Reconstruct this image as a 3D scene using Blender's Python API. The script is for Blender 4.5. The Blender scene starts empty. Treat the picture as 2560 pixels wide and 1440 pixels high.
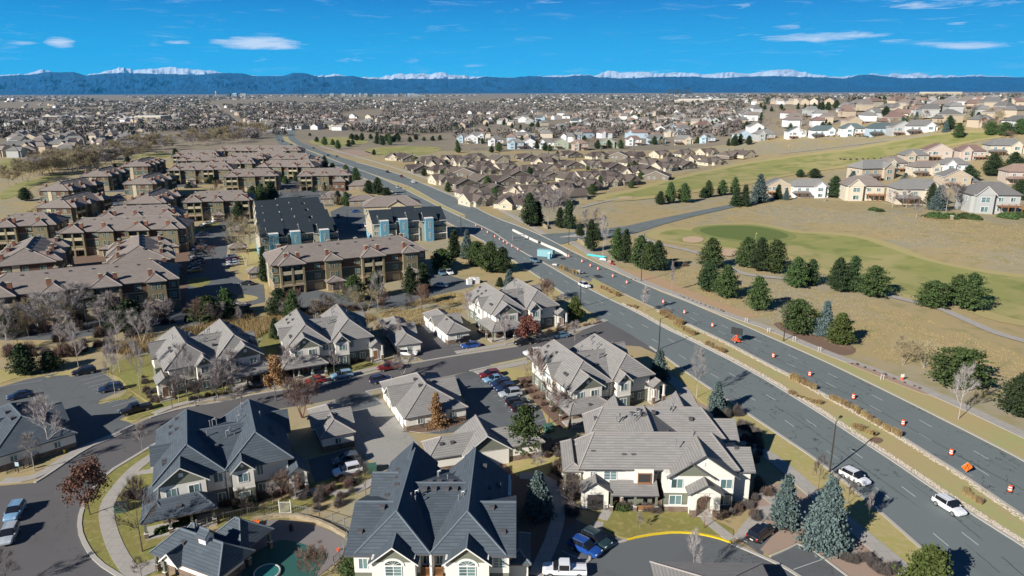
import bpy, math, random
from math import sin, cos, pi, radians, sqrt, atan2, hypot, floor, exp
import numpy as np
from mathutils import Vector, Matrix, geometry, noise
random.seed(7); np.random.seed(7)
SC = bpy.context.scene; COL = SC.collection
# ---------------------------------------------------------------- camera
F = 1777.0; HC = 60.0; PT = math.atan(491 / F); RL = radians(0.18)
cd = bpy.data.cameras.new('camera'); cam = bpy.data.objects.new('camera', cd); COL.objects.link(cam)
cd.sensor_width = 36; cd.lens = F / 2560 * 36; cd.clip_start = 0.5; cd.clip_end = 150000
_c, _s, _cp, _sp = cos(RL), sin(RL), cos(PT), sin(PT)
RT = Vector((_c, -_s * _sp, -_s * _cp)); UP = Vector((_s, _c * _sp, _c * _cp)); FW = Vector((0, _cp, -_sp))
cam.matrix_world = Matrix(((RT.x, UP.x, -FW.x, 0), (RT.y, UP.y, -FW.y, 0), (RT.z, UP.z, -FW.z, HC), (0, 0, 0, 1)))
SC.camera = cam
# ---------------------------------------------------------------- light
HAZE = 1.2e-5
SUN_EL, SUN_AZ = 28.0, 228.0            # azimuth clockwise from +Y, where the sun stands
W = bpy.data.worlds.new('World'); SC.world = W; W.use_nodes = True
nt = W.node_tree; nt.nodes.clear(); N = nt.nodes.new; LK = nt.links.new
out = N('ShaderNodeOutputWorld'); bg = N('ShaderNodeBackground'); bg.inputs[1].default_value = 0.10
sky = N('ShaderNodeTexSky'); sky.sky_type = 'NISHITA'; sky.sun_disc = False
sky.sun_elevation = radians(SUN_EL); sky.sun_rotation = radians(SUN_AZ)
sky.altitude = 1800; sky.air_density = 1.0; sky.dust_density = 0.15; sky.ozone_density = 2.5
tc = N('ShaderNodeTexCoord'); sep = N('ShaderNodeSeparateXYZ'); LK(tc.outputs['Generated'], sep.inputs[0])
def mth(op, a, b=None, c=None, clamp=False, n_=None):
    n = (n_ or nt).nodes.new('ShaderNodeMath'); n.operation = op; n.use_clamp = clamp
    for i, v in enumerate((a, b, c)):
        if v is None: continue
        if isinstance(v, (int, float)): n.inputs[i].default_value = v
        else: (n_ or nt).links.new(v, n.inputs[i])
    return n.outputs[0]
az = mth('ARCTAN2', sep.outputs[0], sep.outputs[1]); el = mth('ARCSINE', sep.outputs[2])
comb = N('ShaderNodeCombineXYZ'); LK(mth('MULTIPLY', az, 9.0), comb.inputs[0]); LK(mth('MULTIPLY', el, 75.0), comb.inputs[1])
nz = N('ShaderNodeTexNoise'); nz.inputs['Scale'].default_value = 1.6; nz.inputs['Detail'].default_value = 9; nz.inputs['Roughness'].default_value = 0.66; nz.inputs['Distortion'].default_value = .7
LK(comb.outputs[0], nz.inputs['Vector'])
def px2ae(x, y):
    u = (x - 1280) / F; v = -(y - 720) / F
    d = (FW + RT * u + UP * v).normalized(); return atan2(d.x, d.y), math.asin(d.z)
sr = N('ShaderNodeValToRGB'); LK(mth('DIVIDE', el, 1.5708, clamp=True), sr.inputs[0])
for i_, (p_, c_) in enumerate([(0, (.12, 3.9, 6.0)), (.025, (.01, 2.8, 5.5)), (.08, (.005, 1.15, 3.6)), (.12, (.03, .30, 1.1)), (1, (.11, .25, .62))]):
    e_ = sr.color_ramp.elements[i_] if i_ < 2 else sr.color_ramp.elements.new(p_); e_.position = p_; e_.color = tuple(v / 6 for v in c_) + (1,)
sc_ = N('ShaderNodeVectorMath'); sc_.operation = 'SCALE'; sc_.inputs[3].default_value = 6.0; LK(sr.outputs[0], sc_.inputs[0])
hs = N('ShaderNodeMix'); hs.data_type = 'RGBA'; hs.inputs[0].default_value = .97; LK(sky.outputs[0], hs.inputs[6]); LK(sc_.outputs[0], hs.inputs[7])
mask = None
for (x, y, rx, ry, k) in [(655, 108, 110, 17, 1.35), (560, 104, 60, 10, 1.0), (150, 106, 42, 15, 1.2), (450, 106, 60, 7, .8), (60, 108, 50, 6, .75), (290, 112, 90, 8, .6), (620, 90, 60, 6, .5),
        (2060, 92, 190, 13, 1.05), (1960, 68, 60, 9, .95), (2420, 112, 200, 12, 1.0), (2390, 62, 40, 10, .8), (1840, 86, 90, 9, .75), (2330, 8, 140, 20, .95), (1370, 8, 80, 9, .6), (1030, 150, 34, 12, .75), (890, 148, 120, 10, .6), (640, 150, 60, 8, .6), (1860, 12, 60, 16, .6), (2480, 8, 110, 12, .7), (270, 139, 70, 5, .5), (400, 145, 90, 5, .5), (2150, 126, 160, 8, .6), (2240, 100, 60, 6, .7), (1190, 164, 40, 7, .6), (500, 182, 90, 6, .8), (1640, 178, 120, 8, .7), (1950, 178, 60, 9, .8)]:
    a0, e0 = px2ae(x, y); a1, _ = px2ae(x + rx, y); _, e1 = px2ae(x, y - ry)
    dx = mth('DIVIDE', mth('SUBTRACT', az, a0), abs(a1 - a0)); dy = mth('DIVIDE', mth('SUBTRACT', el, e0), abs(e1 - e0))
    r = mth('ADD', mth('MULTIPLY', dx, dx), mth('MULTIPLY', dy, dy))
    m = mth('MULTIPLY', mth('SUBTRACT', 1.0, mth('MULTIPLY', r, .55), clamp=True), k)
    mask = m if mask is None else mth('MAXIMUM', mask, m)
cl = mth('MULTIPLY', mth('SUBTRACT', mth('ADD', nz.outputs[0], mth('MULTIPLY', mask, .42)), .74), 3.6, clamp=True)
cl = mth('MULTIPLY', cl, mth('MULTIPLY', mask, 1.5, clamp=True), clamp=True)
thin = mth('MULTIPLY', mth('SUBTRACT', nz.outputs[0], .56, clamp=True), 1.1, clamp=True)
cl = mth('MAXIMUM', cl, thin)
mx = N('ShaderNodeMix'); mx.data_type = 'RGBA'; LK(mth('MULTIPLY', cl, .85), mx.inputs[0]); LK(hs.outputs[2], mx.inputs[6]); mx.inputs[7].default_value = (5.6, 6.0, 6.6, 1)
LK(mx.outputs[2], bg.inputs[0]); LK(bg.outputs[0], out.inputs[0])
sd = bpy.data.lights.new('sun', 'SUN'); sd.energy = 5.0; sd.angle = radians(.53); sd.color = (1, .95, .87)
sun = bpy.data.objects.new('sun', sd); COL.objects.link(sun)
_a, _e = radians(SUN_AZ), radians(SUN_EL)
sun.rotation_euler = Vector((sin(_a) * cos(_e), cos(_a) * cos(_e), sin(_e))).to_track_quat('Z', 'Y').to_euler()
SC.view_settings.view_transform = 'Standard'; SC.view_settings.look = 'None'; SC.view_settings.gamma = 1
SC.view_settings.exposure = 0.73
SC.cycles.max_bounces = 5; SC.cycles.diffuse_bounces = 2; SC.cycles.glossy_bounces = 2; SC.cycles.transparent_max_bounces = 6; SC.cycles.volume_bounces = 0
SC.cycles.use_denoising = True
try: SC.cycles.denoiser = 'OPENIMAGEDENOISE'
except Exception: pass
# ---------------------------------------------------------------- terrain and picture-to-place helpers
def SS(t): t = min(1, max(0, t)); return t * t * (3 - 2 * t)
def hz(x, y):
    e = 42 * SS((x - 150) / 330) * SS((y - 330) / 300) * SS((2300 - y) / 700)
    e += 3.0 * SS((x - 90) / 60) * SS((y - 215) / 60) * SS((420 - y) / 90) * (0.5 + 0.5 * sin(x * .035 + 1)) 
    return e
def ray(px, py):
    u = (px - 1280) / F; v = -(py - 720) / F
    return FW + RT * u + UP * v
def G(px, py, z=0.0):                       # the place on the ground (or z above it) seen at a photo pixel
    r = ray(px, py); t = (z - HC) / r.z if r.z < -1e-5 else 1e5
    x, y = r.x * t, r.y * t
    if y < 215 or x < 80: return Vector((x, y, z))
    lo = 150.0 / r.y; hi = t; n = 240; pv = lo
    for i in range(1, n + 1):
        tt = lo + (hi - lo) * (i / n) ** 2
        if HC + r.z * tt <= hz(r.x * tt, r.y * tt) + z:
            a, b = pv, tt
            for _ in range(18):
                m = (a + b) / 2
                if HC + r.z * m <= hz(r.x * m, r.y * m) + z: b = m
                else: a = m
            return Vector((r.x * b, r.y * b, HC + r.z * b))
        pv = tt
    return Vector((x, y, z))
def pxm(p):                                  # photo pixels per metre at a place
    return F / ((Vector(p) - Vector((0, 0, HC))).dot(FW))
def hgt(b, px, py):                          # height above b of the point over it seen at px,py
    r = ray(px, py); t = b.y / r.y; return HC + r.z * t - b.z
# ---------------------------------------------------------------- materials
MT = {}
def mat(name, col, rough=.85, var=.12, scale=2.0, bump=0.0, metal=0.0, col2=None, spec=.3, coord='Object', kind='noise', rand=0.0, **kw):
    if name in MT: return MT[name]
    m = bpy.data.materials.new(name); m.use_nodes = True; t = m.node_tree; b = t.nodes['Principled BSDF']
    b.inputs['Roughness'].default_value = rough; b.inputs['Metallic'].default_value = metal; b.inputs['Specular IOR Level'].default_value = spec
    NN = t.nodes.new; L = t.links.new
    col = tuple(col) + (1,); col2 = tuple(col2) + (1,) if col2 else tuple(c * .55 for c in col[:3]) + (1,)
    if coord == 'UV': vec = NN('ShaderNodeUVMap').outputs[0]
    elif coord == 'Pos': vec = NN('ShaderNodeNewGeometry').outputs['Position']
    else: vec = NN('ShaderNodeTexCoord').outputs['Object']
    n = NN('ShaderNodeTexNoise'); n.inputs['Scale'].default_value = scale; n.inputs['Detail'].default_value = 5; n.inputs['Roughness'].default_value = .65; L(vec, n.inputs['Vector'])
    f = n.outputs[0]; base = None
    mp = mth('MULTIPLY', mth('SUBTRACT', f, .38), 3.2 * 1.0, clamp=True, n_=t)
    m1 = NN('ShaderNodeMix'); m1.data_type = 'RGBA'; m1.inputs[6].default_value = col; m1.inputs[7].default_value = col2; L(mth('MULTIPLY', mp, var, n_=t), m1.inputs[0]); base = m1.outputs[2]
    hsrc = f
    if kind in ('tile', 'brick', 'siding', 'slat'):
        uv = NN('ShaderNodeUVMap').outputs[0]
        br = NN('ShaderNodeTexBrick'); L(uv, br.inputs['Vector']); br.inputs['Scale'].default_value = 1.0
        br.inputs['Brick Width'].default_value = kw.get('bw', 1.0); br.inputs['Row Height'].default_value = kw.get('bh', .4)
        br.inputs['Mortar Size'].default_value = .004 if kind == 'tile' else kw.get('ms', .035); br.inputs['Mortar Smooth'].default_value = .3; br.offset = .5
        br.inputs['Color1'].default_value = (1, 1, 1, 1); k = kw.get('vary', .82); br.inputs['Color2'].default_value = (k, k, k, 1); q = kw.get('mort', .45); br.inputs['Mortar'].default_value = (q, q, q, 1)
        m2 = NN('ShaderNodeMix'); m2.data_type = 'RGBA'; m2.blend_type = 'MULTIPLY'; m2.inputs[0].default_value = 1; L(base, m2.inputs[6]); L(br.outputs[0], m2.inputs[7]); base = m2.outputs[2]
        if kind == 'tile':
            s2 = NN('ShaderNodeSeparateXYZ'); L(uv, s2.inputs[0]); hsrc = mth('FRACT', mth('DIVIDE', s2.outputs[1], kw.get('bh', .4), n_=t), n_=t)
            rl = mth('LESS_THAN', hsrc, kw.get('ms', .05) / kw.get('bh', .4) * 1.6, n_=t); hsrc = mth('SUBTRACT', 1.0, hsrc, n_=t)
            m9 = NN('ShaderNodeMix'); m9.data_type = 'RGBA'; L(mth('MULTIPLY', rl, 1 - kw.get('mort', .45), n_=t), m9.inputs[0]); L(base, m9.inputs[6]); m9.inputs[7].default_value = tuple(c * .25 for c in col[:3]) + (1,); base = m9.outputs[2]  # dark row lines paint the shadow under each tile course
        else: hsrc = br.outputs['Fac']
    if kind == 'ground':                      # broad patches of a third colour
        n2 = NN('ShaderNodeTexNoise'); n2.inputs['Scale'].default_value = kw.get('s2', .03); n2.inputs['Detail'].default_value = 6; n2.inputs['Distortion'].default_value = .6; n2.inputs['Roughness'].default_value = .6; L(vec, n2.inputs['Vector'])
        m2 = NN('ShaderNodeMix'); m2.data_type = 'RGBA'; L(mth('MULTIPLY', mth('SUBTRACT', n2.outputs[0], .44, n_=t), kw.get('k2', 7.0), clamp=True, n_=t), m2.inputs[0]); L(base, m2.inputs[6]); m2.inputs[7].default_value = tuple(kw['col3']) + (1,); base = m2.outputs[2]
        n3 = NN('ShaderNodeTexNoise'); n3.inputs['Scale'].default_value = kw.get('s3', .35); n3.inputs['Detail'].default_value = 8; L(vec, n3.inputs['Vector'])
        m3 = NN('ShaderNodeMix'); m3.data_type = 'RGBA'; L(mth('MULTIPLY', mth('SUBTRACT', n3.outputs[0], .50, n_=t), kw.get('k3', 4.0), clamp=True, n_=t), m3.inputs[0]); L(base, m3.inputs[6]); m3.inputs[7].default_value = tuple(kw.get('col4', col2[:3])) + (1,); base = m3.outputs[2]
    if kind == 'asphalt':
        v = NN('ShaderNodeTexVoronoi'); v.feature = 'DISTANCE_TO_EDGE'; v.inputs['Scale'].default_value = .16
        nn = NN('ShaderNodeTexNoise'); nn.inputs['Scale'].default_value = .5; nn.inputs['Detail'].default_value = 6; L(vec, nn.inputs['Vector'])
        mm = NN('ShaderNodeMix'); mm.data_type = 'RGBA'; mm.inputs[0].default_value = .035; L(vec, mm.inputs[6]); 
        va = NN('ShaderNodeVectorMath'); va.operation = 'MULTIPLY_ADD'; L(nn.outputs['Color'], va.inputs[0]); va.inputs[1].default_value = (5, 5, 5); L(vec, va.inputs[2]); L(va.outputs[0], v.inputs['Vector'])
        cr = mth('LESS_THAN', v.outputs['Distance'], kw.get('crack', .006) * 1.7, n_=t)
        n4 = NN('ShaderNodeTexNoise'); n4.inputs['Scale'].default_value = .045; n4.inputs['Detail'].default_value = 3; L(vec, n4.inputs['Vector'])
        cr = mth('MULTIPLY', cr, mth('MULTIPLY', mth('SUBTRACT', n4.outputs[0], .43, n_=t), 9, clamp=True, n_=t), n_=t)
        m2 = NN('ShaderNodeMix'); m2.data_type = 'RGBA'; L(mth('MULTIPLY', cr, .7, n_=t), m2.inputs[0]); L(base, m2.inputs[6]); m2.inputs[7].default_value = (.02, .022, .025, 1); base = m2.outputs[2]
        n5 = NN('ShaderNodeTexNoise'); n5.inputs['Scale'].default_value = .09; n5.inputs['Detail'].default_value = 5; n5.inputs['Distortion'].default_value = 1; L(vec, n5.inputs['Vector'])
        m3 = NN('ShaderNodeMix'); m3.data_type = 'RGBA'; L(mth('MULTIPLY', mth('SUBTRACT', n5.outputs[0], .5, n_=t), kw.get('stain', 2.0), clamp=True, n_=t), m3.inputs[0]); L(base, m3.inputs[6]); m3.inputs[7].default_value = tuple(c * .6 for c in col[:3]) + (1,); base = m3.outputs[2]
    if rand:
        oi = NN('ShaderNodeObjectInfo'); h = NN('ShaderNodeHueSaturation'); L(base, h.inputs['Color'])
        L(mth('MULTIPLY_ADD', oi.outputs['Random'], rand * 2, 1 - rand, n_=t), h.inputs['Value'])
        L(mth('MULTIPLY_ADD', oi.outputs['Random'], rand * .12, .5 - rand * .06, n_=t), h.inputs['Hue']); base = h.outputs[0]
    L(base, b.inputs['Base Color'])
    if bump:
        bp = NN('ShaderNodeBump'); bp.inputs['Strength'].default_value = 1; bp.inputs['Distance'].default_value = bump; L(hsrc, bp.inputs['Height']); L(bp.outputs[0], b.inputs['Normal'])
    MT[name] = m; return m
def plain(name, col, rough=.5, metal=0, spec=.5, emit=0):
    if name in MT: return MT[name]
    return mat(name, col, rough, .10, 1.5, metal=metal, spec=spec)
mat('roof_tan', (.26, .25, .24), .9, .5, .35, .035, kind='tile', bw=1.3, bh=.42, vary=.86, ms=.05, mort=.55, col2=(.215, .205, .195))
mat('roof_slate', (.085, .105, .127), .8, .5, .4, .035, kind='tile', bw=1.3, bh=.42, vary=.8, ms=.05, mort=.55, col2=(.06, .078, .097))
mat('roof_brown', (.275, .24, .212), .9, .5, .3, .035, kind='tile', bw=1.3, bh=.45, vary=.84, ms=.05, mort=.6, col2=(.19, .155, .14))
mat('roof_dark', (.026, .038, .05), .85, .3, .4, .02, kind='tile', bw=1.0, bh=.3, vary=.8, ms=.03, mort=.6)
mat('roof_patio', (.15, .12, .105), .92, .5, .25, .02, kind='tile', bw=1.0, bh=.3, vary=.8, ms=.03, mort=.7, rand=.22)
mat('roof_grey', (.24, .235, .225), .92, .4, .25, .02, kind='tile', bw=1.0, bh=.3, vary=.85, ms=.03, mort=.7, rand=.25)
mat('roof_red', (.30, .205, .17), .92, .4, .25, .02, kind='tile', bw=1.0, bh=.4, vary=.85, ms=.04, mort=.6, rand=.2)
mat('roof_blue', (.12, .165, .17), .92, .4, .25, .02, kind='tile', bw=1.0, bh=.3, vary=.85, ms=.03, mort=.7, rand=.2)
mat('ridge_tan', (.33, .30, .28), .9, .3, 2); mat('ridge_slate', (.15, .18, .21), .85, .3, 2); mat('ridge_brown', (.32, .275, .245), .9, .3, 2); mat('ridge_dark', (.05, .055, .06), .9, .3, 2)
mat('trim_dark', (.10, .095, .10), .7, .2, 2); mat('trim_white', (.72, .70, .66), .7, .15, 2)
mat('stucco', (.70, .67, .60), .92, .22, .6, .01, col2=(.56, .53, .46)); mat('olive', (.19, .20, .155), .9, .2, .8, .02, kind='siding', bw=6, bh=.2, ms=.02, vary=.92, mort=.6)
mat('stone', (.30, .22, .165), .95, .5, 1.5, .03, kind='brick', bw=.5, bh=.2, ms=.02, vary=.5, mort=.6, col2=(.20, .15, .12))
mat('tanstone', (.50, .41, .28), .95, .5, 1.5, .03, kind='brick', bw=.6, bh=.22, ms=.02, vary=.65, mort=.6)
mat('conc', (.40, .375, .335), .9, .35, .6, .004, coord='Pos', col2=(.30, .285, .26)); mat('conc_white', (.58, .55, .50), .9, .3, .8)
mat('walk', (.37, .345, .31), .9, .35, .5, .004, coord='Pos', kind='slat', bw=1.8, bh=1.8, ms=.04, vary=.93, mort=.7, col2=(.29, .27, .25))
mat('wood', (.30, .15, .07), .7, .4, 3); mat('metal_grey', (.35, .36, .37), .45, .2, 3, metal=.5); mat('black_metal', (.03, .03, .032), .5, .1, 3)
mat('pole_brown', (.05, .04, .035), .6, .2, 3)
mat('apt_base', (.36, .28, .19), .95, .3, .8, .02, kind='brick', bw=.6, bh=.25, ms=.015, vary=.8, mort=.75); mat('apt_olive', (.20, .17, .10), .92, .2, .6)
mat('apt_green', (.105, .125, .105), .92, .2, .6, kind='siding', bw=6, bh=.25, ms=.02, vary=.95, mort=.7); mat('apt_brick', (.15, .088, .06), .92, .3, .8, kind='siding', bw=6, bh=.25, ms=.02, vary=.92, mort=.7)
mat('brickred', (.28, .12, .08), .9, .3, 2, kind='brick', bw=.3, bh=.1, ms=.012, vary=.7, mort=.8)
mat('apt_cream', (.48, .42, .29), .92, .2, .6)
mat('bluewall', (.13, .29, .38), .9, .15, .6); mat('tanwall', (.42, .37, .28), .9, .2, .6, kind='siding', bw=6, bh=.25, ms=.02, vary=.95, mort=.8)
for n_, c_ in dict(w_white=(.74, .74, .74), w_cream=(.58, .52, .42), w_tan=(.48, .40, .30), w_blue=(.42, .54, .62), w_grey=(.42, .43, .42), w_pink=(.52, .43, .37), w_teal=(.26, .42, .42), w_patio=(.55, .48, .36), w_dark=(.2, .17, .14), w_sage=(.36, .40, .30)).items():
    mat(n_, c_, .9, .2, .6, kind='siding', bw=8, bh=.3, ms=.02, vary=.96, mort=.82)
plain('white', (.78, .78, .76), .6); plain('frame', (.75, .74, .72), .6)
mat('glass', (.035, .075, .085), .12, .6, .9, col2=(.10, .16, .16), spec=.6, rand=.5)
mat('glass_pale', (.22, .34, .32), .2, .6, 1.5, col2=(.07, .12, .13), spec=.6); plain('carglass', (.012, .014, .02), .08, spec=.7)  # paler window pane tone, as with pale curtains
plain('darkroom', (.035, .03, .028), .8)
mat('asphalt', (.148, .172, .172), .9, .35, 1.2, .003, coord='Pos', kind='asphalt', stain=1.4, crack=.006, col2=(.118, .138, .138))
mat('asphalt_new', (.125, .12, .122), .9, .35, 1.2, .003, coord='Pos', kind='asphalt', stain=1.6, crack=.0025)
mat('asphalt_lot', (.135, .142, .145), .88, .5, .35, .003, coord='Pos', kind='asphalt', stain=4.0, crack=.004, col2=(.08, .092, .10))
mat('tyre_wear', (.125, .147, .148), .9, .6, 1.5, coord='Pos', col2=(.145, .168, .17)); mat('tar', (.035, .04, .045), .8, .3, 2, coord='Pos')
mat('drycement', (.34, .32, .285), .9, .6, .3, .004, coord='Pos', kind='asphalt', stain=2.5, crack=.002, col2=(.24, .235, .22))
mat('paint', (.62, .62, .60), .8, .6, 3.0, coord='Pos', col2=(.30, .31, .32)); mat('paint_yellow', (.72, .52, .02), .8, .3, 1.0, coord='Pos')
mat('prairie', (.40, .31, .165), 1, .75, .9, .05, coord='Pos', kind='ground', col2=(.31, .24, .12), col3=(.29, .255, .175), col4=(.25, .22, .10), s2=.022, s3=.22, k3=5)
mat('farland', (.33, .265, .16), 1, .8, .05, 0, coord='Pos', kind='ground', col2=(.17, .15, .12), col3=(.24, .20, .14), col4=(.20, .175, .14), s2=.004, s3=.02, k2=6)
mat('rough', (.38, .30, .135), 1, .6, .5, .04, coord='Pos', kind='ground', col2=(.34, .27, .14), col3=(.31, .30, .13), col4=(.36, .27, .14), s2=.05, s3=.6)
mat('fairway', (.20, .215, .062), 1, .5, .15, .02, coord='Pos', kind='ground', col2=(.27, .26, .09), col3=(.31, .27, .115), col4=(.165, .19, .05), s2=.03, k2=7, s3=.09, k3=6)
mat('green', (.125, .165, .04), 1, .3, .3, .01, coord='Pos'); mat('sand', (.50, .36, .24), 1, .3, .8, .02, coord='Pos')
mat('semi', (.27, .255, .095), 1, .7, .4, .02, coord='Pos', col2=(.37, .30, .14)); mat('fringe', (.17, .195, .055), 1, .6, .3, .02, coord='Pos', col2=(.20, .22, .07)); mat('lawn', (.215, .18, .06), 1, .6, 1.1, .04, coord='Pos', kind='ground', col2=(.17, .16, .045), col3=(.18, .185, .05), col4=(.29, .24, .10), s2=.12, s3=1.2)
mat('lawn_dry', (.40, .32, .15), 1, .6, 1.1, .04, coord='Pos', kind='ground', col2=(.32, .27, .11), col3=(.31, .28, .10), col4=(.42, .31, .18), s2=.15, s3=1.0)
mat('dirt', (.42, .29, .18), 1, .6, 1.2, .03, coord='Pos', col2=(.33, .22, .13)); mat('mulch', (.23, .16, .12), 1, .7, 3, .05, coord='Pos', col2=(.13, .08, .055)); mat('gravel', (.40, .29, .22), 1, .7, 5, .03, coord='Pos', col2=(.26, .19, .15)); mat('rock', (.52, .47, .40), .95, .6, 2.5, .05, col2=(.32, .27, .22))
mat('deck', (.24, .19, .165), .9, .5, .25, coord='Pos', col2=(.11, .13, .15)); mat('cover', (.025, .10, .085), .75, .4, .3, .02, coord='Pos', col2=(.02, .075, .07)); mat('tub', (.03, .16, .15), .6, .2, 1)
mat('bark', (.15, .12, .10), .95, .5, 4, .02); mat('bark_pale', (.42, .37, .32), .95, .4, 3, .01, rand=.15); mat('bark_red', (.20, .095, .075), .95, .4, 4)
mat('twig_pale', (.36, .32, .31), .95, .3, 2, rand=.25); mat('twig_tan', (.34, .28, .175), .95, .3, 2, rand=.2); mat('twig_red', (.21, .135, .11), .95, .4, 2, rand=.25); mat('twig_dark', (.11, .085, .08), .95, .4, 2, rand=.2)
mat('needle', (.115, .15, .042), .8, .8, 1.2, col2=(.04, .07, .025), rand=.28, spec=.2); mat('needle_dark', (.075, .10, .034), .8, .8, 1.2, col2=(.025, .045, .02), rand=.25, spec=.2)
mat('needle_blue', (.16, .205, .20), .8, .8, 1.2, col2=(.07, .105, .10), rand=.15, spec=.2); mat('needle_yellow', (.15, .18, .045), .8, .8, 1.2, col2=(.045, .065, .018), rand=.15, spec=.2)
mat('leaf_brown', (.30, .185, .11), .9, .8, 2, col2=(.15, .075, .045), rand=.2); mat('leaf_gold', (.42, .26, .12), .9, .8, 2, col2=(.22, .12, .06), rand=.15); mat('leaf_red', (.25, .125, .08), .9, .8, 2, col2=(.15, .05, .04), rand=.15)
mat('tussock', (.36, .285, .15), 1, .8, .8, col2=(.33, .26, .12)); mat('drygrass', (.40, .295, .15), 1, .8, 1.5, col2=(.26, .185, .09), rand=.2); mat('shrub_brown', (.21, .165, .12), 1, .8, 2, col2=(.11, .075, .06), rand=.3); mat('shrub_grey', (.20, .17, .15), 1, .8, 2, col2=(.10, .085, .08), rand=.2)
plain('tyre', (.018, .018, .019), .85); plain('rim', (.42, .43, .44), .35, .7); plain('headlight', (.75, .78, .8), .15); plain('taillight', (.32, .01, .01), .3)
plain('drum_orange', (.80, .095, .02), .55); plain('drum_white', (.8, .78, .74), .5); plain('sign_orange', (.85, .17, .01), .5); plain('yellow', (.75, .55, .03), .5); plain('boxgreen', (.045, .12, .085), .6); plain('turq', (.04, .45, .47), .5); plain('toiletblue', (.04, .32, .48), .5); plain('container', (.22, .42, .46), .6); plain('water', (.04, .09, .13), .05)
mat('haze_blue_hill', (.003, .058, .155), 1, .2, .0006, 0, coord='Pos', col2=(.002, .028, .08)); mat('snow', (.80, .84, .90), .9, .55, .0011, 0, coord='Pos', col2=(.12, .17, .24)); mat('far_bare', (.19, .165, .145), 1, .5, .02, 0, coord='Pos', col2=(.13, .115, .105)); mat('far_pine', (.035, .06, .035), 1, .6, .02, 0, coord='Pos', col2=(.03, .05, .03))  # foothill blue has aerial haze painted into the forest colour
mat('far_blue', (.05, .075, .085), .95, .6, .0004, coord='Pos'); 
# ---------------------------------------------------------------- mesh builder
class MB:
    def __init__(s, M=None): s.v = []; s.f = []; s.m = []; s.ms = []; s.M = M; s.flip = False
    def mi(s, n):
        if n not in s.ms: s.ms.append(n)
        return s.ms.index(n)
    def poly(s, pts, m):
        b = len(s.v)
        for p in pts:
            p = Vector(p); s.v.append(tuple(s.M @ p) if s.M else tuple(p))
        idx = list(range(b, b + len(pts)))
        if s.flip: idx.reverse()
        s.f.append(idx); s.m.append(s.mi(m))
    def box(s, x0, x1, y0, y1, z0, z1, m, top=None, skip=''):
        p = [(x0, y0, z0), (x1, y0, z0), (x1, y1, z0), (x0, y1, z0), (x0, y0, z1), (x1, y0, z1), (x1, y1, z1), (x0, y1, z1)]
        for nm, q in (('b', (3, 2, 1, 0)), ('t', (4, 5, 6, 7)), ('f', (0, 1, 5, 4)), ('r', (1, 2, 6, 5)), ('k', (2, 3, 7, 6)), ('l', (3, 0, 4, 7))):
            if nm not in skip: s.poly([p[i] for i in q], top if (nm == 't' and top) else m)
    def prism(s, pts, z0, z1, m, side=None, bottom=True):      # pts counter-clockwise (x,y)
        s.poly([(x, y, z1) for x, y in pts], m); n = len(pts)
        if bottom: s.poly([(x, y, z0) for x, y in reversed(pts)], side or m)
        for i in range(n):
            a, b = pts[i], pts[(i + 1) % n]; s.poly([(a[0], a[1], z0), (b[0], b[1], z0), (b[0], b[1], z1), (a[0], a[1], z1)], side or m)
    def tube(s, p0, p1, r0, r1, m, n=6, cap=True):
        p0, p1 = Vector(p0), Vector(p1); d = p1 - p0
        if d.length < 1e-6: return
        d.normalize(); a = d.orthogonal().normalized(); b = d.cross(a); A = []; B = []
        for i in range(n):
            t = 2 * pi * i / n; o = a * cos(t) + b * sin(t); A.append(p0 + o * r0); B.append(p1 + o * r1)
        for i in range(n): j = (i + 1) % n; s.poly([A[i], A[j], B[j], B[i]], m)
        if cap: s.poly(B, m); s.poly(A[::-1], m)
    def lathe(s, pr, m, n=10, c=(0, 0), mats=None):
        for k in range(len(pr) - 1):
            (r0, z0), (r1, z1) = pr[k], pr[k + 1]
            for i in range(n):
                a, b = 2 * pi * i / n, 2 * pi * (i + 1) / n
                q = [(c[0] + r0 * cos(a), c[1] + r0 * sin(a), z0), (c[0] + r0 * cos(b), c[1] + r0 * sin(b), z0), (c[0] + r1 * cos(b), c[1] + r1 * sin(b), z1), (c[0] + r1 * cos(a), c[1] + r1 * sin(a), z1)]
                if r1 < 1e-5: q = q[:3]
                elif r0 < 1e-5: q = q[1:]
                s.poly(q, mats[k] if mats else m)
    def arr(s, V, m, n=4):                    # numpy (k,n,3) array of polygons
        b = len(s.v); k = len(V); s.v.extend(map(tuple, V.reshape(-1, 3).tolist())); i = s.mi(m)
        s.f.extend([list(range(b + n * j, b + n * j + n)) for j in range(k)]); s.m.extend([i] * k)
    def mesh(s, name, smooth=False, uv=True):
        me = bpy.data.meshes.new(name); me.from_pydata(s.v, [], s.f)
        for n in s.ms: me.materials.append(MT[n])
        me.polygons.foreach_set('material_index', s.m)
        if smooth: me.polygons.foreach_set('use_smooth', [True] * len(s.f))
        if uv and len(s.f) < 60000:
            ul = me.uv_layers.new(name='UVMap'); buf = []
            for f in s.f:
                p = [Vector(s.v[i]) for i in f[:]]; n = (p[1] - p[0]).cross(p[2] - p[0])
                if n.length < 1e-9 and len(p) > 3: n = (p[2] - p[0]).cross(p[3] - p[0])
                if n.length < 1e-9: n = Vector((0, 0, 1))
                n.normalize(); e = Vector((-n.y, n.x, 0))
                if e.length < .02: e = Vector((1, 0, 0)); u = Vector((0, 1, 0))
                else: e.normalize(); u = n.cross(e)
                for q in p: buf += [q.dot(e), q.dot(u)]
            ul.data.foreach_set('uv', buf)
        me.validate(); return me
    def obj(s, name, parent=None, smooth=False, uv=True, loc=None, rz=0.0):
        o = bpy.data.objects.new(name, s.mesh(name, smooth, uv)); COL.objects.link(o)
        if loc is not None: o.location = loc; o.rotation_euler[2] = rz
        if parent: o.parent = parent
        return o
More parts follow.
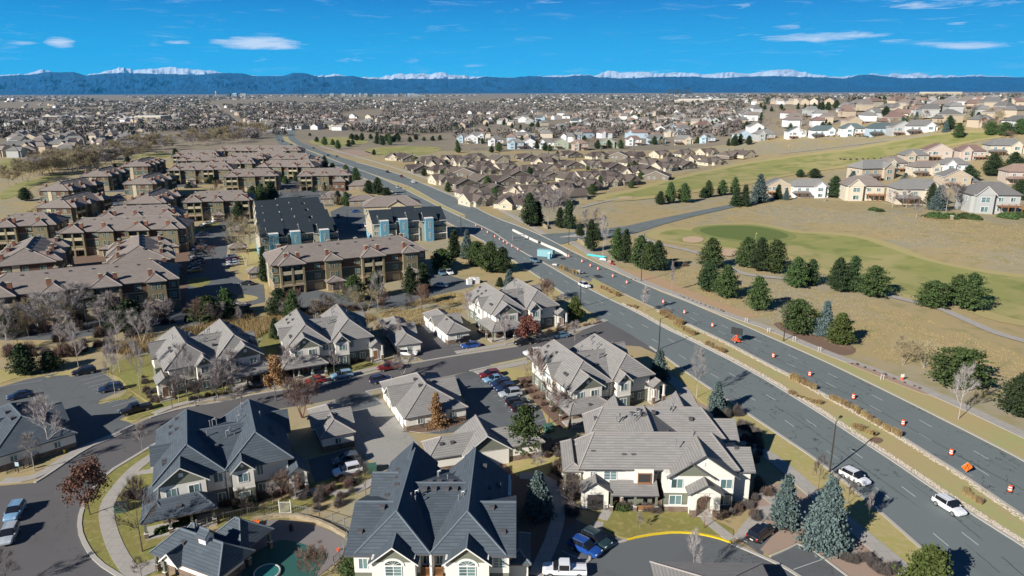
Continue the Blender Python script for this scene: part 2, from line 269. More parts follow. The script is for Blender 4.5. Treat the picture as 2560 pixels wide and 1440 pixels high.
def tag(o, label=None, cat=None, group=None, kind=None):
    if label: o['label'] = label
    if cat: o['category'] = cat
    if group: o['group'] = group
    if kind: o['kind'] = kind
    return o
def thing(name, label, cat, loc=(0, 0, 0), rz=0.0, group=None, sc=1.0):
    o = bpy.data.objects.new(name, None); COL.objects.link(o); o.empty_display_size = .5
    o.location = loc; o.rotation_euler[2] = rz; o.scale = (sc,) * 3 if isinstance(sc, (int, float)) else sc
    return tag(o, label, cat, group)
KIDS = {}
def kid(name, me, parent, loc=(0, 0, 0), rz=0.0, sc=None, label=None):
    o = bpy.data.objects.new(name, me); COL.objects.link(o); o.parent = parent; o.location = loc; o.rotation_euler[2] = rz
    if sc: o.scale = sc
    if label: o['label'] = label
    return o
def dup(root, loc, rz, label=None, cat=None, group=None, sc=None, mats=None):
    r = root.copy(); COL.objects.link(r); r.location = loc; r.rotation_euler[2] = rz
    if sc is not None: r.scale = (sc,) * 3 if isinstance(sc, (int, float)) else sc
    tag(r, label, cat, group)
    def rec(a, b):
        for ch in a.children:
            c = ch.copy(); COL.objects.link(c); c.parent = b; c.matrix_parent_inverse = ch.matrix_parent_inverse; rec(ch, c)
    rec(root, r); return r
class Stock:                                  # a first copy is moved, later ones are duplicated
    def __init__(s): s.d = {}
    def put(s, key, make, loc, rz, label, cat, group=None, sc=1.0):
        if key not in s.d:
            r = make(); s.d[key] = r; r.location = loc; r.rotation_euler[2] = rz; r.scale = (sc,) * 3 if isinstance(sc, (int, float)) else sc; tag(r, label, cat, group)
            return r
        return dup(s.d[key], loc, rz, label, cat, group, sc)
ST = Stock()
# ---------------------------------------------------------------- sheets lying on the ground
def inpoly(x, y, P):
    c = False; j = len(P) - 1
    for i in range(len(P)):
        a, b = P[i], P[j]
        if (a[1] > y) != (b[1] > y) and x < (b[0] - a[0]) * (y - a[1]) / (b[1] - a[1]) + a[0]: c = not c
        j = i
    return c
def smooth(P, it=2, closed=True):
    P = [Vector((p[0], p[1])) for p in P]
    for _ in range(it):
        Q = []; n = len(P); rng = range(n) if closed else range(n - 1)
        if not closed: Q.append(P[0])
        for i in rng:
            a, b = P[i], P[(i + 1) % n]; Q += [a * .75 + b * .25, a * .25 + b * .75]
        if not closed: Q.append(P[-1])
        P = Q
    return [(p.x, p.y) for p in P]
def sheet(name, P, m, dz=.01, thick=0.0, kind='structure', grid=0, label=None, cat=None, side=None):
    """P: world outline; a flat or draped sheet dz above the ground, extruded down by thick"""
    ar = sum(P[i][0] * P[(i + 1) % len(P)][1] - P[(i + 1) % len(P)][0] * P[i][1] for i in range(len(P)))
    if ar < 0: P = P[::-1]
    vs = [Vector((p[0], p[1])) for p in P]; n = len(vs); ed = [(i, (i + 1) % n) for i in range(n)]
    if grid:
        xs = [p[0] for p in P]; ys = [p[1] for p in P]; x = floor(min(xs) / grid) * grid
        while x < max(xs):
            y = floor(min(ys) / grid) * grid
            while y < max(ys):
                if inpoly(x, y, P): vs.append(Vector((x, y)))
                y += grid
            x += grid
    r = geometry.delaunay_2d_cdt(vs, ed, [list(range(n))], 1, 1e-4)
    V, Fs = r[0], r[2]; b = MB()
    b.mi(m); zz = [hz(v.x, v.y) + dz for v in V]
    b.v = [(v.x, v.y, z) for v, z in zip(V, zz)]; b.f = [list(f) if True else 0 for f in Fs]; b.m = [0] * len(Fs)
    for i, f in enumerate(b.f):
        p = [Vector(b.v[k]) for k in f[:3]]
        if (p[1] - p[0]).cross(p[2] - p[0]).z < 0: f.reverse()
    if thick:
        for i in range(n):
            a, c = P[i], P[(i + 1) % n]; za, zc = hz(*a) + dz, hz(*c) + dz
            b.poly([(a[0], a[1], za - thick), (c[0], c[1], zc - thick), (c[0], c[1], zc), (a[0], a[1], za)], side or m)
    o = b.obj(name); tag(o, label, cat, None, kind if not cat else None); return o
def band(name, C, w, m, dz, thick=0.0, z0=True):
    """a strip of constant width along a centre line, as quads"""
    band.k = getattr(band, 'k', 0) + 1; dz += .0019 * (band.k % 9); P = ribbon(C, w); n = len(C); A = P[:n]; B = P[n:][::-1]; b = MB()
    def z(p): return hz(p[0], p[1]) + dz
    for i in range(n - 1):
        a, c, d, e = A[i], A[i + 1], B[i + 1], B[i]; q = [(*e, z(e)), (*d, z(d)), (*c, z(c)), (*a, z(a))]; b.poly(q, m)
        if thick:
            for u, v in ((e, d), (c, a)): b.poly([(*u, z(u) - thick), (*v, z(v) - thick), (*v, z(v)), (*u, z(u))], m)
    if thick:
        for u, v in ((A[0], B[0]), (B[-1], A[-1])): b.poly([(*u, z(u) - thick), (*v, z(v) - thick), (*v, z(v)), (*u, z(u))], m)
    return tag(b.obj(name), kind='structure')
def pxw(L): return [tuple(G(*p)[:2]) for p in L]
def ribbon(C, w, closed=False):               # centre line (world) -> outline
    A = []; B = []; n = len(C)
    for i in range(n):
        a = Vector(C[max(i - 1, 0)]); b = Vector(C[min(i + 1, n - 1)]); d = (b - a).normalized(); k = Vector((-d.y, d.x)) * w / 2; c = Vector(C[i])
        A.append(tuple(c + k)); B.append(tuple(c - k))
    return A + B[::-1]
# ================================================================ SETTING: ground
def axis(segs):
    o = []
    for a, b, s in segs:
        k = max(1, int(round((b - a) / s))); o += [a + (b - a) * i / k for i in range(k)]
    o.append(segs[-1][1]); return o
def grid_mesh(xs, ys, m, name, mask=None):
    b = MB(); b.mi(m); nx = len(xs); b.v = [(x, y, hz(x, y)) for y in ys for x in xs]
    for j in range(len(ys) - 1):
        for i in range(nx - 1): b.f.append([j * nx + i, j * nx + i + 1, (j + 1) * nx + i + 1, (j + 1) * nx + i])
    b.m = [0] * len(b.f); return tag(b.obj(name, smooth=True, uv=False), kind='structure')
xs = axis([(-32000, -4000, 7000), (-4000, -500, 700), (-500, 80, 145), (80, 540, 10), (540, 1200, 60), (1200, 4000, 700), (4000, 32000, 7000)])
grid_mesh(xs, axis([(-300, 200, 100), (200, 760, 10)]), 'prairie', 'ground')
grid_mesh(xs, axis([(760, 2400, 60), (2400, 8000, 560), (8000, 29000, 7000)]), 'farland', 'far_plain')
R = {}
R['nb_r'] = [(715, 322), (737, 322), (740, 330), (735, 340), (742, 350), (765, 362), (815, 382), (890, 405), (990, 432), (1065, 462), (1160, 502), (1200, 525), (1240, 545), (1307, 569), (1352, 588), (1395, 610), (1450, 637), (1500, 662), (1550, 683), (1600, 707), (1680, 738), (1775, 777), (1875, 820), (1920, 841), (2067, 905), (2245, 992), (2420, 1080), (2560, 1152), (2760, 1265)]
R['nb_l'] = [(706, 322), (722, 330), (720, 342), (722, 350), (745, 365), (790, 384), (860, 410), (950, 443), (1025, 466), (1100, 510), (1167, 540), (1240, 568), (1275, 590), (1330, 618), (1400, 655), (1475, 692), (1512, 711), (1560, 735), (1612, 760), (1650, 777), (1720, 810), (1820, 857), (1920, 910), (1975, 937), (2040, 975), (2145, 1030), (2250, 1090), (2330, 1140), (2395, 1180), (2465, 1227), (2560, 1292), (2740, 1420)]
R['sb_r'] = [(700, 318), (716, 328), (706, 342), (712, 352), (732, 361), (790, 381), (865, 411), (947, 443), (1000, 467), (1088, 512), (1160, 546), (1230, 577), (1262, 600), (1307, 631), (1360, 657), (1425, 695), (1487, 730), (1550, 760), (1600, 785), (1662, 820), (1715, 845), (1800, 887), (1860, 919), (1920, 952), (2070, 1045), (2120, 1080), (2232, 1152), (2345, 1230), (2470, 1310), (2560, 1366), (2720, 1475)]
R['sb_l'] = [(660, 318), (700, 325), (688, 338), (687, 347), (700, 362), (722, 374), (750, 384), (800, 402), (850, 420), (905, 444), (950, 462), (1000, 490), (1050, 520), (1110, 552), (1170, 583), (1225, 612), (1277, 647), (1340, 688), (1385, 718), (1425, 745), (1455, 768), (1490, 790), (1540, 815), (1590, 845), (1625, 867), (1662, 892), (1725, 938), (1825, 1005), (1942, 1083), (2030, 1142), (2095, 1192), (2170, 1255), (2245, 1320), (2320, 1387), (2370, 1440), (2450, 1520)]
RW = {k: pxw(v) for k, v in R.items()}
def strip(a, b): return RW[a] + RW[b][::-1]
sheet('main_road_northbound', smooth(strip('nb_r', 'nb_l'), 1), 'asphalt', .02)
sheet('main_road_southbound', smooth(strip('sb_r', 'sb_l'), 1), 'asphalt', .02)
sheet('work_zone_paving', pxw([(1170, 538), (1240, 566), (1300, 600), (1400, 655), (1475, 693), (1500, 712), (1470, 702), (1440, 690), (1400, 672), (1370, 660), (1330, 640), (1300, 628), (1262, 602), (1230, 578), (1160, 548)]), 'asphalt', .028)
i0 = 16
sheet('median_strip', smooth(RW['nb_l'][15:] + RW['sb_r'][16:][::-1], 1), 'rough', .12, .12)
sheet('median_strip', RW['nb_l'][2:11] + RW['sb_r'][2:11][::-1], 'rough', .12, .12)
def kerb(name, L, w=.55, m='conc', h=.16, off=0):
    C = smooth([(p[0], p[1]) for p in L], 1, closed=False); return band(name, C, w, m, h, h)
for k in ('nb_r', 'sb_r', 'nb_l'): kerb('kerb', RW[k][7:] if k != 'nb_l' else RW[k][17:], .5)
kerb('kerb', RW['nb_l'][2:11]); kerb('kerb', RW['sb_l'][6:21]); kerb('kerb', RW['sb_l'][24:])
def dashes(P, name='lane_marking', k0=0):
    C = smooth(pxw(P), 1, closed=False); d = [0]
    for i in range(1, len(C)): d.append(d[-1] + hypot(C[i][0] - C[i - 1][0], C[i][1] - C[i - 1][1]))
    def at(s):
        for i in range(1, len(C)):
            if d[i] >= s: t = (s - d[i - 1]) / max(1e-6, d[i] - d[i - 1]); return Vector(C[i - 1]) * (1 - t) + Vector(C[i]) * t
        return Vector(C[-1])
    b = MB(); s = 0.0
    while s + 3 < d[-1]:
        a, e = at(s), at(s + 3.0); n = (e - a).normalized(); n = Vector((-n.y, n.x)) * .075
        b.poly([(*(a - n), .032), (*(e - n), .032), (*(e + n), .032), (*(a + n), .032)] [::1], 'paint'); s += 12.19
    for f in b.f:
        p = [Vector(b.v[k]) for k in f[:3]]
        if (p[1] - p[0]).cross(p[2] - p[0]).z < 0: f.reverse()
    tag(b.obj(name), kind='structure')
dashes([(2640, 1245), (2534, 1185), (2393, 1103), (2269, 1034), (2152, 973), (2048, 923), (1953, 879), (1877, 844), (1795, 809), (1730, 780), (1672, 755), (1575, 710), (1480, 668), (1400, 628), (1300, 580), (1200, 533)])
dashes([(2640, 1297), (2497, 1204), (2349, 1113), (2226, 1042), (2109, 979), (2007, 927), (1916, 884), (1769, 815), (1705, 785), (1647, 757), (1597, 734), (1550, 712)])
dashes([(2655, 1515), (2485.5, 1394), (2324.5, 1269), (2189, 1168), (2069, 1085), (1967.5, 1018), (1874, 962), (1785, 911), (1711, 871), (1650, 835), (1587, 802), (1536, 774), (1487, 747), (1419, 706), (1342, 665), (1270, 620), (1190, 575), (1100, 530)])
dashes([(2560, 1520), (2417.5, 1404.5), (2270, 1280.5), (2140, 1182), (2023, 1093.5), (1925, 1025), (1834, 967), (1750, 919), (1680, 877), (1615, 839), (1556, 805), (1506, 776), (1462, 752), (1420, 727), (1384, 707), (1347, 686), (1230, 612), (1150, 570)])
def wear(A, off):
    C = smooth(pxw(A), 1, closed=False); n = len(C); Q = []
    for i in range(n): a, b = Vector(C[max(i - 1, 0)]), Vector(C[min(i + 1, n - 1)]); d = (b - a).normalized(); Q.append((C[i][0] - d.y * off, C[i][1] + d.x * off))
    band('tyre_wear', Q, .75, 'tyre_wear', .0205)
for A in ([(2534, 1185), (2269, 1034), (2048, 923), (1877, 844), (1730, 780), (1575, 710), (1480, 668), (1400, 628), (1300, 580), (1200, 533)], [(2485, 1394), (2324, 1269), (2189, 1168), (2069, 1085), (1967, 1018), (1874, 962), (1785, 911), (1711, 871), (1650, 835), (1587, 802), (1487, 747), (1342, 665), (1190, 575)]):
    for o_ in (-2.6, -1.1, 1.1, 2.6, 4.6): wear(A, o_)
def tarline(A, w=.12):
    C = pxw(A); C2 = []
    for i in range(len(C) - 1):
        for j in range(8):
            t = j / 8; C2.append((C[i][0] * (1 - t) + C[i + 1][0] * t + random.uniform(-.05, .05), C[i][1] * (1 - t) + C[i + 1][1] * t + random.uniform(-.05, .05)))
    band('tar_seam', C2, w, 'tar', .026)
tarline([(2560, 1226), (2393, 1138), (2269, 1066), (2152, 1004), (2035, 945), (1953, 903), (1877, 866), (1795, 829), (1730, 800), (1672, 772)])
tarline([(2560, 1440), (2440, 1337), (2324, 1241), (2200, 1150), (2069, 1062), (1967, 998), (1874, 944), (1785, 893), (1711, 852), (1650, 820), (1587, 788), (1487, 733)])
tarline([(2500, 1432), (2380, 1330), (2260, 1240), (2150, 1162), (2023, 1070), (1925, 1003), (1834, 949), (1750, 901), (1680, 861), (1600, 815)], .1)
# cobbles along the median kerbs
def scatter_rocks(L, n, name, wd=1.2, off=.9, s=(.12, .32), label=None):
    C = smooth(L, 1, closed=False); b = MB(); seg = [hypot(C[i + 1][0] - C[i][0], C[i + 1][1] - C[i][1]) for i in range(len(C) - 1)]; T = sum(seg)
    for _ in range(n):
        r = random.uniform(0, T); i = 0
        while i < len(seg) - 1 and r > seg[i]: r -= seg[i]; i += 1
        t = r / max(seg[i], 1e-6); d = Vector((C[i + 1][0] - C[i][0], C[i + 1][1] - C[i][1])).normalized(); nn = Vector((-d.y, d.x))
        p = Vector(C[i]) * (1 - t) + Vector(C[i + 1]) * t + nn * (off + random.uniform(-wd / 2, wd / 2)); q = random.uniform(*s)
        pts = []
        for k in range(5): a = 2 * pi * k / 5 + random.random(); pts.append((p.x + q * cos(a) * random.uniform(.7, 1.2), p.y + q * sin(a) * random.uniform(.7, 1.2)))
        pts.sort(key=lambda w: atan2(w[1] - p.y, w[0] - p.x)); z = .12
        for k in range(5): a, c = pts[k], pts[(k + 1) % 5]; b.poly([(a[0], a[1], z), (c[0], c[1], z), (p.x + random.uniform(-.05, .05), p.y, z + q * .6)], 'rock')
    return tag(b.obj(name, uv=False), label, kind='stuff')
scatter_rocks(RW['sb_r'][17:], 2600, 'cobbles', 1.0, .85); scatter_rocks(RW['nb_l'][19:], 1900, 'cobbles', .9, -.75)
tag(bpy.data.objects['cobbles'], 'pale cobbles lining the southbound kerb of the median', 'cobbles'); tag(bpy.data.objects['cobbles.001'], 'pale cobbles lining the northbound kerb of the median', 'cobbles')
# pavements, lawns and beds
def path(name, P, w, m='walk', dz=.13, sm=1): band(name, smooth(pxw(P), sm, closed=False), w, m, dz, dz)
path('pavement', [(1420, 600), (1500, 650), (1570, 688), (1650, 722), (1690, 735), (1775, 770), (1850, 797), (1925, 822), (2040, 872), (2145, 912), (2245, 948), (2345, 989), (2445, 1034), (2560, 1088), (2720, 1165)], 2.6)
path('pavement', [(1365, 588), (1300, 548), (1200, 500), (1120, 465), (1050, 440), (960, 410), (880, 388), (800, 365)], 2.4)
sheet('verge', pxw([(1395, 612), (1450, 640), (1550, 686), (1680, 740), (1875, 822), (2067, 908), (2245, 995), (2420, 1083), (2560, 1155), (2760, 1270), (2760, 1190), (2560, 1098), (2345, 997), (2145, 920), (1925, 830), (1775, 778), (1650, 730), (1500, 658), (1420, 608)]), 'rough', .06)
sheet('verge', pxw([(1340, 690), (1385, 720), (1490, 792), (1470, 812), (1440, 800), (1400, 770), (1350, 730), (1290, 690), (1225, 640), (1230, 625), (1277, 650)]), 'rough', .06)
sheet('lawn', pxw([(1662, 895), (1725, 942), (1825, 1009), (1942, 1087), (2030, 1147), (2095, 1197), (2170, 1259), (2245, 1324), (2320, 1391), (2380, 1450), (2290, 1450), (2190, 1350), (2100, 1270), (2000, 1205), (1930, 1140), (1850, 1075), (1760, 1010), (1700, 960)]), 'lawn_dry', .10, .1)
path('garden_walk', [(1650, 930), (1690, 958), (1715, 985), (1728, 1015), (1760, 1050), (1820, 1080), (1875, 1110), (1925, 1142), (1975, 1180), (2020, 1222), (2145, 1330), (2245, 1412), (2300, 1460)], 2.6)
sheet('mulch_bed', pxw([(1720, 1010), (1770, 1010), (1830, 1035), (1890, 1065), (1930, 1110), (1900, 1108), (1860, 1085), (1800, 1060), (1745, 1035)]), 'gravel', .05)
sheet('gravel_bed', pxw([(1900, 1215), (1950, 1210), (2010, 1235), (2080, 1300), (2150, 1350), (2240, 1430), (2260, 1470), (2125, 1445), (2005, 1352), (1920, 1388), (1900, 1375), (1940, 1330), (1890, 1290), (1870, 1255)]), 'gravel', .06)
sheet('lawn', smooth(pxw([(1500, 1275), (1530, 1262), (1650, 1272), (1740, 1285), (1830, 1320), (1836, 1340), (1810, 1343), (1700, 1325), (1600, 1335), (1560, 1350), (1500, 1318), (1488, 1295)]), 1), 'lawn', .11, .1)
sheet('mulch_bed', pxw([(1420, 1240), (1480, 1250), (1620, 1262), (1740, 1270), (1850, 1290), (1870, 1270), (1890, 1250), (1860, 1200), (1600, 1200), (1440, 1200)]), 'mulch', .05)
# side street with its two kerbs
NK = pxw([(1490, 792), (1500, 805), (1440, 835), (1380, 851), (1257, 872), (1137, 890), (1062, 903), (1000, 915), (945, 930), (870, 948), (775, 966), (657, 982), (575, 1001), (487, 1014), (430, 1028), (375, 1045), (332, 1064), (275, 1092), (215, 1124), (185, 1142), (120, 1187), (87, 1207), (0, 1215), (-120, 1215)])
SK = pxw([(1662, 892), (1600, 862), (1540, 860), (1450, 873), (1325, 896), (1225, 917), (1175, 928), (1110, 942), (1020, 960), (952, 972), (915, 980), (837, 998), (760, 1013), (710, 1020), (640, 1032), (560, 1050), (480, 1072), (402, 1102), (325, 1149), (270, 1182), (225, 1232), (202, 1280), (198, 1325), (215, 1367), (245, 1407), (300, 1442), (380, 1490), (-120, 1490)])
sheet('side_street', NK + SK[::-1], 'asphalt_new', .016)
sheet('side_street', pxw([(1484, 790), (1545, 800), (1640, 852), (1682, 892), (1655, 892), (1600, 866), (1540, 862), (1500, 815)]), 'asphalt_new', .0125)
kerb('kerb', NK[2:16], .5); kerb('kerb', NK[16:22], .5); kerb('kerb', SK[14:27], .6); kerb('kerb', SK[2:7], .5); kerb('kerb', SK[8:11], .5)
path('pavement', [(1515, 800), (1440, 828), (1380, 842), (1257, 863), (1140, 882)], 2.0); path('pavement', [(1040, 898), (1000, 905), (940, 921), (870, 938), (775, 956), (657, 971), (575, 990), (487, 1003), (430, 1017), (385, 1035)], 1.7)
path('pavement', [(300, 1083), (240, 1108), (200, 1124), (165, 1145), (118, 1178), (75, 1198), (5, 1203)], 1.7); path('pavement', [(1320, 905), (1240, 922), (1190, 932)], 2)
path('front_walk', [(410, 1120), (385, 1140), (350, 1162), (318, 1192), (295, 1220), (270, 1255), (265, 1295), (282, 1355), (312, 1412), (350, 1450)], 2.0)
path('front_walk', [(318, 1192), (350, 1183), (385, 1178)], 1.4); path('front_walk', [(345, 1430), (400, 1410), (440, 1400)], 3)
sheet('lawn', pxw([(402, 1104), (325, 1151), (272, 1184), (228, 1234), (206, 1280), (203, 1325), (220, 1365), (250, 1405), (305, 1440), (330, 1450), (420, 1430), (430, 1300), (390, 1250), (400, 1150), (420, 1110)]), 'lawn', .09, .09)
sheet('lawn', pxw([(0, 925), (60, 925), (120, 945), (160, 928), (180, 925), (252, 925), (300, 945), (330, 978), (370, 1004), (385, 1030), (330, 1058), (300, 1050), (370, 1010), (325, 978), (250, 928), (175, 938), (40, 945), (0, 960)]), 'lawn_dry', .06)
sheet('lawn', pxw([(300, 900), (660, 830), (900, 830), (960, 900), (940, 915), (780, 950), (500, 1000), (385, 1030), (330, 990), (260, 925)]), 'lawn', .045)
sheet('lawn', pxw([(240, 1008), (300, 993), (322, 975), (335, 985), (320, 998), (252, 1004)]), 'lawn', .10, .1)
sheet('lawn', pxw([(645 - 325, 1042), (405, 1022), (412, 1028), (330, 1052), (318, 1050)]), 'lawn', .10, .1)
sheet('lawn', pxw([(1225, 912), (1320, 892), (1330, 905), (1270, 920), (1390, 935), (1400, 1000), (1430, 1090), (1380, 1100), (1350, 1010), (1300, 960), (1245, 935)]), 'lawn_dry', .05)
sheet('mulch_bed', pxw([(1290, 945), (1330, 940), (1420, 1010), (1440, 1060), (1400, 1070), (1340, 1010)]), 'mulch', .06)
sheet('mulch_bed', pxw([(1230, 1140), (1420, 1080), (1440, 1300), (1330, 1440), (1280, 1440), (1280, 1200)]), 'mulch', .03)
sheet('lawn', pxw([(1250, 1145), (1400, 1120), (1420, 1160), (1340, 1200), (1290, 1190)]), 'lawn_dry', .05)
path('garden_walk', [(1300, 1190), (1370, 1195), (1400, 1250), (1390, 1330), (1340, 1440)], 2.0); path('garden_walk', [(1505, 1300), (1520, 1275), (1525, 1258)], 1.6); path('garden_walk', [(1490, 1330), (1497, 1305)], 1.5)
path('garden_walk', [(1830, 1350), (1790, 1320), (1765, 1300), (1758, 1275)], 1.6); path('garden_walk', [(1850, 1350), (1880, 1310), (1925, 1265), (1960, 1290), (1935, 1250), (1890, 1225)], 2.0)
sheet('lawn', pxw([(760, 1215), (830, 1195), (930, 1175), (930, 1210), (880, 1240), (780, 1260), (720, 1300), (560, 1330), (520, 1300), (740, 1240)]), 'lawn', .05)
path('garden_walk', [(730, 1245), (780, 1225), (850, 1235), (900, 1225), (935, 1200)], 1.6)
# parking lots
_lk = [0]
def lot(name, P, m='asphalt_lot', dz=.024): _lk[0] += 1; return sheet(name, pxw(P), m, dz + .0023 * _lk[0])
lot('car_park', [(-60, 985), (0, 968), (60, 950), (160, 930), (175, 942), (252, 928), (300, 952), (318, 970), (250, 1000), (243, 1008), (252, 1010), (327, 990), (345, 990), (365, 1004), (375, 1020), (310, 1050), (335, 1062), (282, 1092), (205, 1120), (100, 1110), (0, 1110), (-60, 1110)])
lot('garage_court', [(790, 1012), (920, 980), (955, 1000), (1012, 1076), (1048, 1110), (1050, 1160), (940, 1165), (890, 1120), (878, 1060), (800, 1040)], 'drycement')
lot('garage_court_apron', [(838, 998), (915, 981), (955, 1010), (910, 1022), (872, 1030), (840, 1015)], 'asphalt_lot', .028)
lot('stall_bay', [(790, 1215), (770, 1150), (880, 1120), (925, 1160), (840, 1205)], 'asphalt_lot', .028)
lot('car_park', [(1108, 946), (1175, 928), (1245, 950), (1310, 990), (1380, 1050), (1345, 1078), (1270, 1085), (1160, 1078), (1100, 1085), (1005, 1080), (1050, 1060), (1130, 1045), (1165, 1000)])
sheet('island_bed', smooth(pxw([(1010, 1070), (1040, 1062), (1165, 1040), (1168, 1056), (1120, 1073), (1060, 1084), (1015, 1078)]), 1), 'mulch', .12, .12, side='conc')
lot('garage_lane', [(1000, 800), (1065, 798), (1120, 862), (1190, 850), (1212, 864), (1137, 890), (1065, 903), (1038, 892), (1058, 862)], 'asphalt_new', .022)
for P in ([(1065, 903), (1045, 908), (1125, 890), (1137, 889)],): lot('driveway_apron', P, 'conc', .03)
lot('turning_circle', [(1440, 1440), (1470, 1400), (1500, 1378), (1545, 1356), (1590, 1344), (1690, 1333), (1770, 1340), (1830, 1360), (1900, 1390), (1960, 1418), (2010, 1450), (2010, 1500), (1430, 1500)], 'asphalt_lot', .02)
P_ = smooth(pxw([(1568, 1351), (1600, 1343), (1650, 1335), (1690, 1332), (1740, 1335), (1790, 1345), (1827, 1358)]), 1, closed=False); band('yellow_kerb', P_, .28, 'paint_yellow', .2, .2)
kerb('kerb', pxw([(1440, 1440), (1470, 1402), (1500, 1380), (1545, 1358), (1566, 1352)]), .4); kerb('kerb', pxw([(1830, 1360), (1900, 1390), (1960, 1418), (2010, 1450)]), .5)
lot('car_park', [(1330, 1460), (1320, 1410), (1400, 1330), (1440, 1300), (1560, 1352), (1500, 1378), (1460, 1410), (1440, 1460)])
lot('parking_stall', [(1850, 1352), (1885, 1315), (1945, 1322), (1905, 1388)]); lot('car_park', [(1925, 1395), (1960, 1380), (2005, 1358), (2140, 1460), (2010, 1460)]); kerb('kerb', pxw([(1925, 1392), (1960, 1378), (2005, 1356), (2140, 1458)]), .3)
def line(a, b, w=.1, m='paint', name='stall_line', dz=.075): band(name, pxw([a, b]), w, m, dz)
for a, b in [((190, 944), (252, 928)), ((200, 953), (262, 937)), ((211, 961), (271, 946)), ((220, 969), (282, 954)), ((230, 976), (292, 961)), ((239, 984), (255, 980)), ((271, 1009), (331, 990)), ((281, 1018), (346, 998)), ((291, 1027), (356, 1008)), ((1200, 956), (1245, 947)), ((1210, 967), (1250, 960)), ((1223, 979), (1265, 970)), ((1235, 991), (1275, 984)), ((1246, 1003), (1292, 994)), ((1260, 1016), (1300, 1008)), ((1272, 1030), (1320, 1022)), ((1290, 1045), (1340, 1036)), ((1125, 866), (1165, 858)), ((1132, 873), (1150, 871)), ((1406, 1379), (1464, 1404)), ((1983, 1425), (2057, 1399)), ((1345, 1054), (1370, 1046)), ((0, 968), (105, 952))]: line(a, b)
# pool
sheet('pool_deck', smooth(pxw([(600, 1325), (640, 1305), (700, 1298), (757, 1305), (815, 1322), (868, 1351), (870, 1380), (830, 1415), (770, 1460), (560, 1460), (560, 1380)]), 1), 'deck', .06, .06)
o = sheet('pool_cover', smooth(pxw([(640, 1380), (682, 1359), (701, 1350), (740, 1355), (820, 1384), (815, 1400), (798, 1423), (784, 1460), (600, 1460), (610, 1400)]), 1), 'cover', .10, .04, label='dark green fitted cover stretched over the swimming pool', cat='pool cover')
# golf course
def grow(P, d):
    P = smooth(P, 2); A = sum(P[i][0] * P[(i + 1) % len(P)][1] - P[(i + 1) % len(P)][0] * P[i][1] for i in range(len(P))); sg = 1 if A > 0 else -1; Q = []; n = len(P)
    for i in range(n):
        a, b = Vector(P[i - 1]), Vector(P[(i + 1) % n]); t = (b - a).normalized(); k = d * (1 + .7 * noise.noise(Vector((P[i][0] * .03, P[i][1] * .03, 5)))); Q.append((P[i][0] + t.y * k * sg, P[i][1] - t.x * k * sg))
    return Q
def drape(name, P, m, dz=.22, g=8, it=2, edge=None):
    if edge: sheet('golf_rough', grow(pxw(P), edge[1]), edge[0], dz - .06, 0, grid=g)
    return sheet(name, smooth(pxw(P), it), m, dz, 0, grid=g)
drape('golf_fairway', [(1735, 580), (1775, 566), (1850, 562), (1900, 562), (1990, 585), (2060, 585), (2150, 595), (2220, 620), (2300, 650), (2400, 672), (2500, 690), (2620, 700), (2620, 815), (2480, 785), (2400, 745), (2300, 745), (2200, 722), (2100, 685), (2000, 652), (1950, 628), (1850, 622), (1740, 610), (1660, 600), (1640, 585), (1690, 572)], 'fairway', .2, edge=('semi', 5))
drape('putting_green', [(1740, 577), (1775, 567), (1875, 565), (1950, 578), (1980, 594), (1930, 600), (1900, 608), (1840, 600), (1780, 592)], 'green', .32, 6, edge=('fringe', 3.5))
drape('golf_fairway', [(1480, 500), (1600, 478), (1700, 445), (1850, 412), (1950, 398), (2050, 385), (2150, 375), (2300, 343), (2400, 333), (2520, 335), (2440, 350), (2300, 372), (2230, 392), (2120, 410), (2000, 430), (1900, 447), (1750, 472), (1620, 492)], 'fairway', .3, 10, edge=('semi', 9))
drape('golf_fairway', [(900, 375), (960, 366), (1060, 365), (1120, 372), (1040, 392), (940, 388)], 'fairway', .1, 0); drape('golf_fairway', [(760, 352), (850, 340), (940, 352), (880, 366), (800, 366)], 'fairway', .1, 0)
drape('golf_fairway', [(0, 480), (60, 452), (150, 432), (160, 440), (90, 462), (60, 480), (0, 505)], 'fairway', .1, 0); drape('golf_fairway', [(0, 395), (110, 400), (70, 425), (0, 430)], 'fairway', .1, 0); drape('golf_fairway', [(330, 388), (420, 380), (430, 392), (340, 402)], 'fairway', .1, 0)
for cx, cy, rx, ry in ((1732, 601, 29, 9), (1822, 633, 20, 10), (1563, 496, 22, 3.2)):
    drape('sand_bunker', [(cx + rx * cos(t * .785) * (1 + .08 * sin(t * 3)), cy + ry * sin(t * .785)) for t in range(8)], 'sand', .36, 5)
def dpath(name, P, w, m, dz=.25): 
    C = smooth(pxw(P), 2, closed=False); band(name, C, w, m, dz)
dpath('cart_path', [(1600, 588), (1610, 600), (1650, 612), (1750, 633), (1800, 655), (1850, 685), (1900, 692), (1967, 698), (2050, 702), (2130, 715), (2230, 743), (2345, 770), (2395, 792), (2445, 815), (2500, 838), (2600, 865)], 3.0, 'walk')
dpath('cart_path', [(1450, 520), (1500, 507), (1600, 487), (1700, 463)], 2.4, 'walk'); dpath('cart_path', [(1950, 385), (2100, 367), (2200, 355), (2290, 342), (2330, 338)], 3, 'walk', .3)
sheet('club_road', pxw([(1352, 587), (1440, 581), (1500, 574), (1560, 567), (1640, 549), (1740, 529), (1830, 511), (1900, 495), (2000, 478), (2010, 484), (1900, 506), (1830, 520), (1740, 540), (1660, 561), (1590, 583), (1520, 596), (1450, 598), (1400, 612)]), 'asphalt', .18, 0, grid=15)
sheet('traffic_island', pxw([(1400, 594), (1440, 587), (1480, 586), (1478, 590), (1440, 593)]), 'conc', .32, .3)
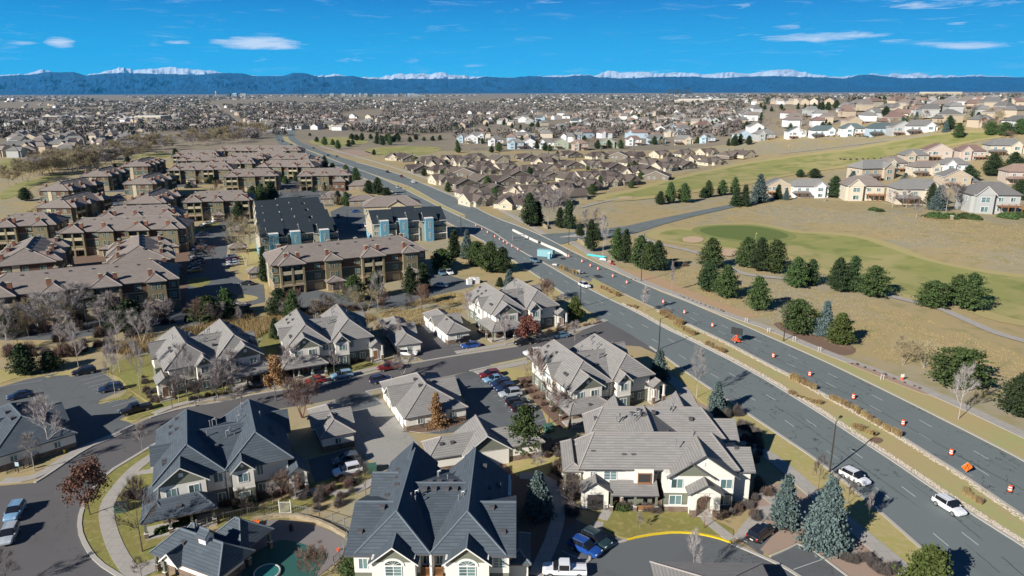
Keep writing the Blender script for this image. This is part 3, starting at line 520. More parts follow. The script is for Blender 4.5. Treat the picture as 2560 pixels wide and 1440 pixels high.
sheet('dirt_bed', pxw([(1560, 672), (1640, 690), (1760, 742), (1810, 760), (1900, 790), (1860, 795), (1740, 750), (1620, 705), (1540, 672)]), 'dirt', .04)
sheet('mulch_bed', smooth(pxw([(1925, 805), (1990, 808), (2080, 840), (2140, 868), (2138, 885), (2100, 890), (2040, 868), (1960, 832)]), 1), 'mulch', .05)
sheet('gravel_bed', smooth(pxw([(2105, 905), (2150, 915), (2230, 943), (2320, 985), (2320, 990), (2270, 972), (2180, 935)]), 1), 'gravel', .15, .1)
for cx, cy, rx in ((1664, 782, 16), (2190, 1103, 17)):
    sheet('mulch_ring', [tuple(G(cx + rx * cos(t), cy + rx * .45 * sin(t))[:2]) for t in [k * .524 for k in range(12)]], 'mulch', .2, .15)
sheet('pond', smooth(pxw([(985, 378), (1040, 374), (1080, 378), (1060, 384), (1000, 384)]), 1), 'water', .06)
drape('dirt_slope', [(840, 378), (900, 374), (940, 385), (900, 392), (850, 388)], 'gravel', .1, 0); 
# apartment complex paving
lot('apartment_car_park', [(440, 830), (458, 740), (458, 640), (475, 590), (500, 560), (560, 540), (600, 540), (598, 570), (570, 600), (562, 672), (600, 700), (660, 712), (662, 755), (600, 770), (560, 800), (500, 820)], 'asphalt_lot', .02)
lot('apartment_car_park', [(835, 560), (825, 530), (880, 505), (930, 520), (940, 560), (930, 610), (850, 612)], 'asphalt_lot', .02)
lot('apartment_car_park', [(700, 735), (760, 720), (900, 745), (1000, 735), (1060, 690), (1110, 685), (1180, 705), (1185, 716), (1090, 738), (1000, 765), (760, 785), (740, 800)], 'asphalt_lot', .02)
lot('apartment_lane', [(-40, 850), (-40, 800), (200, 800), (450, 765), (470, 790), (460, 806), (300, 830), (150, 850)], 'asphalt_lot', .02)
lot('apartment_car_park', [(225, 520), (240, 500), (330, 480), (420, 470), (440, 480), (310, 500), (300, 540), (240, 545)], 'asphalt_lot', .02)
lot('apartment_car_park', [(690, 500), (670, 470), (700, 440), (760, 430), (790, 470), (860, 490), (840, 500), (760, 505)], 'asphalt_lot', .02); lot('apartment_lane', [(560, 540), (620, 520), (700, 505), (840, 500), (835, 515), (700, 520), (610, 540)], 'asphalt_lot', .02)
lot('apartment_court', [(235, 470), (340, 465), (420, 455), (560, 440), (680, 440), (690, 450), (560, 455), (430, 470), (330, 480), (240, 480)], 'asphalt_lot', .02)
sheet('lawn', smooth(pxw([(228, 505), (300, 500), (320, 513), (245, 517)]), 1), 'lawn_dry', .05); sheet('lawn', smooth(pxw([(465, 700), (520, 690), (530, 705), (500, 720), (470, 715)]), 1), 'lawn', .06)
sheet('lawn', smooth(pxw([(595, 735), (640, 740), (648, 748), (610, 756), (590, 752)]), 1), 'lawn_dry', .07, .05, side='conc'); sheet('lawn', smooth(pxw([(480, 575), (520, 560), (560, 552), (530, 572), (500, 580)]), 1), 'lawn', .06)
lot('shade_ground', [(0, 600), (480, 560), (460, 800), (0, 830)], 'mulch', .008); sheet('lawn', pxw([(600, 620), (660, 600), (670, 730), (640, 700), (600, 680)]), 'lawn_dry', .03)  # dark mulch sheet stands in for shade among the apartments
# far arterial road over the plain
sheet('far_road', pxw([(640, 322), (600, 305), (565, 285), (545, 262), (536, 262), (548, 285), (575, 305), (600, 317), (620, 330), (690, 336), (700, 326)]), 'walk', .3)
sheet('cross_street', pxw([(670, 318), (800, 314), (900, 312), (900, 316), (800, 319), (700, 324)]), 'conc', .2)
# ================================================================ vegetation
def rnd_dirs(k):
    v = np.random.normal(size=(k, 3)); return v / np.linalg.norm(v, axis=1, keepdims=True)
def leaves(P, size, up=0.3, asp=.35, var=.4):            # small leaf-sized quads at points P
    k = len(P); d = rnd_dirs(k); d[:, 2] += up; d /= np.linalg.norm(d, axis=1, keepdims=True)
    q = rnd_dirs(k); s = np.cross(d, q); s /= (np.linalg.norm(s, axis=1, keepdims=True) + 1e-9)
    z = size * (1 + np.random.uniform(-var, var, (k, 1))); a = d * z; b = s * z * asp
    return np.stack([P - b * .6, P + a * .55 - b, P + a + b * .2, P + a * .45 + b], axis=1)
def trunk_mb(h, r, m, lean=0.0, n=7):
    b = MB(); p = Vector((0, 0, -.15)); k = 4
    for i in range(k):
        q = Vector((lean * (i + 1) / k + random.uniform(-.04, .04), random.uniform(-.04, .04), h * (i + 1) / k)); b.tube(p, q, r * (1 - .75 * i / k), r * (1 - .75 * (i + 1) / k), m, n, cap=False); p = q
    return b
def pine_root(seed, h, w, m, shape, nclump, bark='bark', leafs=24, sz=.34, base=.08):
    random.seed(seed); np.random.seed(seed); t = thing('spruce_tree' if shape == 'spruce' and 'leaf' not in m else 'pine_tree' if 'leaf' not in m else 'broadleaf_tree', 'x', 'tree')
    tb = trunk_mb(h * .9, .16 + h * .012, bark)
    pts = []; b = MB()
    for i in range(nclump):
        u = random.random() ** .8
        z = base + (1 - base) * (1 - u if shape != 'round' else random.random())
        zz = (z - base) / (1 - base)
        if shape == 'spruce': rr = (1 - zz) ** .85
        elif shape == 'pine': rr = min(1, (1 - zz) ** .55 * 1.08) * (0.72 + .28 * min(1, zz * 5))
        else: rr = sqrt(max(0, 1 - (zz * 1.75 - .70) ** 2)) if zz < .98 else .1
        a = random.uniform(0, 2 * pi); lob = 1 + (.10 if shape == 'spruce' else .20) * sin(a * 3 + seed + z * 6) + .15 * sin(a * 5 - seed * 2 + z * 11)
        r = w / 2 * rr * lob * random.uniform(.62, 1.0); c = Vector((r * cos(a), r * sin(a), z * h))
        if shape == 'spruce': c.z -= r * .22
        else: c.z += r * .1
        pts.append((c, a, r))
    for c, a, r in pts:
        k = leafs; cs = (.50 if shape != 'spruce' else .42) * (.6 + .05 * h) * random.uniform(.7, 1.3)
        P = np.random.normal(size=(k, 3)) * cs * .5; rad = np.array([cos(a), sin(a), 0])
        P += np.outer(np.random.uniform(-.9, .4, k) * min(r, 1.4), rad); P[:, 2] *= .55
        P += np.array(c); b.arr(leaves(P, sz, .5 if shape != 'spruce' else .15, .42), m)
        if random.random() < .22: tb.tube((0, 0, max(.3, c.z - .3 * r)), c, .05, .015, bark, 4, cap=False)
    # inner dark mass of twigs so the crown is not see-through in its core
    k = int(nclump * 6); z = np.random.uniform(base * h, h * .93, k); zz = (z / h - base) / (1 - base)
    rr = (1 - zz) ** .75 * w * .30; a = np.random.uniform(0, 2 * pi, k); rr = rr * np.sqrt(np.random.uniform(0, 1, k))
    b.arr(leaves(np.stack([rr * np.cos(a), rr * np.sin(a), z], 1), sz * 1.5, .2, .6), m)
    tb.obj('trunk', t, uv=False); b.obj('crown', t, uv=False); return t
def branch(b, p, d, L, r, lv, m, spread, ends, seg=2, gn=3, grav=.0):
    q = p
    for i in range(seg):
        e = q + d * (L / seg); b.tube(q, e, r * (1 - .35 * i / seg), r * (1 - .35 * (i + 1) / seg), m, 5 if lv > 2 else 3, cap=False); q = e
        d = (d + Vector((random.uniform(-1, 1), random.uniform(-1, 1), random.uniform(-.3, .6))) * .13).normalized()
        if lv > 0:
            for _ in range(gn if i == seg - 1 else max(1, gn - 1)):
                ax = d.orthogonal().normalized(); ax.rotate(Matrix.Rotation(random.uniform(0, 2 * pi), 3, d)); nd = (d + ax * spread * random.uniform(.6, 1.2) + Vector((0, 0, .16 - grav))).normalized()
                branch(b, q, nd, L * random.uniform(.58, .8), r * .55, lv - 1, m, spread, ends, seg, gn, grav)
    if lv <= 1: ends.append((q, d))
def bare_root(seed, h, w, m, mt='bark_pale', lv=4, leaf=None, nleaf=0, spread=.62, r0=.13, tw=.015, stem=.3, multi=1, name='bare_tree', grav=0., fine=10):
    random.seed(seed); np.random.seed(seed); t = thing(name, 'x', 'tree'); tb = MB(); b = MB(); ends = []
    for s_ in range(multi):
        a = 2 * pi * s_ / max(multi, 1) + random.random(); d0 = Vector((cos(a) * .42, sin(a) * .42, 1)).normalized() if multi > 1 else Vector((0, 0, 1))
        p = Vector((0, 0, -.15)); top = p + d0 * h * stem; tb.tube(p, top, r0, r0 * .7, mt, 6, cap=False)
        L = h * .30; q = top; d = d0; rr = r0 * .62; k = 4
        for i in range(k):                      # leader with side limbs
            e = q + d * h * (1 - stem) / k * .92; b.tube(q, e, rr, rr * .62, m, 5, cap=False)
            for _ in range(4):
                a2 = random.uniform(0, 2 * pi); up = .55 + .35 * i / k; nd = Vector((cos(a2) * spread * 1.5, sin(a2) * spread * 1.5, up)).normalized(); f = [1.0, .95, .75, .5][i]
                branch(b, q + (e - q) * random.random(), nd, w * .25 * f, rr * .5, lv - 2, m, spread, ends, 2, 2, grav)
            q = e; rr *= .62; d = (d + Vector((random.uniform(-.1, .1), random.uniform(-.1, .1), 0))).normalized()
        ends.append((q, d))
    if fine:                                    # the last twigs as slivers
        E_ = np.array([tuple(e[0]) for e in ends]); D_ = np.array([tuple(e[1]) for e in ends]); P = np.repeat(E_, fine, 0); Dd = np.repeat(D_, fine, 0) + np.random.normal(size=(len(P), 3)) * .34
        Dd[:, 2] += .32 - grav; Dd /= np.linalg.norm(Dd, axis=1, keepdims=True); Ln = np.random.uniform(.07, .19, (len(P), 1)) * h; S = np.cross(Dd, rnd_dirs(len(P))); S /= np.linalg.norm(S, axis=1, keepdims=True)
        b.arr(np.stack([P - S * tw, P + Dd * Ln, P + S * tw], 1), m, 3)
    if leaf:
        E_ = np.array([tuple(e[0]) for e in ends]); P = E_[np.random.randint(0, len(E_), nleaf)] + np.random.normal(size=(nleaf, 3)) * h * .05
        lb = MB(); lb.arr(leaves(P, .26, -.2, .55), leaf); lb.obj('leaves', t, uv=False)
    tb.obj('trunk', t, uv=False); b.obj('crown', t, uv=False); return t
def bush_root(seed, w, h, m, n=1100, twig=None, name='shrub', sz=.2):
    random.seed(seed); np.random.seed(seed); t = None; b = MB(); d = rnd_dirs(n); d[:, 2] = np.abs(d[:, 2]); r = np.random.uniform(.55, 1, (n, 1)) ** .6
    lob = 1 + .13 * np.sin(np.arctan2(d[:, 1], d[:, 0]) * 3 + seed)[:, None]; P = d * r * np.array([w / 2, w / 2, h]) * lob
    if m.startswith('needle'): b.arr(leaves(P, sz, .4, .4), m)
    else:
        k = n; O = P * .35; O[:, 2] *= .5; P = d * (r * .5 + .5) * np.array([w / 2, w / 2, h]) * lob * np.random.uniform(.75, 1.08, (k, 1)); S = np.cross(P - O, rnd_dirs(k)); S /= np.linalg.norm(S, axis=1, keepdims=True); b.arr(np.stack([O - S * .022, P, O + S * .022], 1), m, 3); b.arr(leaves(P * np.random.uniform(.6, 1, (k, 1)), .09, .4, .3), m)
    for i in range(14):
        a = random.uniform(0, 2 * pi); b.tube((0, 0, -.05), (cos(a) * w * .35, sin(a) * w * .35, h * random.uniform(.6, .95)), .03, .01, twig or m, 3, cap=False)
    o = b.obj(name, uv=False); return tag(o, 'x', 'shrub')
def tuft_root(seed, w, h, m='drygrass', n=260):
    random.seed(seed); np.random.seed(seed); b = MB(); P = np.random.uniform(-1, 1, (n, 3)) * np.array([w * .22, w * .22, 0]); a = np.random.uniform(0, 2 * pi, n); s = np.random.uniform(0, .55, n)
    D = np.stack([np.cos(a) * s * w / 2 / h * 1.3, np.sin(a) * s * w / 2 / h * 1.3, np.ones(n)], 1) * h * np.random.uniform(.6, 1.05, (n, 1)); S = rnd_dirs(n) * .035; S[:, 2] = 0
    b.arr(np.stack([P - S, P + D * .7 - S, P + D, P + S], 1), m); o = b.obj('grass_tuft', uv=False); return tag(o, 'x', 'ornamental grass')
VEG = {
 'pine1': (lambda: pine_root(1, 8, 6.2, 'needle', 'pine', 250), 8, 6.2), 'pine2': (lambda: pine_root(2, 8, 5.6, 'needle', 'pine', 230), 8, 5.6), 'pine3': (lambda: pine_root(3, 7, 7.0, 'needle', 'round', 250), 7, 7.4),
 'pine4': (lambda: pine_root(4, 8, 4.4, 'needle_dark', 'pine', 210), 8, 4.4), 'pdark': (lambda: pine_root(5, 8, 6.4, 'needle_dark', 'pine', 250), 8, 6.4), 'pnarrow': (lambda: pine_root(6, 9, 3.6, 'needle_dark', 'spruce', 230), 9, 3.6),
 'spruce': (lambda: pine_root(7, 8, 4.8, 'needle_blue', 'spruce', 420, leafs=20, sz=.34), 8, 4.8), 'spruce2': (lambda: pine_root(8, 9, 7.2, 'needle_blue', 'spruce', 560, leafs=22, sz=.34), 9, 7.2), 'pyellow': (lambda: pine_root(9, 7, 5.0, 'needle_yellow', 'pine', 260), 7, 5.0),
 'spyel': (lambda: pine_root(10, 7, 4.4, 'needle_blue', 'spruce', 300), 7, 4.4),
 'pale1': (lambda: bare_root(21, 9, 6.0, 'twig_pale', spread=.5), 9, 6.6), 'pale2': (lambda: bare_root(22, 9, 5.0, 'twig_pale', spread=.42, multi=2), 9, 5.6), 'pale3': (lambda: bare_root(23, 8, 5.0, 'twig_pale', spread=.45), 8, 5.4),
 'tan1': (lambda: bare_root(24, 9, 7.5, 'twig_tan', spread=.6, multi=2), 9, 8.5), 'tan2': (lambda: bare_root(25, 9, 7.5, 'twig_tan', spread=.55, multi=3), 9, 9), 'red1': (lambda: bare_root(26, 6, 5.5, 'twig_red', 'bark_red', spread=.62), 6, 6), 'red2': (lambda: bare_root(27, 5, 5.5, 'twig_red', 'bark_red', spread=.65, multi=3, fine=14), 5, 6),
 'dark1': (lambda: bare_root(28, 8, 6.0, 'twig_dark', 'bark', spread=.62), 8, 6.6), 'small': (lambda: bare_root(29, 4.5, 2.6, 'twig_pale', spread=.5, r0=.05, name='young_tree'), 4.5, 2.8), 'thin': (lambda: bare_root(30, 7, 2.2, 'twig_pale', spread=.35, r0=.08, name='young_tree'), 7, 2.4),
 'cw1': (lambda: bare_root(64, 9, 7.5, 'twig_tan', spread=.6, multi=2, name='cottonwood_tree', tw=.03), 9, 8.5), 'cw2': (lambda: bare_root(65, 9, 8, 'twig_tan', spread=.6, multi=3, name='cottonwood_tree', tw=.03), 9, 9), 'cw3': (lambda: bare_root(66, 9, 7, 'twig_pale', spread=.6, multi=2, name='cottonwood_tree', tw=.03), 9, 8.5),
 'oak1': (lambda: bare_root(31, 8, 6.4, 'twig_dark', 'bark', leaf='leaf_brown', nleaf=3800, fine=4, name='oak_tree'), 8, 7), 'oak2': (lambda: bare_root(32, 7, 5.4, 'twig_dark', 'bark', leaf='leaf_gold', nleaf=4200, fine=3, name='oak_tree'), 7, 6), 'oak3': (lambda: bare_root(33, 5, 4.6, 'twig_dark', 'bark', leaf='leaf_red', nleaf=3200, fine=4, name='oak_tree', stem=.2), 5, 5.2),
 'orange': (lambda: pine_root(34, 7, 4.4, 'leaf_gold', 'spruce', 260, leafs=16, sz=.25), 7, 4.4),
 'bush': (lambda: bush_root(41, 1.6, 1.1, 'shrub_brown'), 1.1, 1.7), 'bushg': (lambda: bush_root(42, 1.7, 1.2, 'shrub_grey'), 1.2, 1.8), 'bushe': (lambda: bush_root(43, 1.7, 1.0, 'needle', sz=.22, name='evergreen_shrub'), 1.0, 1.8), 'bushr': (lambda: bush_root(44, 1.8, 1.3, 'twig_red', 500, name='twiggy_bush'), 1.3, 1.9), 'juniper': (lambda: bush_root(45, 4.5, 1.3, 'needle', 2600, sz=.3, name='juniper_bush'), 1.3, 4.6), 'ball': (lambda: bush_root(46, 2.6, 2.3, 'shrub_grey', 3600, sz=.16, name='clipped_bush'), 2.3, 2.8),
 'tuft': (lambda: tuft_root(51, 1.3, 1.5), 1.5, 1.3), 'tuft2': (lambda: tuft_root(52, 1.5, 1.1), 1.1, 1.5)}
def plant(kind, px, py, top=None, w=None, label=None, cat='tree', group=None, h=None, zoff=0.0, name=None):
    """stands a plant on the ground seen at (px,py); top = photo row of its tip, w = width in photo pixels"""
    mk, h0, w0 = VEG[kind]; p = G(px, py); p.z = hz(p.x, p.y) + zoff; k = pxm(p)
    H = h if h else max(.4, hgt(p, px, top)); Wd = (w / k) if w else w0 * H / h0
    st = random.getstate(); sn = np.random.get_state(); r = ST.put(kind, mk, p, random.uniform(0, 6.28), label, cat, group, (Wd / w0, Wd / w0, H / h0)); random.setstate(st); np.random.set_state(sn); random.random()
    if cat == 'tree' and False: pass
    return r
def oneof(L): return L[random.randrange(len(L))]
# --- golf course and roadside pines
GP = 'pines along the golf course'
for a in [('pine1', 1542, 652, 572, 38, 'leftmost pine of the thick row beside the roadwork paving'), ('pine4', 1564, 657, 576, 30, 'narrow pine second from the left in the thick roadside row'), ('pine2', 1600, 671, 590, 50, 'tall pine in the middle of the thick roadside row'), ('pine1', 1622, 676, 606, 46, 'pine right of the middle in the thick roadside row'), ('pdark', 1643, 676, 604, 50, 'rightmost pine of the thick roadside row, casting a long shadow'),
          ('pine1', 1777, 670, 597, 60, 'upright pine between the sand bunkers and the cart path'), ('pdark', 1770, 728, 655, 62, 'left pine of the touching pair just below the cart path'), ('pine1', 1814, 744, 665, 60, 'right pine of the touching pair just below the cart path'),
          ('pine1', 1866, 668, 595, 56, 'left pine of the dense clump on the fairway edge'), ('pdark', 1900, 678, 597, 52, 'middle pine of the dense clump on the fairway edge'), ('pine2', 1936, 682, 600, 60, 'right pine of the dense clump on the fairway edge'), ('pine2', 1893, 775, 692, 58, 'lone egg shaped pine on dry grass with its shadow to the right'),
          ('pine1', 1990, 718, 645, 58, 'pine beside the cart path with a sparse tree leaning on it'), ('pine4', 2026, 712, 650, 40, 'sparse ragged pine on the fairway edge'), ('pdark', 2093, 728, 647, 56, 'left pine of the three by the fairway'), ('pine4', 2128, 728, 643, 46, 'middle tall pine of the three by the fairway'), ('pine1', 2182, 740, 667, 80, 'right broad pine of the three by the fairway'),
          ('pine3', 2330, 768, 704, 80, 'broad low pine on the cart path in front of the big fairway'), ('pine2', 2390, 762, 688, 54, 'pine squeezed between two broader pines at the cart path'), ('pine1', 2423, 774, 686, 80, 'big rounded pine right of the cart path'),
          ('pine3', 1992, 830, 752, 88, 'bushy pine behind the tall brown lamp post'), ('spruce', 2060, 838, 755, 50, 'blue spruce between a bushy pine and a yellow green pine'), ('pyellow', 2098, 860, 785, 60, 'yellow green pine at the end of the mulch bed'), ('pine3', 2396, 964, 876, 138, 'widest dark pine beside the roadside path'), ('pdark', 2545, 1040, 935, 95, 'dark pine cut by the right edge of the view'),
          ('pine4', 1650, 511, 479, 24, 'small pine left of the four beside the golf road'), ('pine1', 1675, 508, 457, 30, 'second pine from the left on the dry rough above the golf road'), ('pine1', 1710, 506, 459, 36, 'fuller pine on the dry rough above the golf road'), ('pine4', 1758, 495, 470, 20, 'smallest pine on the dry rough above the golf road'), ('pine1', 1770, 493, 452, 26, 'pine touching the smallest pine above the golf road'), ('pine2', 1805, 488, 450, 28, 'lone pine right of the touching pair above the golf road'), ('pine2', 1836, 486, 443, 24, 'pine standing left of the tall blue spruce'),
          ('spruce', 1897, 505, 437, 44, 'tall blue spruce beside the golf road'), ('pnarrow', 1840, 516, 470, 30, 'left one of two dark spruces at the golf road'), ('pnarrow', 1861, 516, 463, 26, 'right one of two dark spruces at the golf road'),
          ('pdark', 1325, 566, 485, 46, 'tall pine behind the stone entry wall'), ('pnarrow', 1345, 562, 505, 30, 'narrow pine right of the tall pine behind the entry wall'), ('pine4', 1422, 572, 503, 34, 'pine at the corner of the club road'), ('pine4', 1400, 570, 520, 24, 'thin pine among pale bare trees near the club road'), ('pdark', 1477, 628, 551, 34, 'dark pine in the planting right of the club road'), ('pine4', 1450, 590, 560, 22, 'short pine at the club road entrance'), ('pnarrow', 1492, 600, 560, 24, 'dark narrow tree behind the club road planting'),
          ('pdark', 2085, 492, 443, 40, 'dark pine beside the white walled house'), ('pine1', 2395, 345, 308, 28, 'round pine at the top end of the fairway'), ('pine3', 2475, 338, 304, 33, 'dark round topped tree on the crest'), ('pine3', 2510, 340, 306, 34, 'round topped tree right of the dark one on the crest'), ('pine3', 2548, 336, 298, 34, 'dark tree at the right edge on the crest')]:
    plant(a[0], a[1], a[2], a[3], a[4], a[5], group=GP)
for a in [('pine1', 1312, 1132, 1018, 92, 'bright green pine beside the low garage roof'), ('spruce', 1345, 1288, 1183, 76, 'blue spruce in the dark gap between the slate and tan townhouses'), ('spruce', 1960, 1312, 1190, 72, 'blue spruce left of the largest spruce'), ('spruce2', 2062, 1364, 1196, 124, 'largest blue spruce, spreading over the gravel by the road'), ('spruce', 1790, 1035, 955, 48, 'blue spruce above two clipped grey bushes'), ('spyel', 1647, 948, 876, 48, 'spruce with yellowed tip at the townhouse corner'), ('pyellow', 2312, 1500, 1372, 116, 'yellow green pine cut by the bottom edge near the road'),
          ('pyellow', 1437, 802, 742, 40, 'yellow green pine at the corner of the side street'), ('spyel', 1273, 716, 675, 30, 'grey green spruce behind the white townhouse'), ('pnarrow', 1250, 716, 694, 22, 'small cone shaped conifer behind the white townhouse'), ('pine3', 890, 1450, 1394, 90, 'dark green pine top in front of the slate roofed townhouse'), ('pine4', 690, 848, 797, 28, 'bright pine behind the left end of a townhouse'),
          ('pdark', 62, 937, 862, 64, 'dark pine by the left car park'), ('pdark', 128, 925, 880, 60, 'low dark pine with a white sign in front of it'), ('pine4', 28, 842, 785, 54, 'dark tree in the thicket at the left edge'),
          ('pine1', 520, 802, 742, 88, 'wide pine at the end of the apartment car park'), ('pine2', 568, 795, 722, 52, 'tall pine right of the wide one at the apartment car park'), ('pdark', 330, 832, 752, 84, 'dark pine in front of the apartment arches'), ('pine4', 290, 825, 768, 44, 'dark pine left of the one before the arches'), ('pdark', 702, 790, 722, 64, 'dark pine in front of the apartment garages'), ('pine2', 735, 802, 725, 40, 'tall pine beside the dark one at the garages'),
          ('pine1', 888, 752, 690, 64, 'broad pine in front of the long apartment building'), ('pine2', 940, 742, 678, 46, 'pine behind the pale bare tree at the long apartment building'), ('pdark', 1026, 738, 668, 38, 'dark pine left of two at the right half of the long apartment building'), ('pine4', 1060, 725, 662, 36, 'right pine of the two before the long apartment building'), ('pnarrow', 662, 703, 618, 28, 'tall dark spruce at the left corner of the long apartment building'),
          ('pine3', 1106, 678, 624, 60, 'round pine right of the long apartment building'), ('pnarrow', 1136, 642, 577, 36, 'dark green spruce near the blue townhouses'), ('spruce', 1168, 645, 577, 34, 'blue green spruce near the blue townhouses'), ('pine3', 1192, 662, 605, 58, 'left pine of the roadside clump by the two white cars'), ('pine1', 1226, 680, 606, 62, 'middle pine of the roadside clump by the two white cars'), ('pdark', 1256, 682, 620, 50, 'right pine of the roadside clump shading the road'),
          ('pnarrow', 462, 622, 565, 28, 'dark spruce at the corner of the hipped roof apartment'), ('pdark', 65, 502, 470, 34, 'lone dark tree on the grass left of the apartments'), ('pdark', 601, 560, 505, 38, 'dark pine right of the apartment car park'), ('pdark', 632, 510, 468, 32, 'dark pine above the black roofed townhouses'), ('pine4', 520, 542, 500, 30, 'dark pine in front of the balcony apartment'), ('pnarrow', 491, 542, 500, 16, 'narrow spruce in front of the balcony apartment'), ('pnarrow', 425, 547, 500, 18, 'narrow spruce between apartment roofs')]:
    plant(a[0], a[1], a[2], a[3], a[4], a[5], group='conifers around the townhouses')
for a in [(812, 417, 390, 18), (815, 430, 405, 18), (832, 432, 408, 24), (865, 434, 412, 20), (890, 457, 420, 26), (922, 484, 452, 28), (945, 487, 445, 30), (966, 490, 470, 26), (812, 478, 456, 10), (846, 512, 478, 22), (866, 515, 480, 22), (700, 455, 430, 22), (715, 460, 440, 20), (680, 500, 455, 40), (655, 505, 460, 34), (742, 455, 430, 18), (436, 460, 430, 30), (500, 452, 408, 26), (530, 460, 440, 28), (452, 495, 478, 24), (398, 455, 430, 16), (735, 385, 372, 12), (670, 470, 445, 24), (440, 400, 372, 18), (475, 470, 455, 22), (582, 500, 480, 20), (385, 452, 432, 12), (320, 405, 392, 18), (288, 420, 410, 12)]:
    plant(oneof(['pdark', 'pine1', 'pine4', 'pnarrow']), *a, 'dark conifer standing between the tan roofed apartment buildings', group='conifers between the apartments')
# --- bare and brown leaved trees close by
for a in [('pale1', 197, 920, 815, 56, 'pale bare tree behind the black pickup in the left car park'), ('pale1', 300, 930, 828, 60, 'pale bare tree between the car park and the leftmost townhouse'), ('pale3', 288, 984, 868, 46, 'bare tree on the car park island'), ('pale1', 352, 984, 858, 46, 'slender bare tree at the corner of the leftmost townhouse'), ('pale1', 127, 1140, 1000, 98, 'large silvery bare tree in front of the left slate garage'), ('pale3', 87, 1178, 1088, 62, 'smaller bare tree by the garage fence at the street bend'),
          ('pale1', 470, 1004, 868, 66, 'pale bare tree in front of the leftmost tan townhouse'), ('pale2', 562, 983, 888, 72, 'bare tree hiding the right half of the leftmost tan townhouse'), ('small', 603, 1018, 968, 42, 'small bare tree on the far kerb of the side street'), ('small', 357, 1132, 1062, 40, 'small brown bare tree beside the bending street'), ('dark1', 356, 1380, 1214, 112, 'dark bare tree on the lawn near the clubhouse'), ('pale1', 736, 950, 868, 62, 'pale bare tree at the left end of the second townhouse'), ('small', 836, 936, 880, 30, 'slim bare tree behind the light blue car'),
          ('red2', 756, 1045, 955, 78, 'reddish bare tree on the corner lawn'), ('pale3', 1172, 813, 733, 36, 'bare tree against the third townhouse end wall'), ('pale3', 1263, 863, 788, 52, 'pale bare tree before the porch of the third townhouse'), ('pale2', 1007, 938, 885, 46, 'bare tree standing over the dark red pickup'), ('pale2', 972, 865, 800, 44, 'whitish leaning bare tree behind the small garage'), ('small', 1437, 852, 805, 34, 'reddish slim tree on the side street corner'),
          ('red1', 1336, 992, 880, 70, 'reddish bare tree between the car park and the corner townhouse'), ('red1', 1372, 1060, 958, 76, 'second reddish bare tree near the parked black vans'), ('red1', 1410, 1040, 985, 50, 'reddish bare tree touching the corner townhouse porch'), ('pale1', 1741, 994, 878, 44, 'white barked bare tree on the strip beside the southbound lanes'), ('pale1', 1730, 1450, 1335, 52, 'white bare tree in the turning circle'), ('red1', 1760, 1322, 1248, 56, 'multi stemmed bare tree at the front door of the tan townhouse'), ('small', 1599, 1322, 1285, 22, 'tiny orange leaved tree on the front lawn'), ('dark1', 1430, 1292, 1212, 88, 'spreading purplish bare tree beside the small gabled porch'),
          ('small', 2170, 1304, 1235, 20, 'thin staked tree beside the southbound kerb'), ('dark1', 2045, 1228, 1150, 44, 'bare tree behind the largest spruce'), ('dark1', 2120, 1260, 1200, 44, 'dark bare shrub tree between spruce and road'), ('tan2', 2257, 912, 848, 58, 'left tan bare tree on the dry grass slope'), ('tan2', 2309, 920, 860, 62, 'right tan bare tree on the dry grass slope'), ('pale1', 2396, 1048, 925, 64, 'bare tree at the path in front of the widest pine'), ('thin', 1612, 780, 718, 24, 'bare tree standing in the median'), ('thin', 1679, 729, 658, 12, 'thin bare tree beside the roadside path'),
          ('tan1', 616, 664, 553, 78, 'big yellowish bare tree beside the apartment car park'), ('pale1', 946, 784, 688, 46, 'pale bare tree before the long apartment building'), ('red1', 1055, 782, 722, 52, 'rust coloured bare tree on the dry field'), ('tan2', 1030, 730, 700, 50, 'dark red bush tree behind the dry field'), ('pale2', 150, 822, 722, 112, 'huge pale bare tree covering the left apartment building'), ('pale1', 182, 820, 718, 54, 'tall pale bare tree right of the huge one at the apartment building'), ('tan1', 84, 815, 742, 64, 'bare tree at the left corner of the apartment building'), ('pale3', 790, 800, 752, 46, 'lilac bare bush tree behind the second townhouse'),
          ('pale1', 1370, 568, 473, 44, 'tall whitish bare tree at the club road corner'), ('pale1', 1392, 567, 478, 40, 'second whitish bare tree at the club road corner'), ('pale2', 1320, 520, 478, 50, 'pale bare tree in front of the brown roofed houses'), ('pale1', 1463, 592, 528, 40, 'white bare tree beside the club road planting'), ('pale1', 1507, 642, 543, 36, 'tall white bare tree at the left of the roadside pine row'), ('pale1', 1490, 600, 525, 34, 'white bare tree behind the club road planting'), ('red2', 1365, 755, 704, 44, 'reddish round bare tree behind the third townhouse'), ('pale3', 1405, 775, 735, 30, 'bare shrub tree in the shade of the third townhouse'),
          ('dark1', 355, 1445, 1400, 50, 'bare tree top at the front walk'), ('dark1', 20, 1470, 1390, 80, 'bare tree top in the bottom left corner'), ('red2', 785, 1450, 1375, 70, 'reddish bare tree over the pool deck'), ('dark1', 915, 1240, 1165, 60, 'bare tree on the lawn between garage court and slate townhouse'), ('pale3', 1345, 1190, 1130, 50, 'bare tree beside the bright green pine'),
          ('pale3', 640, 930, 850, 60, 'bare tree in the dark gap between two townhouses'), ('pale3', 710, 940, 890, 50, 'bare bush tree at the second townhouse corner')]:
    plant(a[0], a[1], a[2], a[3], a[4], a[5], group='bare winter trees')
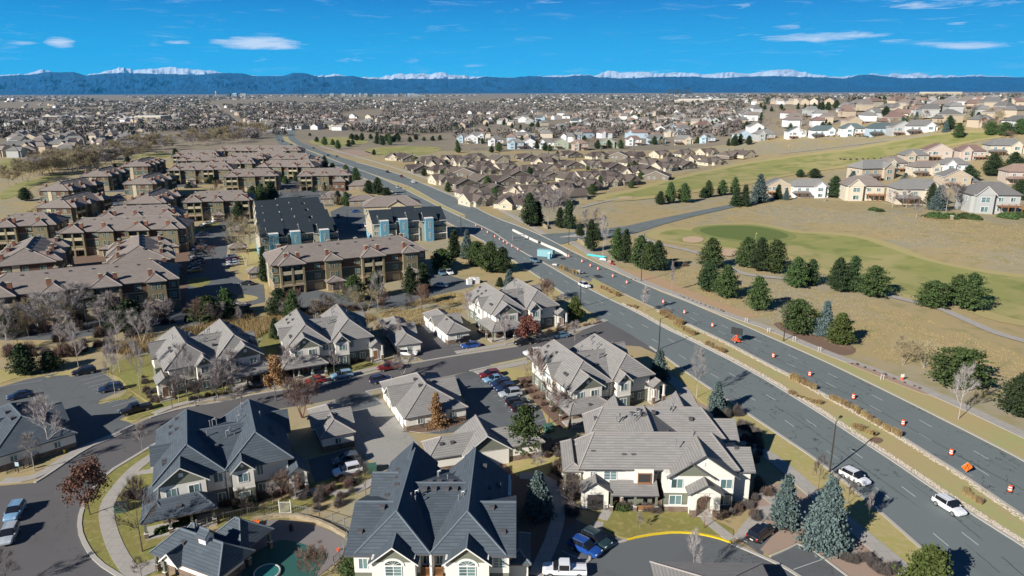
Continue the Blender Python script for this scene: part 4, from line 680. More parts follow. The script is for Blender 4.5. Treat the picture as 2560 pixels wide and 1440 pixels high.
for a in [('oak1', 225, 1288, 1162, 108, 'brown leaved oak beside the bending street'), ('oak2', 690, 1003, 903, 70, 'golden leaved oak between the first two townhouses'), ('oak3', 1320, 858, 798, 66, 'low rust leaved oak in front of the third townhouse'), ('orange', 1092, 1066, 982, 54, 'cone shaped orange leaved tree in front of the tan garage'), ('oak1', 1056, 760, 715, 40, 'thin rust leaved tree behind the dry field')]:
    plant(a[0], a[1], a[2], a[3], a[4], a[5], group='brown leaved trees')
# --- hedges, shrubs, ornamental grass
for i in range(26):
    t = i / 25; x, y = 1652 + 54 * t, 784 + 28 * t + (0 if i % 2 else 3)
    plant('tuft', x, y, h=1.6, label='tall tan ornamental grass in the first median row beside the drums', cat='ornamental grass', group='ornamental grass rows in the median')
def row(kind, P, n, label, cat, h, jit=2.0, group=None):
    C = smooth(P, 1, closed=False); 
    for i in range(n):
        t = i / max(1, n - 1) * (len(C) - 1); k = min(int(t), len(C) - 2); f = t - k
        plant(kind if isinstance(kind, str) else oneof(kind), C[k][0] * (1 - f) + C[k + 1][0] * f + random.uniform(-jit, jit), C[k][1] * (1 - f) + C[k + 1][1] * f + random.uniform(-jit / 2, jit / 2), h=h * random.uniform(.8, 1.2), label=label, cat=cat, group=group or label)
OG = 'ornamental grass'
row('tuft', [(1401, 672), (1440, 685)], 8, 'tan grass tuft at the tip of the median', OG, 1.4); row('tuft', [(1505, 722), (1545, 742)], 9, 'tan grass tuft in the median near the white car', OG, 1.4); row('tuft2', [(1685, 812), (1735, 840)], 11, 'brown grass tuft at the southbound edge of the median', OG, 1.2)
row('tuft2', [(1765, 862), (1808, 882)], 10, 'short brown grass tuft midway along the median', OG, 1.2); row('tuft', [(1978, 948), (2038, 976)], 14, 'tall tan grass in the long row on the median', OG, 1.5); row('tuft', [(2075, 998), (2140, 1030), (2200, 1068), (2248, 1092)], 26, 'golden grass tuft in the longest row along the median cobbles', OG, 1.3)
row('tuft2', [(1975, 985), (2010, 1000), (2050, 1012)], 8, 'brown grass tuft behind the southbound cobbles', OG, 1.0); row('tuft2', [(2135, 1070), (2185, 1090)], 6, 'yellow grass clump near the second brown mulch ring', OG, 1.3); row('tuft', [(2410, 1235), (2450, 1262)], 9, 'yellow grass clump beside the white car on the median', OG, 1.2); row('tuft2', [(1570, 765), (1590, 772)], 4, 'dark grass clump near the median mulch ring', OG, 1.0)
row(['bush', 'bushr'], [(2130, 910), (2180, 926), (2240, 950), (2300, 972)], 9, 'small brown shrub in the gravel bed by the roadside path', 'shrub', .6); row('bush', [(1700, 740), (1760, 764), (1810, 780)], 14, 'low dry shrub in the long bed beside the path', 'shrub', .45); row('rockbush' if False else 'bush', [(1420, 628), (1500, 672), (1590, 702)], 10, 'dry low shrub on the verge by the roadworks', 'shrub', .4)
for x, y, w in ((1815, 1044, 34), (1843, 1038, 38), (1808, 1012, 26)): plant('ball', x, y, w=w, h=w / 15.5, label='round clipped grey bush beside the walk, %s' % {34: 'left of the pair', 38: 'the larger one on the right', 26: 'behind the spruce'}[w], cat='shrub')
row('ball', [(1850, 1068), (1890, 1085), (1898, 1110)], 6, 'clipped grey hedge bush curving along the walk', 'hedge', 1.7)
row('ball', [(2110, 1398), (2135, 1408), (2165, 1395), (2185, 1420), (2215, 1440), (2235, 1425)], 10, 'round grey bush on the gravel by the lower walk', 'shrub', 1.4); row(['bushr', 'bush'], [(1965, 1325), (1990, 1312), (2020, 1340), (2030, 1375)], 6, 'brown shrub on the gravel under the spruces', 'shrub', 1.0)
row(['bushr', 'bush', 'bushg'], [(1500, 1268), (1560, 1272), (1620, 1275), (1640, 1280)], 12, 'brown winter shrub along the porch of the tan townhouse', 'shrub', 1.3); row(['bush', 'bushg'], [(1800, 1295), (1840, 1280), (1870, 1260), (1890, 1300)], 8, 'winter shrub at the right corner of the tan townhouse', 'shrub', 1.2)
row('bushe', [(1545, 1272), (1560, 1275)], 2, 'dark green shrub before the porch', 'shrub', .9); row(['bushr', 'bush'], [(560, 1262), (620, 1255), (700, 1235), (760, 1220)], 14, 'red brown shrub between slate townhouse and pool fence', 'shrub', 1.5); row('bushe', [(600, 1262), (622, 1258)], 2, 'green shrub at the slate townhouse wall', 'shrub', 1.5)
row('bushe', [(400, 1335), (440, 1318), (480, 1305)], 5, 'dark hedge before the slate townhouse porch', 'shrub', .9); row(['bushg', 'bush'], [(320, 1240), (350, 1250), (365, 1235)], 5, 'brown shrub beside the green utility box', 'shrub', 1.6)
row(['bush', 'bushr', 'bushg'], [(480, 1000), (560, 985), (650, 970)], 11, 'winter shrub along the front of the leftmost townhouse', 'shrub', 1.0); row(['bush', 'bushg', 'bushr'], [(700, 935), (760, 925), (860, 912), (930, 900)], 12, 'winter shrub along the front of the second townhouse', 'shrub', 1.2); row(['bush', 'bushr'], [(1200, 830), (1240, 850), (1330, 838), (1400, 825), (1440, 820)], 12, 'winter shrub along the front of the third townhouse', 'shrub', 1.2)
row('bushr', [(1460, 815), (1480, 812), (1500, 808)], 6, 'rust shrub on the side street corner', 'shrub', .9); row(['bushr', 'bush'], [(1310, 960), (1340, 1000), (1400, 1040), (1430, 1020)], 10, 'rust shrub beside the east car park', 'shrub', 1.3); row(['bushr', 'bush'], [(1245, 1140), (1290, 1125), (1400, 1150), (1410, 1230)], 10, 'brown shrub behind the low garage', 'shrub', 1.2); row(['bushr', 'bush'], [(850, 1205), (900, 1185), (935, 1170)], 6, 'orange brown hedge beside the white car in the court', 'shrub', 1.0)
row('juniper', [(2340, 545), (2400, 545), (2430, 548)], 4, 'dark juniper hedge below the stone house', 'shrub', 2.2); row('juniper', [(2520, 545), (2560, 543)], 2, 'juniper at the right edge below the stone house', 'shrub', 2.2); row('juniper', [(2185, 525), (2200, 528)], 2, 'juniper below the tan house', 'shrub', 1.6)
row('bushg', [(2100, 400), (2180, 400), (2250, 392)], 14, 'grey sage shrub on the ridge above the upper fairway', 'shrub', 1.6); row('bushg', [(2060, 342), (2120, 340), (2170, 343)], 12, 'grey shrub below the ridge houses', 'shrub', 1.6); row('bush', [(1660, 663), (1690, 663), (1710, 666)], 3, 'bare round shrub on the dry slope', 'shrub', 1.6)
# ================================================================ buildings: parts library
def roof(b, x0, x1, y0, y1, ze, zr, ax='x', ha=0.0, hb=0.0, m='roof_tan', th=.2, trim='trim_dark', cap=None, gm=None, gi=.4, off=0.0, gw=None):
    """hipped or gabled roof over a rectangle; ax = ridge direction, ha/hb = hip run (0 = gable), gm = gable wall material (into gw)"""
    def P(u, v, z): return (u, v, z) if ax == 'x' else (v, u, z)
    if ax == 'x': a0, a1, b0, b1 = x0, x1, y0, y1
    else: a0, a1, b0, b1 = y0, y1, x0, x1
    c = (b0 + b1) / 2 + off; rev = ax == 'y'
    def face(p, mm): b.poly(p[::-1] if rev else p, mm)
    A, B, C, D = (a0, b0), (a1, b0), (a1, b1), (a0, b1); R0, R1 = (a0 + ha, c), (a1 - hb, c)
    def T(p, z, d=0): return P(p[0], p[1], z - d)
    for d, mm in ((0, m), (th, trim)):
        fs = [[T(A, ze, d), T(B, ze, d), T(R1, zr, d), T(R0, zr, d)], [T(C, ze, d), T(D, ze, d), T(R0, zr, d), T(R1, zr, d)]]
        if ha: fs.append([T(D, ze, d), T(A, ze, d), T(R0, zr, d)])
        if hb: fs.append([T(B, ze, d), T(C, ze, d), T(R1, zr, d)])
        for f in fs: face(f if d == 0 else f[::-1], mm)
    ed = [(A, ze, B, ze), (C, ze, D, ze)]
    ed += [(D, ze, A, ze)] if ha else [(D, ze, R0, zr), (R0, zr, A, ze)]
    ed += [(B, ze, C, ze)] if hb else [(B, ze, R1, zr), (R1, zr, C, ze)]
    for p, z, q, w in ed: face([T(p, z, th), T(q, w, th), T(q, w, 0), T(p, z, 0)], trim)
    if cap:
        L = [(R0, zr, R1, zr)] if hypot(R1[0] - R0[0], R1[1] - R0[1]) > .2 else []
        if ha: L += [(A, ze, R0, zr), (D, ze, R0, zr)]
        if hb: L += [(B, ze, R1, zr), (C, ze, R1, zr)]
        for p, z, q, w in L: b.tube(T(p, z, -.02), T(q, w, -.02), .13, .13, cap, 4)
    if gm:
        g = gw or b; k = (zr - ze) / ((b1 - b0) / 2) * .4
        for (h, a) in ((ha, a0 + gi), (hb, a1 - gi)):
            if h: continue
            q = [P(a, b0 + .4, ze - .02), P(a, b1 - .4, ze - .02), P(a, b1 - .4, ze + k - th), P(a, c, zr - th), P(a, b0 + .4, ze + k - th)]
            n0 = (a == a0 + gi); q = q if (n0 == rev) else q[::-1]; g.poly(q, gm)
WM = {}
def win_mesh(w, h, mull=1, gl='glass', bars=0, fr='frame'):
    k = (round(w, 2), round(h, 2), mull, gl, bars, fr)
    if k in WM: return WM[k]
    b = MB(); f = .09
    b.box(-w / 2, w / 2, -.05, .02, 0, f, fr); b.box(-w / 2, w / 2, -.05, .02, h - f, h, fr); b.box(-w / 2, -w / 2 + f, -.05, .02, f, h - f, fr); b.box(w / 2 - f, w / 2, -.05, .02, f, h - f, fr)
    if mull: b.box(-.04, .04, -.05, .02, f, h - f, fr)
    for i in range(bars): z = h * (i + 1) / (bars + 1); b.box(-w / 2 + f, w / 2 - f, -.045, .01, z - .02, z + .02, fr)
    if mull and gl == 'glass': b.poly([(-w / 2 + f, -.02, f), (0, -.02, f), (0, -.02, h - f), (-w / 2 + f, -.02, h - f)], 'glass'); b.poly([(0, -.02, f), (w / 2 - f, -.02, f), (w / 2 - f, -.02, h - f), (0, -.02, h - f)], 'glass_pale')
    else: b.poly([(-w / 2 + f, -.02, f), (w / 2 - f, -.02, f), (w / 2 - f, -.02, h - f), (-w / 2 + f, -.02, h - f)], gl)
    WM[k] = b.mesh('window'); return WM[k]
def window(par, x, y, z, w, h, rz=0.0, name='window', **k): return kid(name, win_mesh(w, h, **k), par, (x, y, z), rz)
VM = {}
def vent_mesh(kind):
    if kind in VM: return VM[kind]
    b = MB()
    if kind == 'pipe': b.tube((0, 0, -.2), (0, 0, .75), .07, .07, 'metal_grey', 6); b.tube((0, 0, .75), (0, 0, .9), .13, .13, 'metal_grey', 6)
    elif kind == 'box': b.box(-.28, .28, -.28, .28, -.2, .22, 'trim_dark'); b.box(-.33, .33, -.33, .33, .22, .27, 'trim_dark')
    elif kind == 'elbow': b.tube((0, 0, -.2), (0, 0, .9), .09, .09, 'metal_grey', 6); b.tube((0, 0, .85), (.45, 0, 1.0), .09, .09, 'metal_grey', 6); b.tube((.45, 0, 1.15), (.45, 0, .75), .16, .12, 'metal_grey', 6)
    VM[kind] = b.mesh('roof_vent'); return VM[kind]
def vents(par, L):
    for k, x, y, z in L: kid('roof_vent', vent_mesh(k), par, (x, y, z))
def door_mesh(w=1.0, h=2.1, m='wood'):
    k = ('door', w, h, m)
    if k in VM: return VM[k]
    b = MB(); b.box(-w / 2, w / 2, -.06, .02, 0, h, m); b.box(-w / 2 - .09, -w / 2, -.08, .02, 0, h + .09, 'frame'); b.box(w / 2, w / 2 + .09, -.08, .02, 0, h + .09, 'frame'); b.box(-w / 2, w / 2, -.08, .02, h, h + .09, 'frame'); b.box(w * .3, w * .36, -.1, -.06, .95, 1.1, 'metal_grey')
    VM[k] = b.mesh('door'); return VM[k]
def gdoor_mesh(w=2.5, h=2.2, m='white'):
    k = ('gd', w, h, m)
    if k in VM: return VM[k]
    b = MB()
    for i in range(4): b.box(-w / 2, w / 2, -.05 - .002 * (i % 2), .02, i * h / 4 + .012, (i + 1) * h / 4, m)
    for s in (-1, 1): b.box(s * w / 2 - (.1 if s > 0 else 0), s * w / 2 + (0 if s > 0 else .1), -.08, .02, 0, h, 'frame')
    VM[k] = b.mesh('garage_door'); return VM[k]
def post_mesh(h, base=1.0, m='olive'):
    k = ('post', round(h, 1), base, m)
    if k in VM: return VM[k]
    b = MB(); b.box(-.24, .24, -.24, .24, 0, base, 'stone'); b.box(-.28, .28, -.28, .28, base, base + .07, 'trim_white'); b.box(-.16, .16, -.16, .16, base + .07, h, m)
    VM[k] = b.mesh('porch_post'); return VM[k]
# ---------------------------------------------------------------- townhouse, seen from its entrance corner
def townhouse(name, label, fl, ang, rm='roof_tan', cap='ridge_tan', mirror=False, Wd=19.0, group='tile roofed townhouses'):
    t = thing(name, label, 'townhouse', fl, radians(ang), group)
    M = Matrix(((-1, 0, 0, Wd), (0, 1, 0, 0), (0, 0, 1, 0), (0, 0, 0, 1))) if mirror else None
    def nb(): b = MB(M); b.flip = mirror; return b
    X = (lambda x: Wd - x) if mirror else (lambda x: x); S = -1 if mirror else 1
    w = nb(); g = nb()
    def block(x0, x1, y0, y1, z1=6.0, zs=2.9, lo='olive'):
        w.box(x0, x1, y0, y1, 0, zs, lo, skip='t'); w.box(x0 - .02, x1 + .02, y0 - .02, y1 + .02, zs, z1, 'stucco'); w.box(x0 - .06, x1 + .06, y0 - .06, y1 + .06, zs - .1, zs + .12, 'trim_white')
    block(.6, 18.4, 2.2, 19.2); block(.7, 6.7, .4, 2.2); block(10.3, 13.3, .7, 2.2); w.box(.5, 2.4, .2, .4, 0, 1.1, 'stone'); w.box(13.3, 15.2, 2.0, 2.2, 0, 1.2, 'stone')
    roof(w if False else g, -.3, 9.7, 1.3, 19.9, 6, 10, 'y', 3.0, 2.6, rm, cap=cap); roof(g, 9.3, 19.3, 1.3, 19.9, 6, 10, 'y', 3.0, 2.6, rm, cap=cap)
    roof(g, 4.7, 14.3, 1.7, 19.5, 6, 9.05, 'x', 0, 0, rm, cap=cap)
    roof(g, -.1, 7.3, -.15, 6.5, 5.95, 8.7, 'y', 0, 0, rm, gm='olive', gi=.5, cap=cap, trim='trim_white'); roof(g, 10.0, 13.6, .15, 5.5, 5.95, 7.75, 'y', 0, 0, rm, gm='olive', gi=.5, cap=cap, trim='trim_white')
    roof(g, -.7, 5, 7.2, 11.6, 5.95, 8.3, 'x', 0, 0, rm, gm='stucco', gi=.5, cap=cap, trim='trim_white'); roof(g, 14, 20.2, 12.2, 17.2, 5.2, 8.2, 'x', 0, 0, rm, gm='stucco', gi=.5, cap=cap)
    block(18.4, 19.7, 12.7, 16.7, 5.2); block(-.2, .6, 7.7, 11.1, 5.9)
    # porch roofs
    roof(g, -2.0, 7.9, -3.2, .9, 2.95, 4.35, 'x', 2.2, 2.4, rm, cap=cap, off=1.0); roof(g, -2.0, 1.2, -2.2, 6.6, 2.95, 4.2, 'y', 1.5, 1.5, rm, cap=cap, off=.6)
    roof(g, 17.9, 21.2, -.2, 4.6, 3.9, 5.1, 'y', 0, 0, rm, gm='stucco', cap=cap)
    w.box(18.4, 20.8, 1.8, 3.8, 0, 3.9, 'stucco'); w.box(-1.7, 7.6, -2.9, .4, 0, .25, 'conc'); w.box(18.2, 20.9, -.2, 1.8, 0, .3, 'conc')
    w.obj('wall', t); r = g.obj('roof', t)
    for x, y in ((-1.5, -2.6), (1.6, -2.6), (4.4, -2.6), (7.3, -2.6), (-1.5, 1.4), (-1.5, 5.6)): kid('porch_post', post_mesh(2.95), t, (X(x), y, 0))
    for x in (18.4, 20.7): kid('porch_post', post_mesh(3.9, 1.7, 'stucco'), t, (X(x), .2, 0))
    kid('door', door_mesh(), t, (X(19.5), 1.76, .3)); kid('door', door_mesh(), t, (X(3.4), .36, .25))
    for x in (2.1, 5.1): window(t, X(x), .36, 4.0, 1.5, 1.45)
    window(t, X(8.4), 2.16, 4.0, 1.4, 1.45); window(t, X(11.8), .66, 4.0, 1.5, 1.45); window(t, X(11.8), .68, .8, 1.6, 1.6); window(t, X(14.3), 2.16, 3.8, 1.0, 1.7); window(t, X(14.4), 2.18, .7, 1.2, 1.7); window(t, X(5.9), .38, .7, 1.4, 1.4); window(t, X(16.6), 2.16, .8, 1.3, 1.5); window(t, X(8.6), 2.18, .8, 1.2, 1.4)
    lx, rz = X(.56), (pi / 2 if mirror else -pi / 2)
    for y, z, ww in ((3.6, 3.9, .9), (5.6, 3.9, .9), (13.2, 4.0, 1.4), (15.6, 4.0, .9), (17.6, 3.9, 1.2), (4.6, .8, 1.4), (13.5, .8, 1.5), (16.8, .8, 1.4)): window(t, lx, y, z, ww, 1.35, rz)
    window(t, X(-.24), 9.4, 3.9, 1.6, 1.45, rz); window(t, X(-.26), 9.4, .7, 1.6, 1.6, rz)
    for y in (5, 9, 18): window(t, X(18.44), y, 3.9, 1.2, 1.35, -rz)
    # gable vents, downspouts
    b = nb(); b.box(3.3, 3.9, .28, .4, 7.0, 7.6, 'trim_white'); b.obj('gable_vent', t); b = nb(); b.box(11.6, 12.0, .58, .7, 6.5, 6.95, 'trim_white'); b.obj('gable_vent', t)
    for x, y in ((9.55, 2.05), (7.0, 2.05), (18.3, 2.05)): b = nb(); b.box(x - .05, x + .05, y - .12, y, .2, 6.0, 'trim_white'); b.obj('downspout', t)
    vents(t, [(k, X(x), y, z) for k, x, y, z in [('elbow', 8.4, 12.6, 8.7), ('pipe', 8.0, 12.9, 8.5), ('pipe', 9.0, 13, 8.5), ('elbow', 12.2, 12.4, 8.7), ('pipe', 7.5, 9, 8.6), ('pipe', 10.8, 9.0, 8.6), ('elbow', 10.2, 8.2, 8.35), ('pipe', 11.4, 8.4, 8.4), ('box', 8.6, 6.5, 7.8), ('box', 2.2, 9.4 + 4, 8), ('box', 2.2, 16, 8), ('box', 3.2, 17, 8.8), ('box', 3.2, 12.9, 8.8), ('box', 1.4, 4.6, 7.4), ('box', 1.4, 5.5, 7.4), ('box', 16.8, 9, 8), ('box', 16.8, 6.6, 8), ('pipe', 15.6, 12, 9), ('pipe', 12.5, 15, 8.6), ('box', 3, -1.7, 3.55), ('box', 16.6, 3.0, 7.4), ('elbow', 13, 16.5, 8.9)]])
    return t
townhouse('townhouse', 'leftmost tan roofed townhouse with two gables facing the side street', (-69.1, 132.6, 0), 34, mirror=True)
townhouse('townhouse', 'second tan roofed townhouse, behind the red and light blue parked cars', (-48.6, 144.9, 0), 24.9)
townhouse('townhouse', 'tan roofed townhouse at the far side street corner behind the rust leaved oak', (-4.5, 169.2, 0), 24.5)
townhouse('townhouse', 'tan roofed townhouse at the near street corner beside the southbound lanes', (11.0, 122.5, 0), 22.4)
townhouse('townhouse', 'slate roofed townhouse left of the pool, with a long porch roof', (-50.6, 89.1, 0), 24.0, 'roof_slate', 'ridge_slate')
# end wing of the third townhouse
# ---------------------------------------------------------------- slate townhouse facing the camera
def slate_house():
    rm, cap = 'roof_slate', 'ridge_slate'
    t = thing('townhouse', 'slate roofed townhouse at the bottom centre, arched windows under twin small gables', 'townhouse', (-20.1, 74.2, 0), radians(-.6), 'tile roofed townhouses'); w = MB(); g = MB()
    def block(x0, x1, y0, y1, z1=6.0): w.box(x0, x1, y0, y1, 0, 2.9, 'olive', skip='t'); w.box(x0 - .02, x1 + .02, y0 - .02, y1 + .02, 2.9, z1, 'stucco')
    block(.6, 8.7, 1.0, 19); block(11.6, 19.6, 1.0, 19); block(8.7, 11.6, 2.4, 19); block(3.1, 8.3, -.5, 1.0, 6.0); block(12.0, 17.2, -.5, 1.0, 6.0)
    roof(g, .9, 10.2, .3, 19.4, 6, 10, 'y', 3.0, 0, rm, cap=cap, off=.15, gm='olive'); roof(g, 10.0, 19.3, .3, 19.4, 6, 10, 'y', 3.0, 0, rm, cap=cap, off=-.15, gm='olive')
    roof(g, -.3, 5.8, .1, 13.6, 5.9, 9.1, 'x', 0, 0, rm, cap=cap, gm='stucco'); roof(g, 14.6, 20.5, .1, 13.6, 5.9, 9.1, 'x', 0, 0, rm, cap=cap, gm='stucco')
    roof(g, .3, 4, 11.5, 18.5, 5.9, 8.6, 'x', 0, 0, rm, cap=cap, gm='stucco'); roof(g, 5.8, 14.6, 2.2, 20.4, 6, 9.2, 'x', 0, 0, rm, cap=cap)
    roof(g, 2.7, 8.8, -1.1, 5, 5.5, 7.9, 'y', 0, 0, rm, cap=cap, gm='olive', trim='trim_white', gi=.55); roof(g, 11.6, 17.6, -1.1, 5, 5.5, 7.9, 'y', 0, 0, rm, cap=cap, gm='olive', trim='trim_white', gi=.55)
    roof(g, 1.4, 8.6, 17.5, 22.6, 6, 9.4, 'y', 0, 0, rm, cap=cap, gm='stucco'); roof(g, 11.6, 16.6, 17.5, 22.0, 6, 8.8, 'y', 0, 0, rm, cap=cap, gm='stucco')
    w.box(2, 8, 19, 22, 0, 6, 'stucco'); w.box(12, 16, 19, 21.6, 0, 6, 'stucco')
    w.box(9.95, 10.35, .4, 2.4, 0, 6.0, 'stucco')
    roof(g, 19.2, 22.4, 2.5, 9, 3.0, 4.2, 'y', 1.5, 1.5, rm, cap=cap); w.box(19.6, 22, 3, 8.6, 0, 3, 'stucco')
    w.obj('wall', t); g.obj('roof', t)
    for x in (5.7, 14.6):
        window(t, x, -.56, 3.25, 2.1, 1.75, bars=3)
        b = MB(); n = 10; A = [(x + 1.35 * cos(pi * i / n), 5.1 + .95 * sin(pi * i / n)) for i in range(n + 1)]; B = [(x + 1.02 * cos(pi * i / n), 5.1 + .66 * sin(pi * i / n)) for i in range(n + 1)]
        for i in range(n): b.poly([(A[i][0], -.62, A[i][1]), (B[i][0], -.62, B[i][1]), (B[i + 1][0], -.62, B[i + 1][1]), (A[i + 1][0], -.62, A[i + 1][1])], 'trim_white'); b.poly([(A[i][0], -.62, A[i][1]), (A[i + 1][0], -.62, A[i + 1][1]), (A[i + 1][0], -.5, A[i + 1][1]), (A[i][0], -.5, A[i][1])], 'trim_white')
        b.poly([(p[0], -.57, p[1]) for p in reversed(B)][::-1], 'glass'); b.box(x - 1.35, x + 1.35, -.63, -.5, 5.0, 5.1, 'trim_white')
        for i in (2, 4, 5, 6, 8): b.tube((x, -.6, 5.1), (B[i][0], -.6, B[i][1]), .025, .025, 'frame', 4)
        b.obj('arched_window', t)
    window(t, 1.7, .96, 3.4, 1.2, 1.6); window(t, 18.4, .96, 3.6, 1.6, 1.6, bars=3); window(t, 2.4, .98, .6, 1.4, 1.5); window(t, 18.2, .98, .6, 1.4, 1.5)
    for x0, x1 in ((8.75, 9.95), (10.35, 11.55)):
        b = MB(); b.box(x0, x1, .5, 2.4, 2.75, 2.95, 'wood')
        b.box(x0, x1, .5, .56, 3.9, 3.98, 'wood')
        for i in range(9): xx = x0 + (x1 - x0) * (i + .5) / 9; b.box(xx - .02, xx + .02, .51, .55, 2.95, 3.9, 'wood')
        b.obj('balcony', t); window(t, (x0 + x1) / 2, 2.36, 3.1, 1.0, 2.2)
    b = MB(); b.box(10.05, 10.25, .2, .4, .2, 6.0, 'trim_white'); b.obj('downspout', t)
    vents(t, [('box', 4.4, 1.9 + 9, 9.0), ('box', 3.2, 9.9, 8.0), ('box', 4, 13.5, 8.5), ('box', 3.7, 16, 8.3), ('box', 2.4, 14.4, 7.4), ('box', 1.1, 3, 7.25), ('box', 3.4, 6.0, 8.8), ('box', 18.9, 3, 7.25), ('box', 17.4, 6.0, 8.8), ('elbow', 7.2, 8.8, 8.6), ('pipe', 6.8, 8.0, 8.8), ('pipe', 7.4, 7.6, 8.6), ('elbow', 13.3, 8.6, 8.6), ('pipe', 13.6, 8.0, 8.8), ('pipe', 13.0, 7.9, 8.6), ('box', 8.3, 10.2, 8.9), ('box', 9.6, 10.2, 8.9), ('box', 11.2, 10.2, 8.9), ('box', 12.4, 10.2, 8.9), ('pipe', 9.6, 15, 7.8), ('elbow', 9.4, 15.4, 7.7), ('pipe', 11, 13.6, 8.2), ('box', 8.8, 12, 8.8), ('box', 10.0, 12.1, 8.8), ('box', 11.6, 12.2, 8.8), ('box', 16.8, 12, 8), ('box', 16.8, 9, 8), ('box', 18, 14, 7.2), ('box', 16, 16, 9)])
slate_house()
# ---------------------------------------------------------------- tan townhouse seen side on, entrance gable to the right
def side_house():
    rm, cap = 'roof_tan', 'ridge_tan'
    t = thing('townhouse', 'wide tan roofed townhouse above the lawn with the yellow kerb, wooden front door', 'townhouse', (10.2, 94.3, 0), radians(-1.2), 'tile roofed townhouses'); w = MB(); g = MB()
    def block(x0, x1, y0, y1, z1=6.0): w.box(x0, x1, y0, y1, 0, 2.9, 'olive', skip='t'); w.box(x0 - .02, x1 + .02, y0 - .02, y1 + .02, 2.9, z1, 'stucco'); w.box(x0 - .05, x1 + .05, y0 - .05, y1 + .05, 2.84, 3.0, 'trim_white')
    block(.6, 10.7, .8, 8.4); block(12.2, 22.3, -.9, 8.4); block(10.7, 12.2, 3.0, 8.4); block(2.4, 22.8, 8.4, 18); block(7.9, 10.7, .2, .8)
    roof(g, -.4, 23.4, .2, 9.4, 5.95, 9.7, 'x', 2.6, 3.4, rm, cap=cap); roof(g, -.4, 6, .2, 8, 5.9, 8.6, 'x', 2.6, 0, rm, cap=cap)
    roof(g, 12.4, 23.0, -1.6, 6.5, 5.6, 9.3, 'y', 0, 0, rm, cap=cap, gm='stucco', gi=.6, trim='trim_dark')
    roof(g, 1.5, 24.0, 9.0, 18.8, 5.95, 9.7, 'x', 3, 3.4, rm, cap=cap); roof(g, 4.5, 18, 5.2, 14.8, 6.0, 9.75, 'y', 0, 0, rm, cap=cap)
    roof(g, 20.5, 26.0, .8, 7.4, 5.3, 7.6, 'x', 0, 0, rm, cap=cap, gm='stucco'); w.box(22.3, 25.4, 1.3, 6.9, 0, 5.3, 'stucco')
    roof(g, 20.5, 26.2, 10, 16.5, 5.6, 7.9, 'x', 0, 0, rm, cap=cap, gm='stucco'); w.box(22.8, 25.7, 10.5, 16, 0, 5.6, 'stucco')
    roof(g, 14.5, 21.5, 15, 21.5, 6, 9.2, 'y', 0, 0, rm, cap=cap, gm='olive'); roof(g, 4.5, 10, 15, 21, 6, 8.8, 'y', 0, 0, rm, cap=cap, gm='olive'); w.box(15, 21, 18, 21, 0, 6, 'stucco'); w.box(5, 9.5, 18, 20.5, 0, 6, 'stucco')
    roof(g, -2.6, .8, 2.5, 12, 4.2, 5.2, 'y', 1, 1, rm, cap=cap); w.box(-2.2, .6, 8, 11.5, 0, 4.2, 'stucco')
    roof(g, 4.3, 11.3, -1.9, 1.4, 2.9, 4.0, 'x', 0, 0, rm, cap=cap, off=1.2); roof(g, -.3, 4.4, -1.7, 1.0, 3.3, 4.9, 'y', 0, 0, rm, cap=cap, gm='stucco', gi=.5)
    w.box(.1, 4.0, -1.1, .8, 0, 3.3, 'stucco'); w.box(.9, 3.2, -1.2, -1.0, 0, 2.5, 'darkroom')
    roof(g, 15.2, 20.4, -3.3, -.2, 3.9, 5.5, 'y', 0, 0, rm, cap=cap, gm='stucco', gi=.5)
    # arched entry
    n = 10; A = [(17.8 + 1.25 * cos(pi * i / n), 2.7 + .8 * sin(pi * i / n)) for i in range(n + 1)]
    w.box(15.7, 16.55, -2.9, -1.0, 0, 3.9, 'stucco'); w.box(19.05, 19.95, -2.9, -1.0, 0, 3.9, 'stucco'); w.box(15.62, 16.6, -2.98, -2.6, 0, 1.2, 'stone'); w.box(19.0, 20.03, -2.98, -2.6, 0, 1.2, 'stone')
    for i in range(n): w.poly([(A[i][0], -2.9, A[i][1]), (A[i + 1][0], -2.9, A[i + 1][1]), (A[i + 1][0], -2.9, 3.9), (A[i][0], -2.9, 3.9)][::-1], 'stucco'); w.poly([(A[i][0], -2.9, A[i][1]), (A[i][0], -1.0, A[i][1]), (A[i + 1][0], -1.0, A[i + 1][1]), (A[i + 1][0], -2.9, A[i + 1][1])], 'stucco')
    w.box(12.3, 15.7, -1.6, -1.3, 0, 1.0, 'stone'); w.box(12.2, 15.7, -1.65, -1.25, 1.0, 1.08, 'trim_white'); w.box(16.5, 19.1, -2.9, -.9, 0, .2, 'conc')
    # green gable inset
    w.poly([(13.0, -1.06, 5.7), (19.0, -1.06, 5.7), (15.9, -1.06, 7.6)], 'olive'); w.obj('wall', t); g.obj('roof', t)
    for (p, q) in (((19.6, -1.35, 5.3), (15.7, -1.35, 8.0)),): b = MB(); b.tube(p, q, .16, .16, 'trim_dark', 4); b.obj('gable_trim', t)
    b = MB(); b.box(17.4, 17.9, -1.1, -.95, 7.3, 7.9, 'trim_white'); b.obj('gable_vent', t)
    kid('door', door_mesh(1.2, 2.4), t, (17.8, -.94, .2)); kid('door', door_mesh(), t, (5.6, .76, .1))
    window(t, 14.0, -.94, 3.6, 1.8, 1.6); window(t, 21.2, -.94, 3.6, 1.8, 1.6); window(t, 13.9, -.96, .9, 1.9, 1.6); window(t, 21.0, -.96, .9, 1.8, 1.6); window(t, 4.4, .76, 3.9, 2.0, 1.5, bars=2); window(t, 2.4 - .6, .76, 4.4, .9, .9, bars=2); window(t, 7.0, .78, .9, 2.0, 1.4); window(t, 11.4, 2.96, 3.6, 1.0, 1.6); window(t, 11.4, 2.96, .8, 1.0, 1.6)
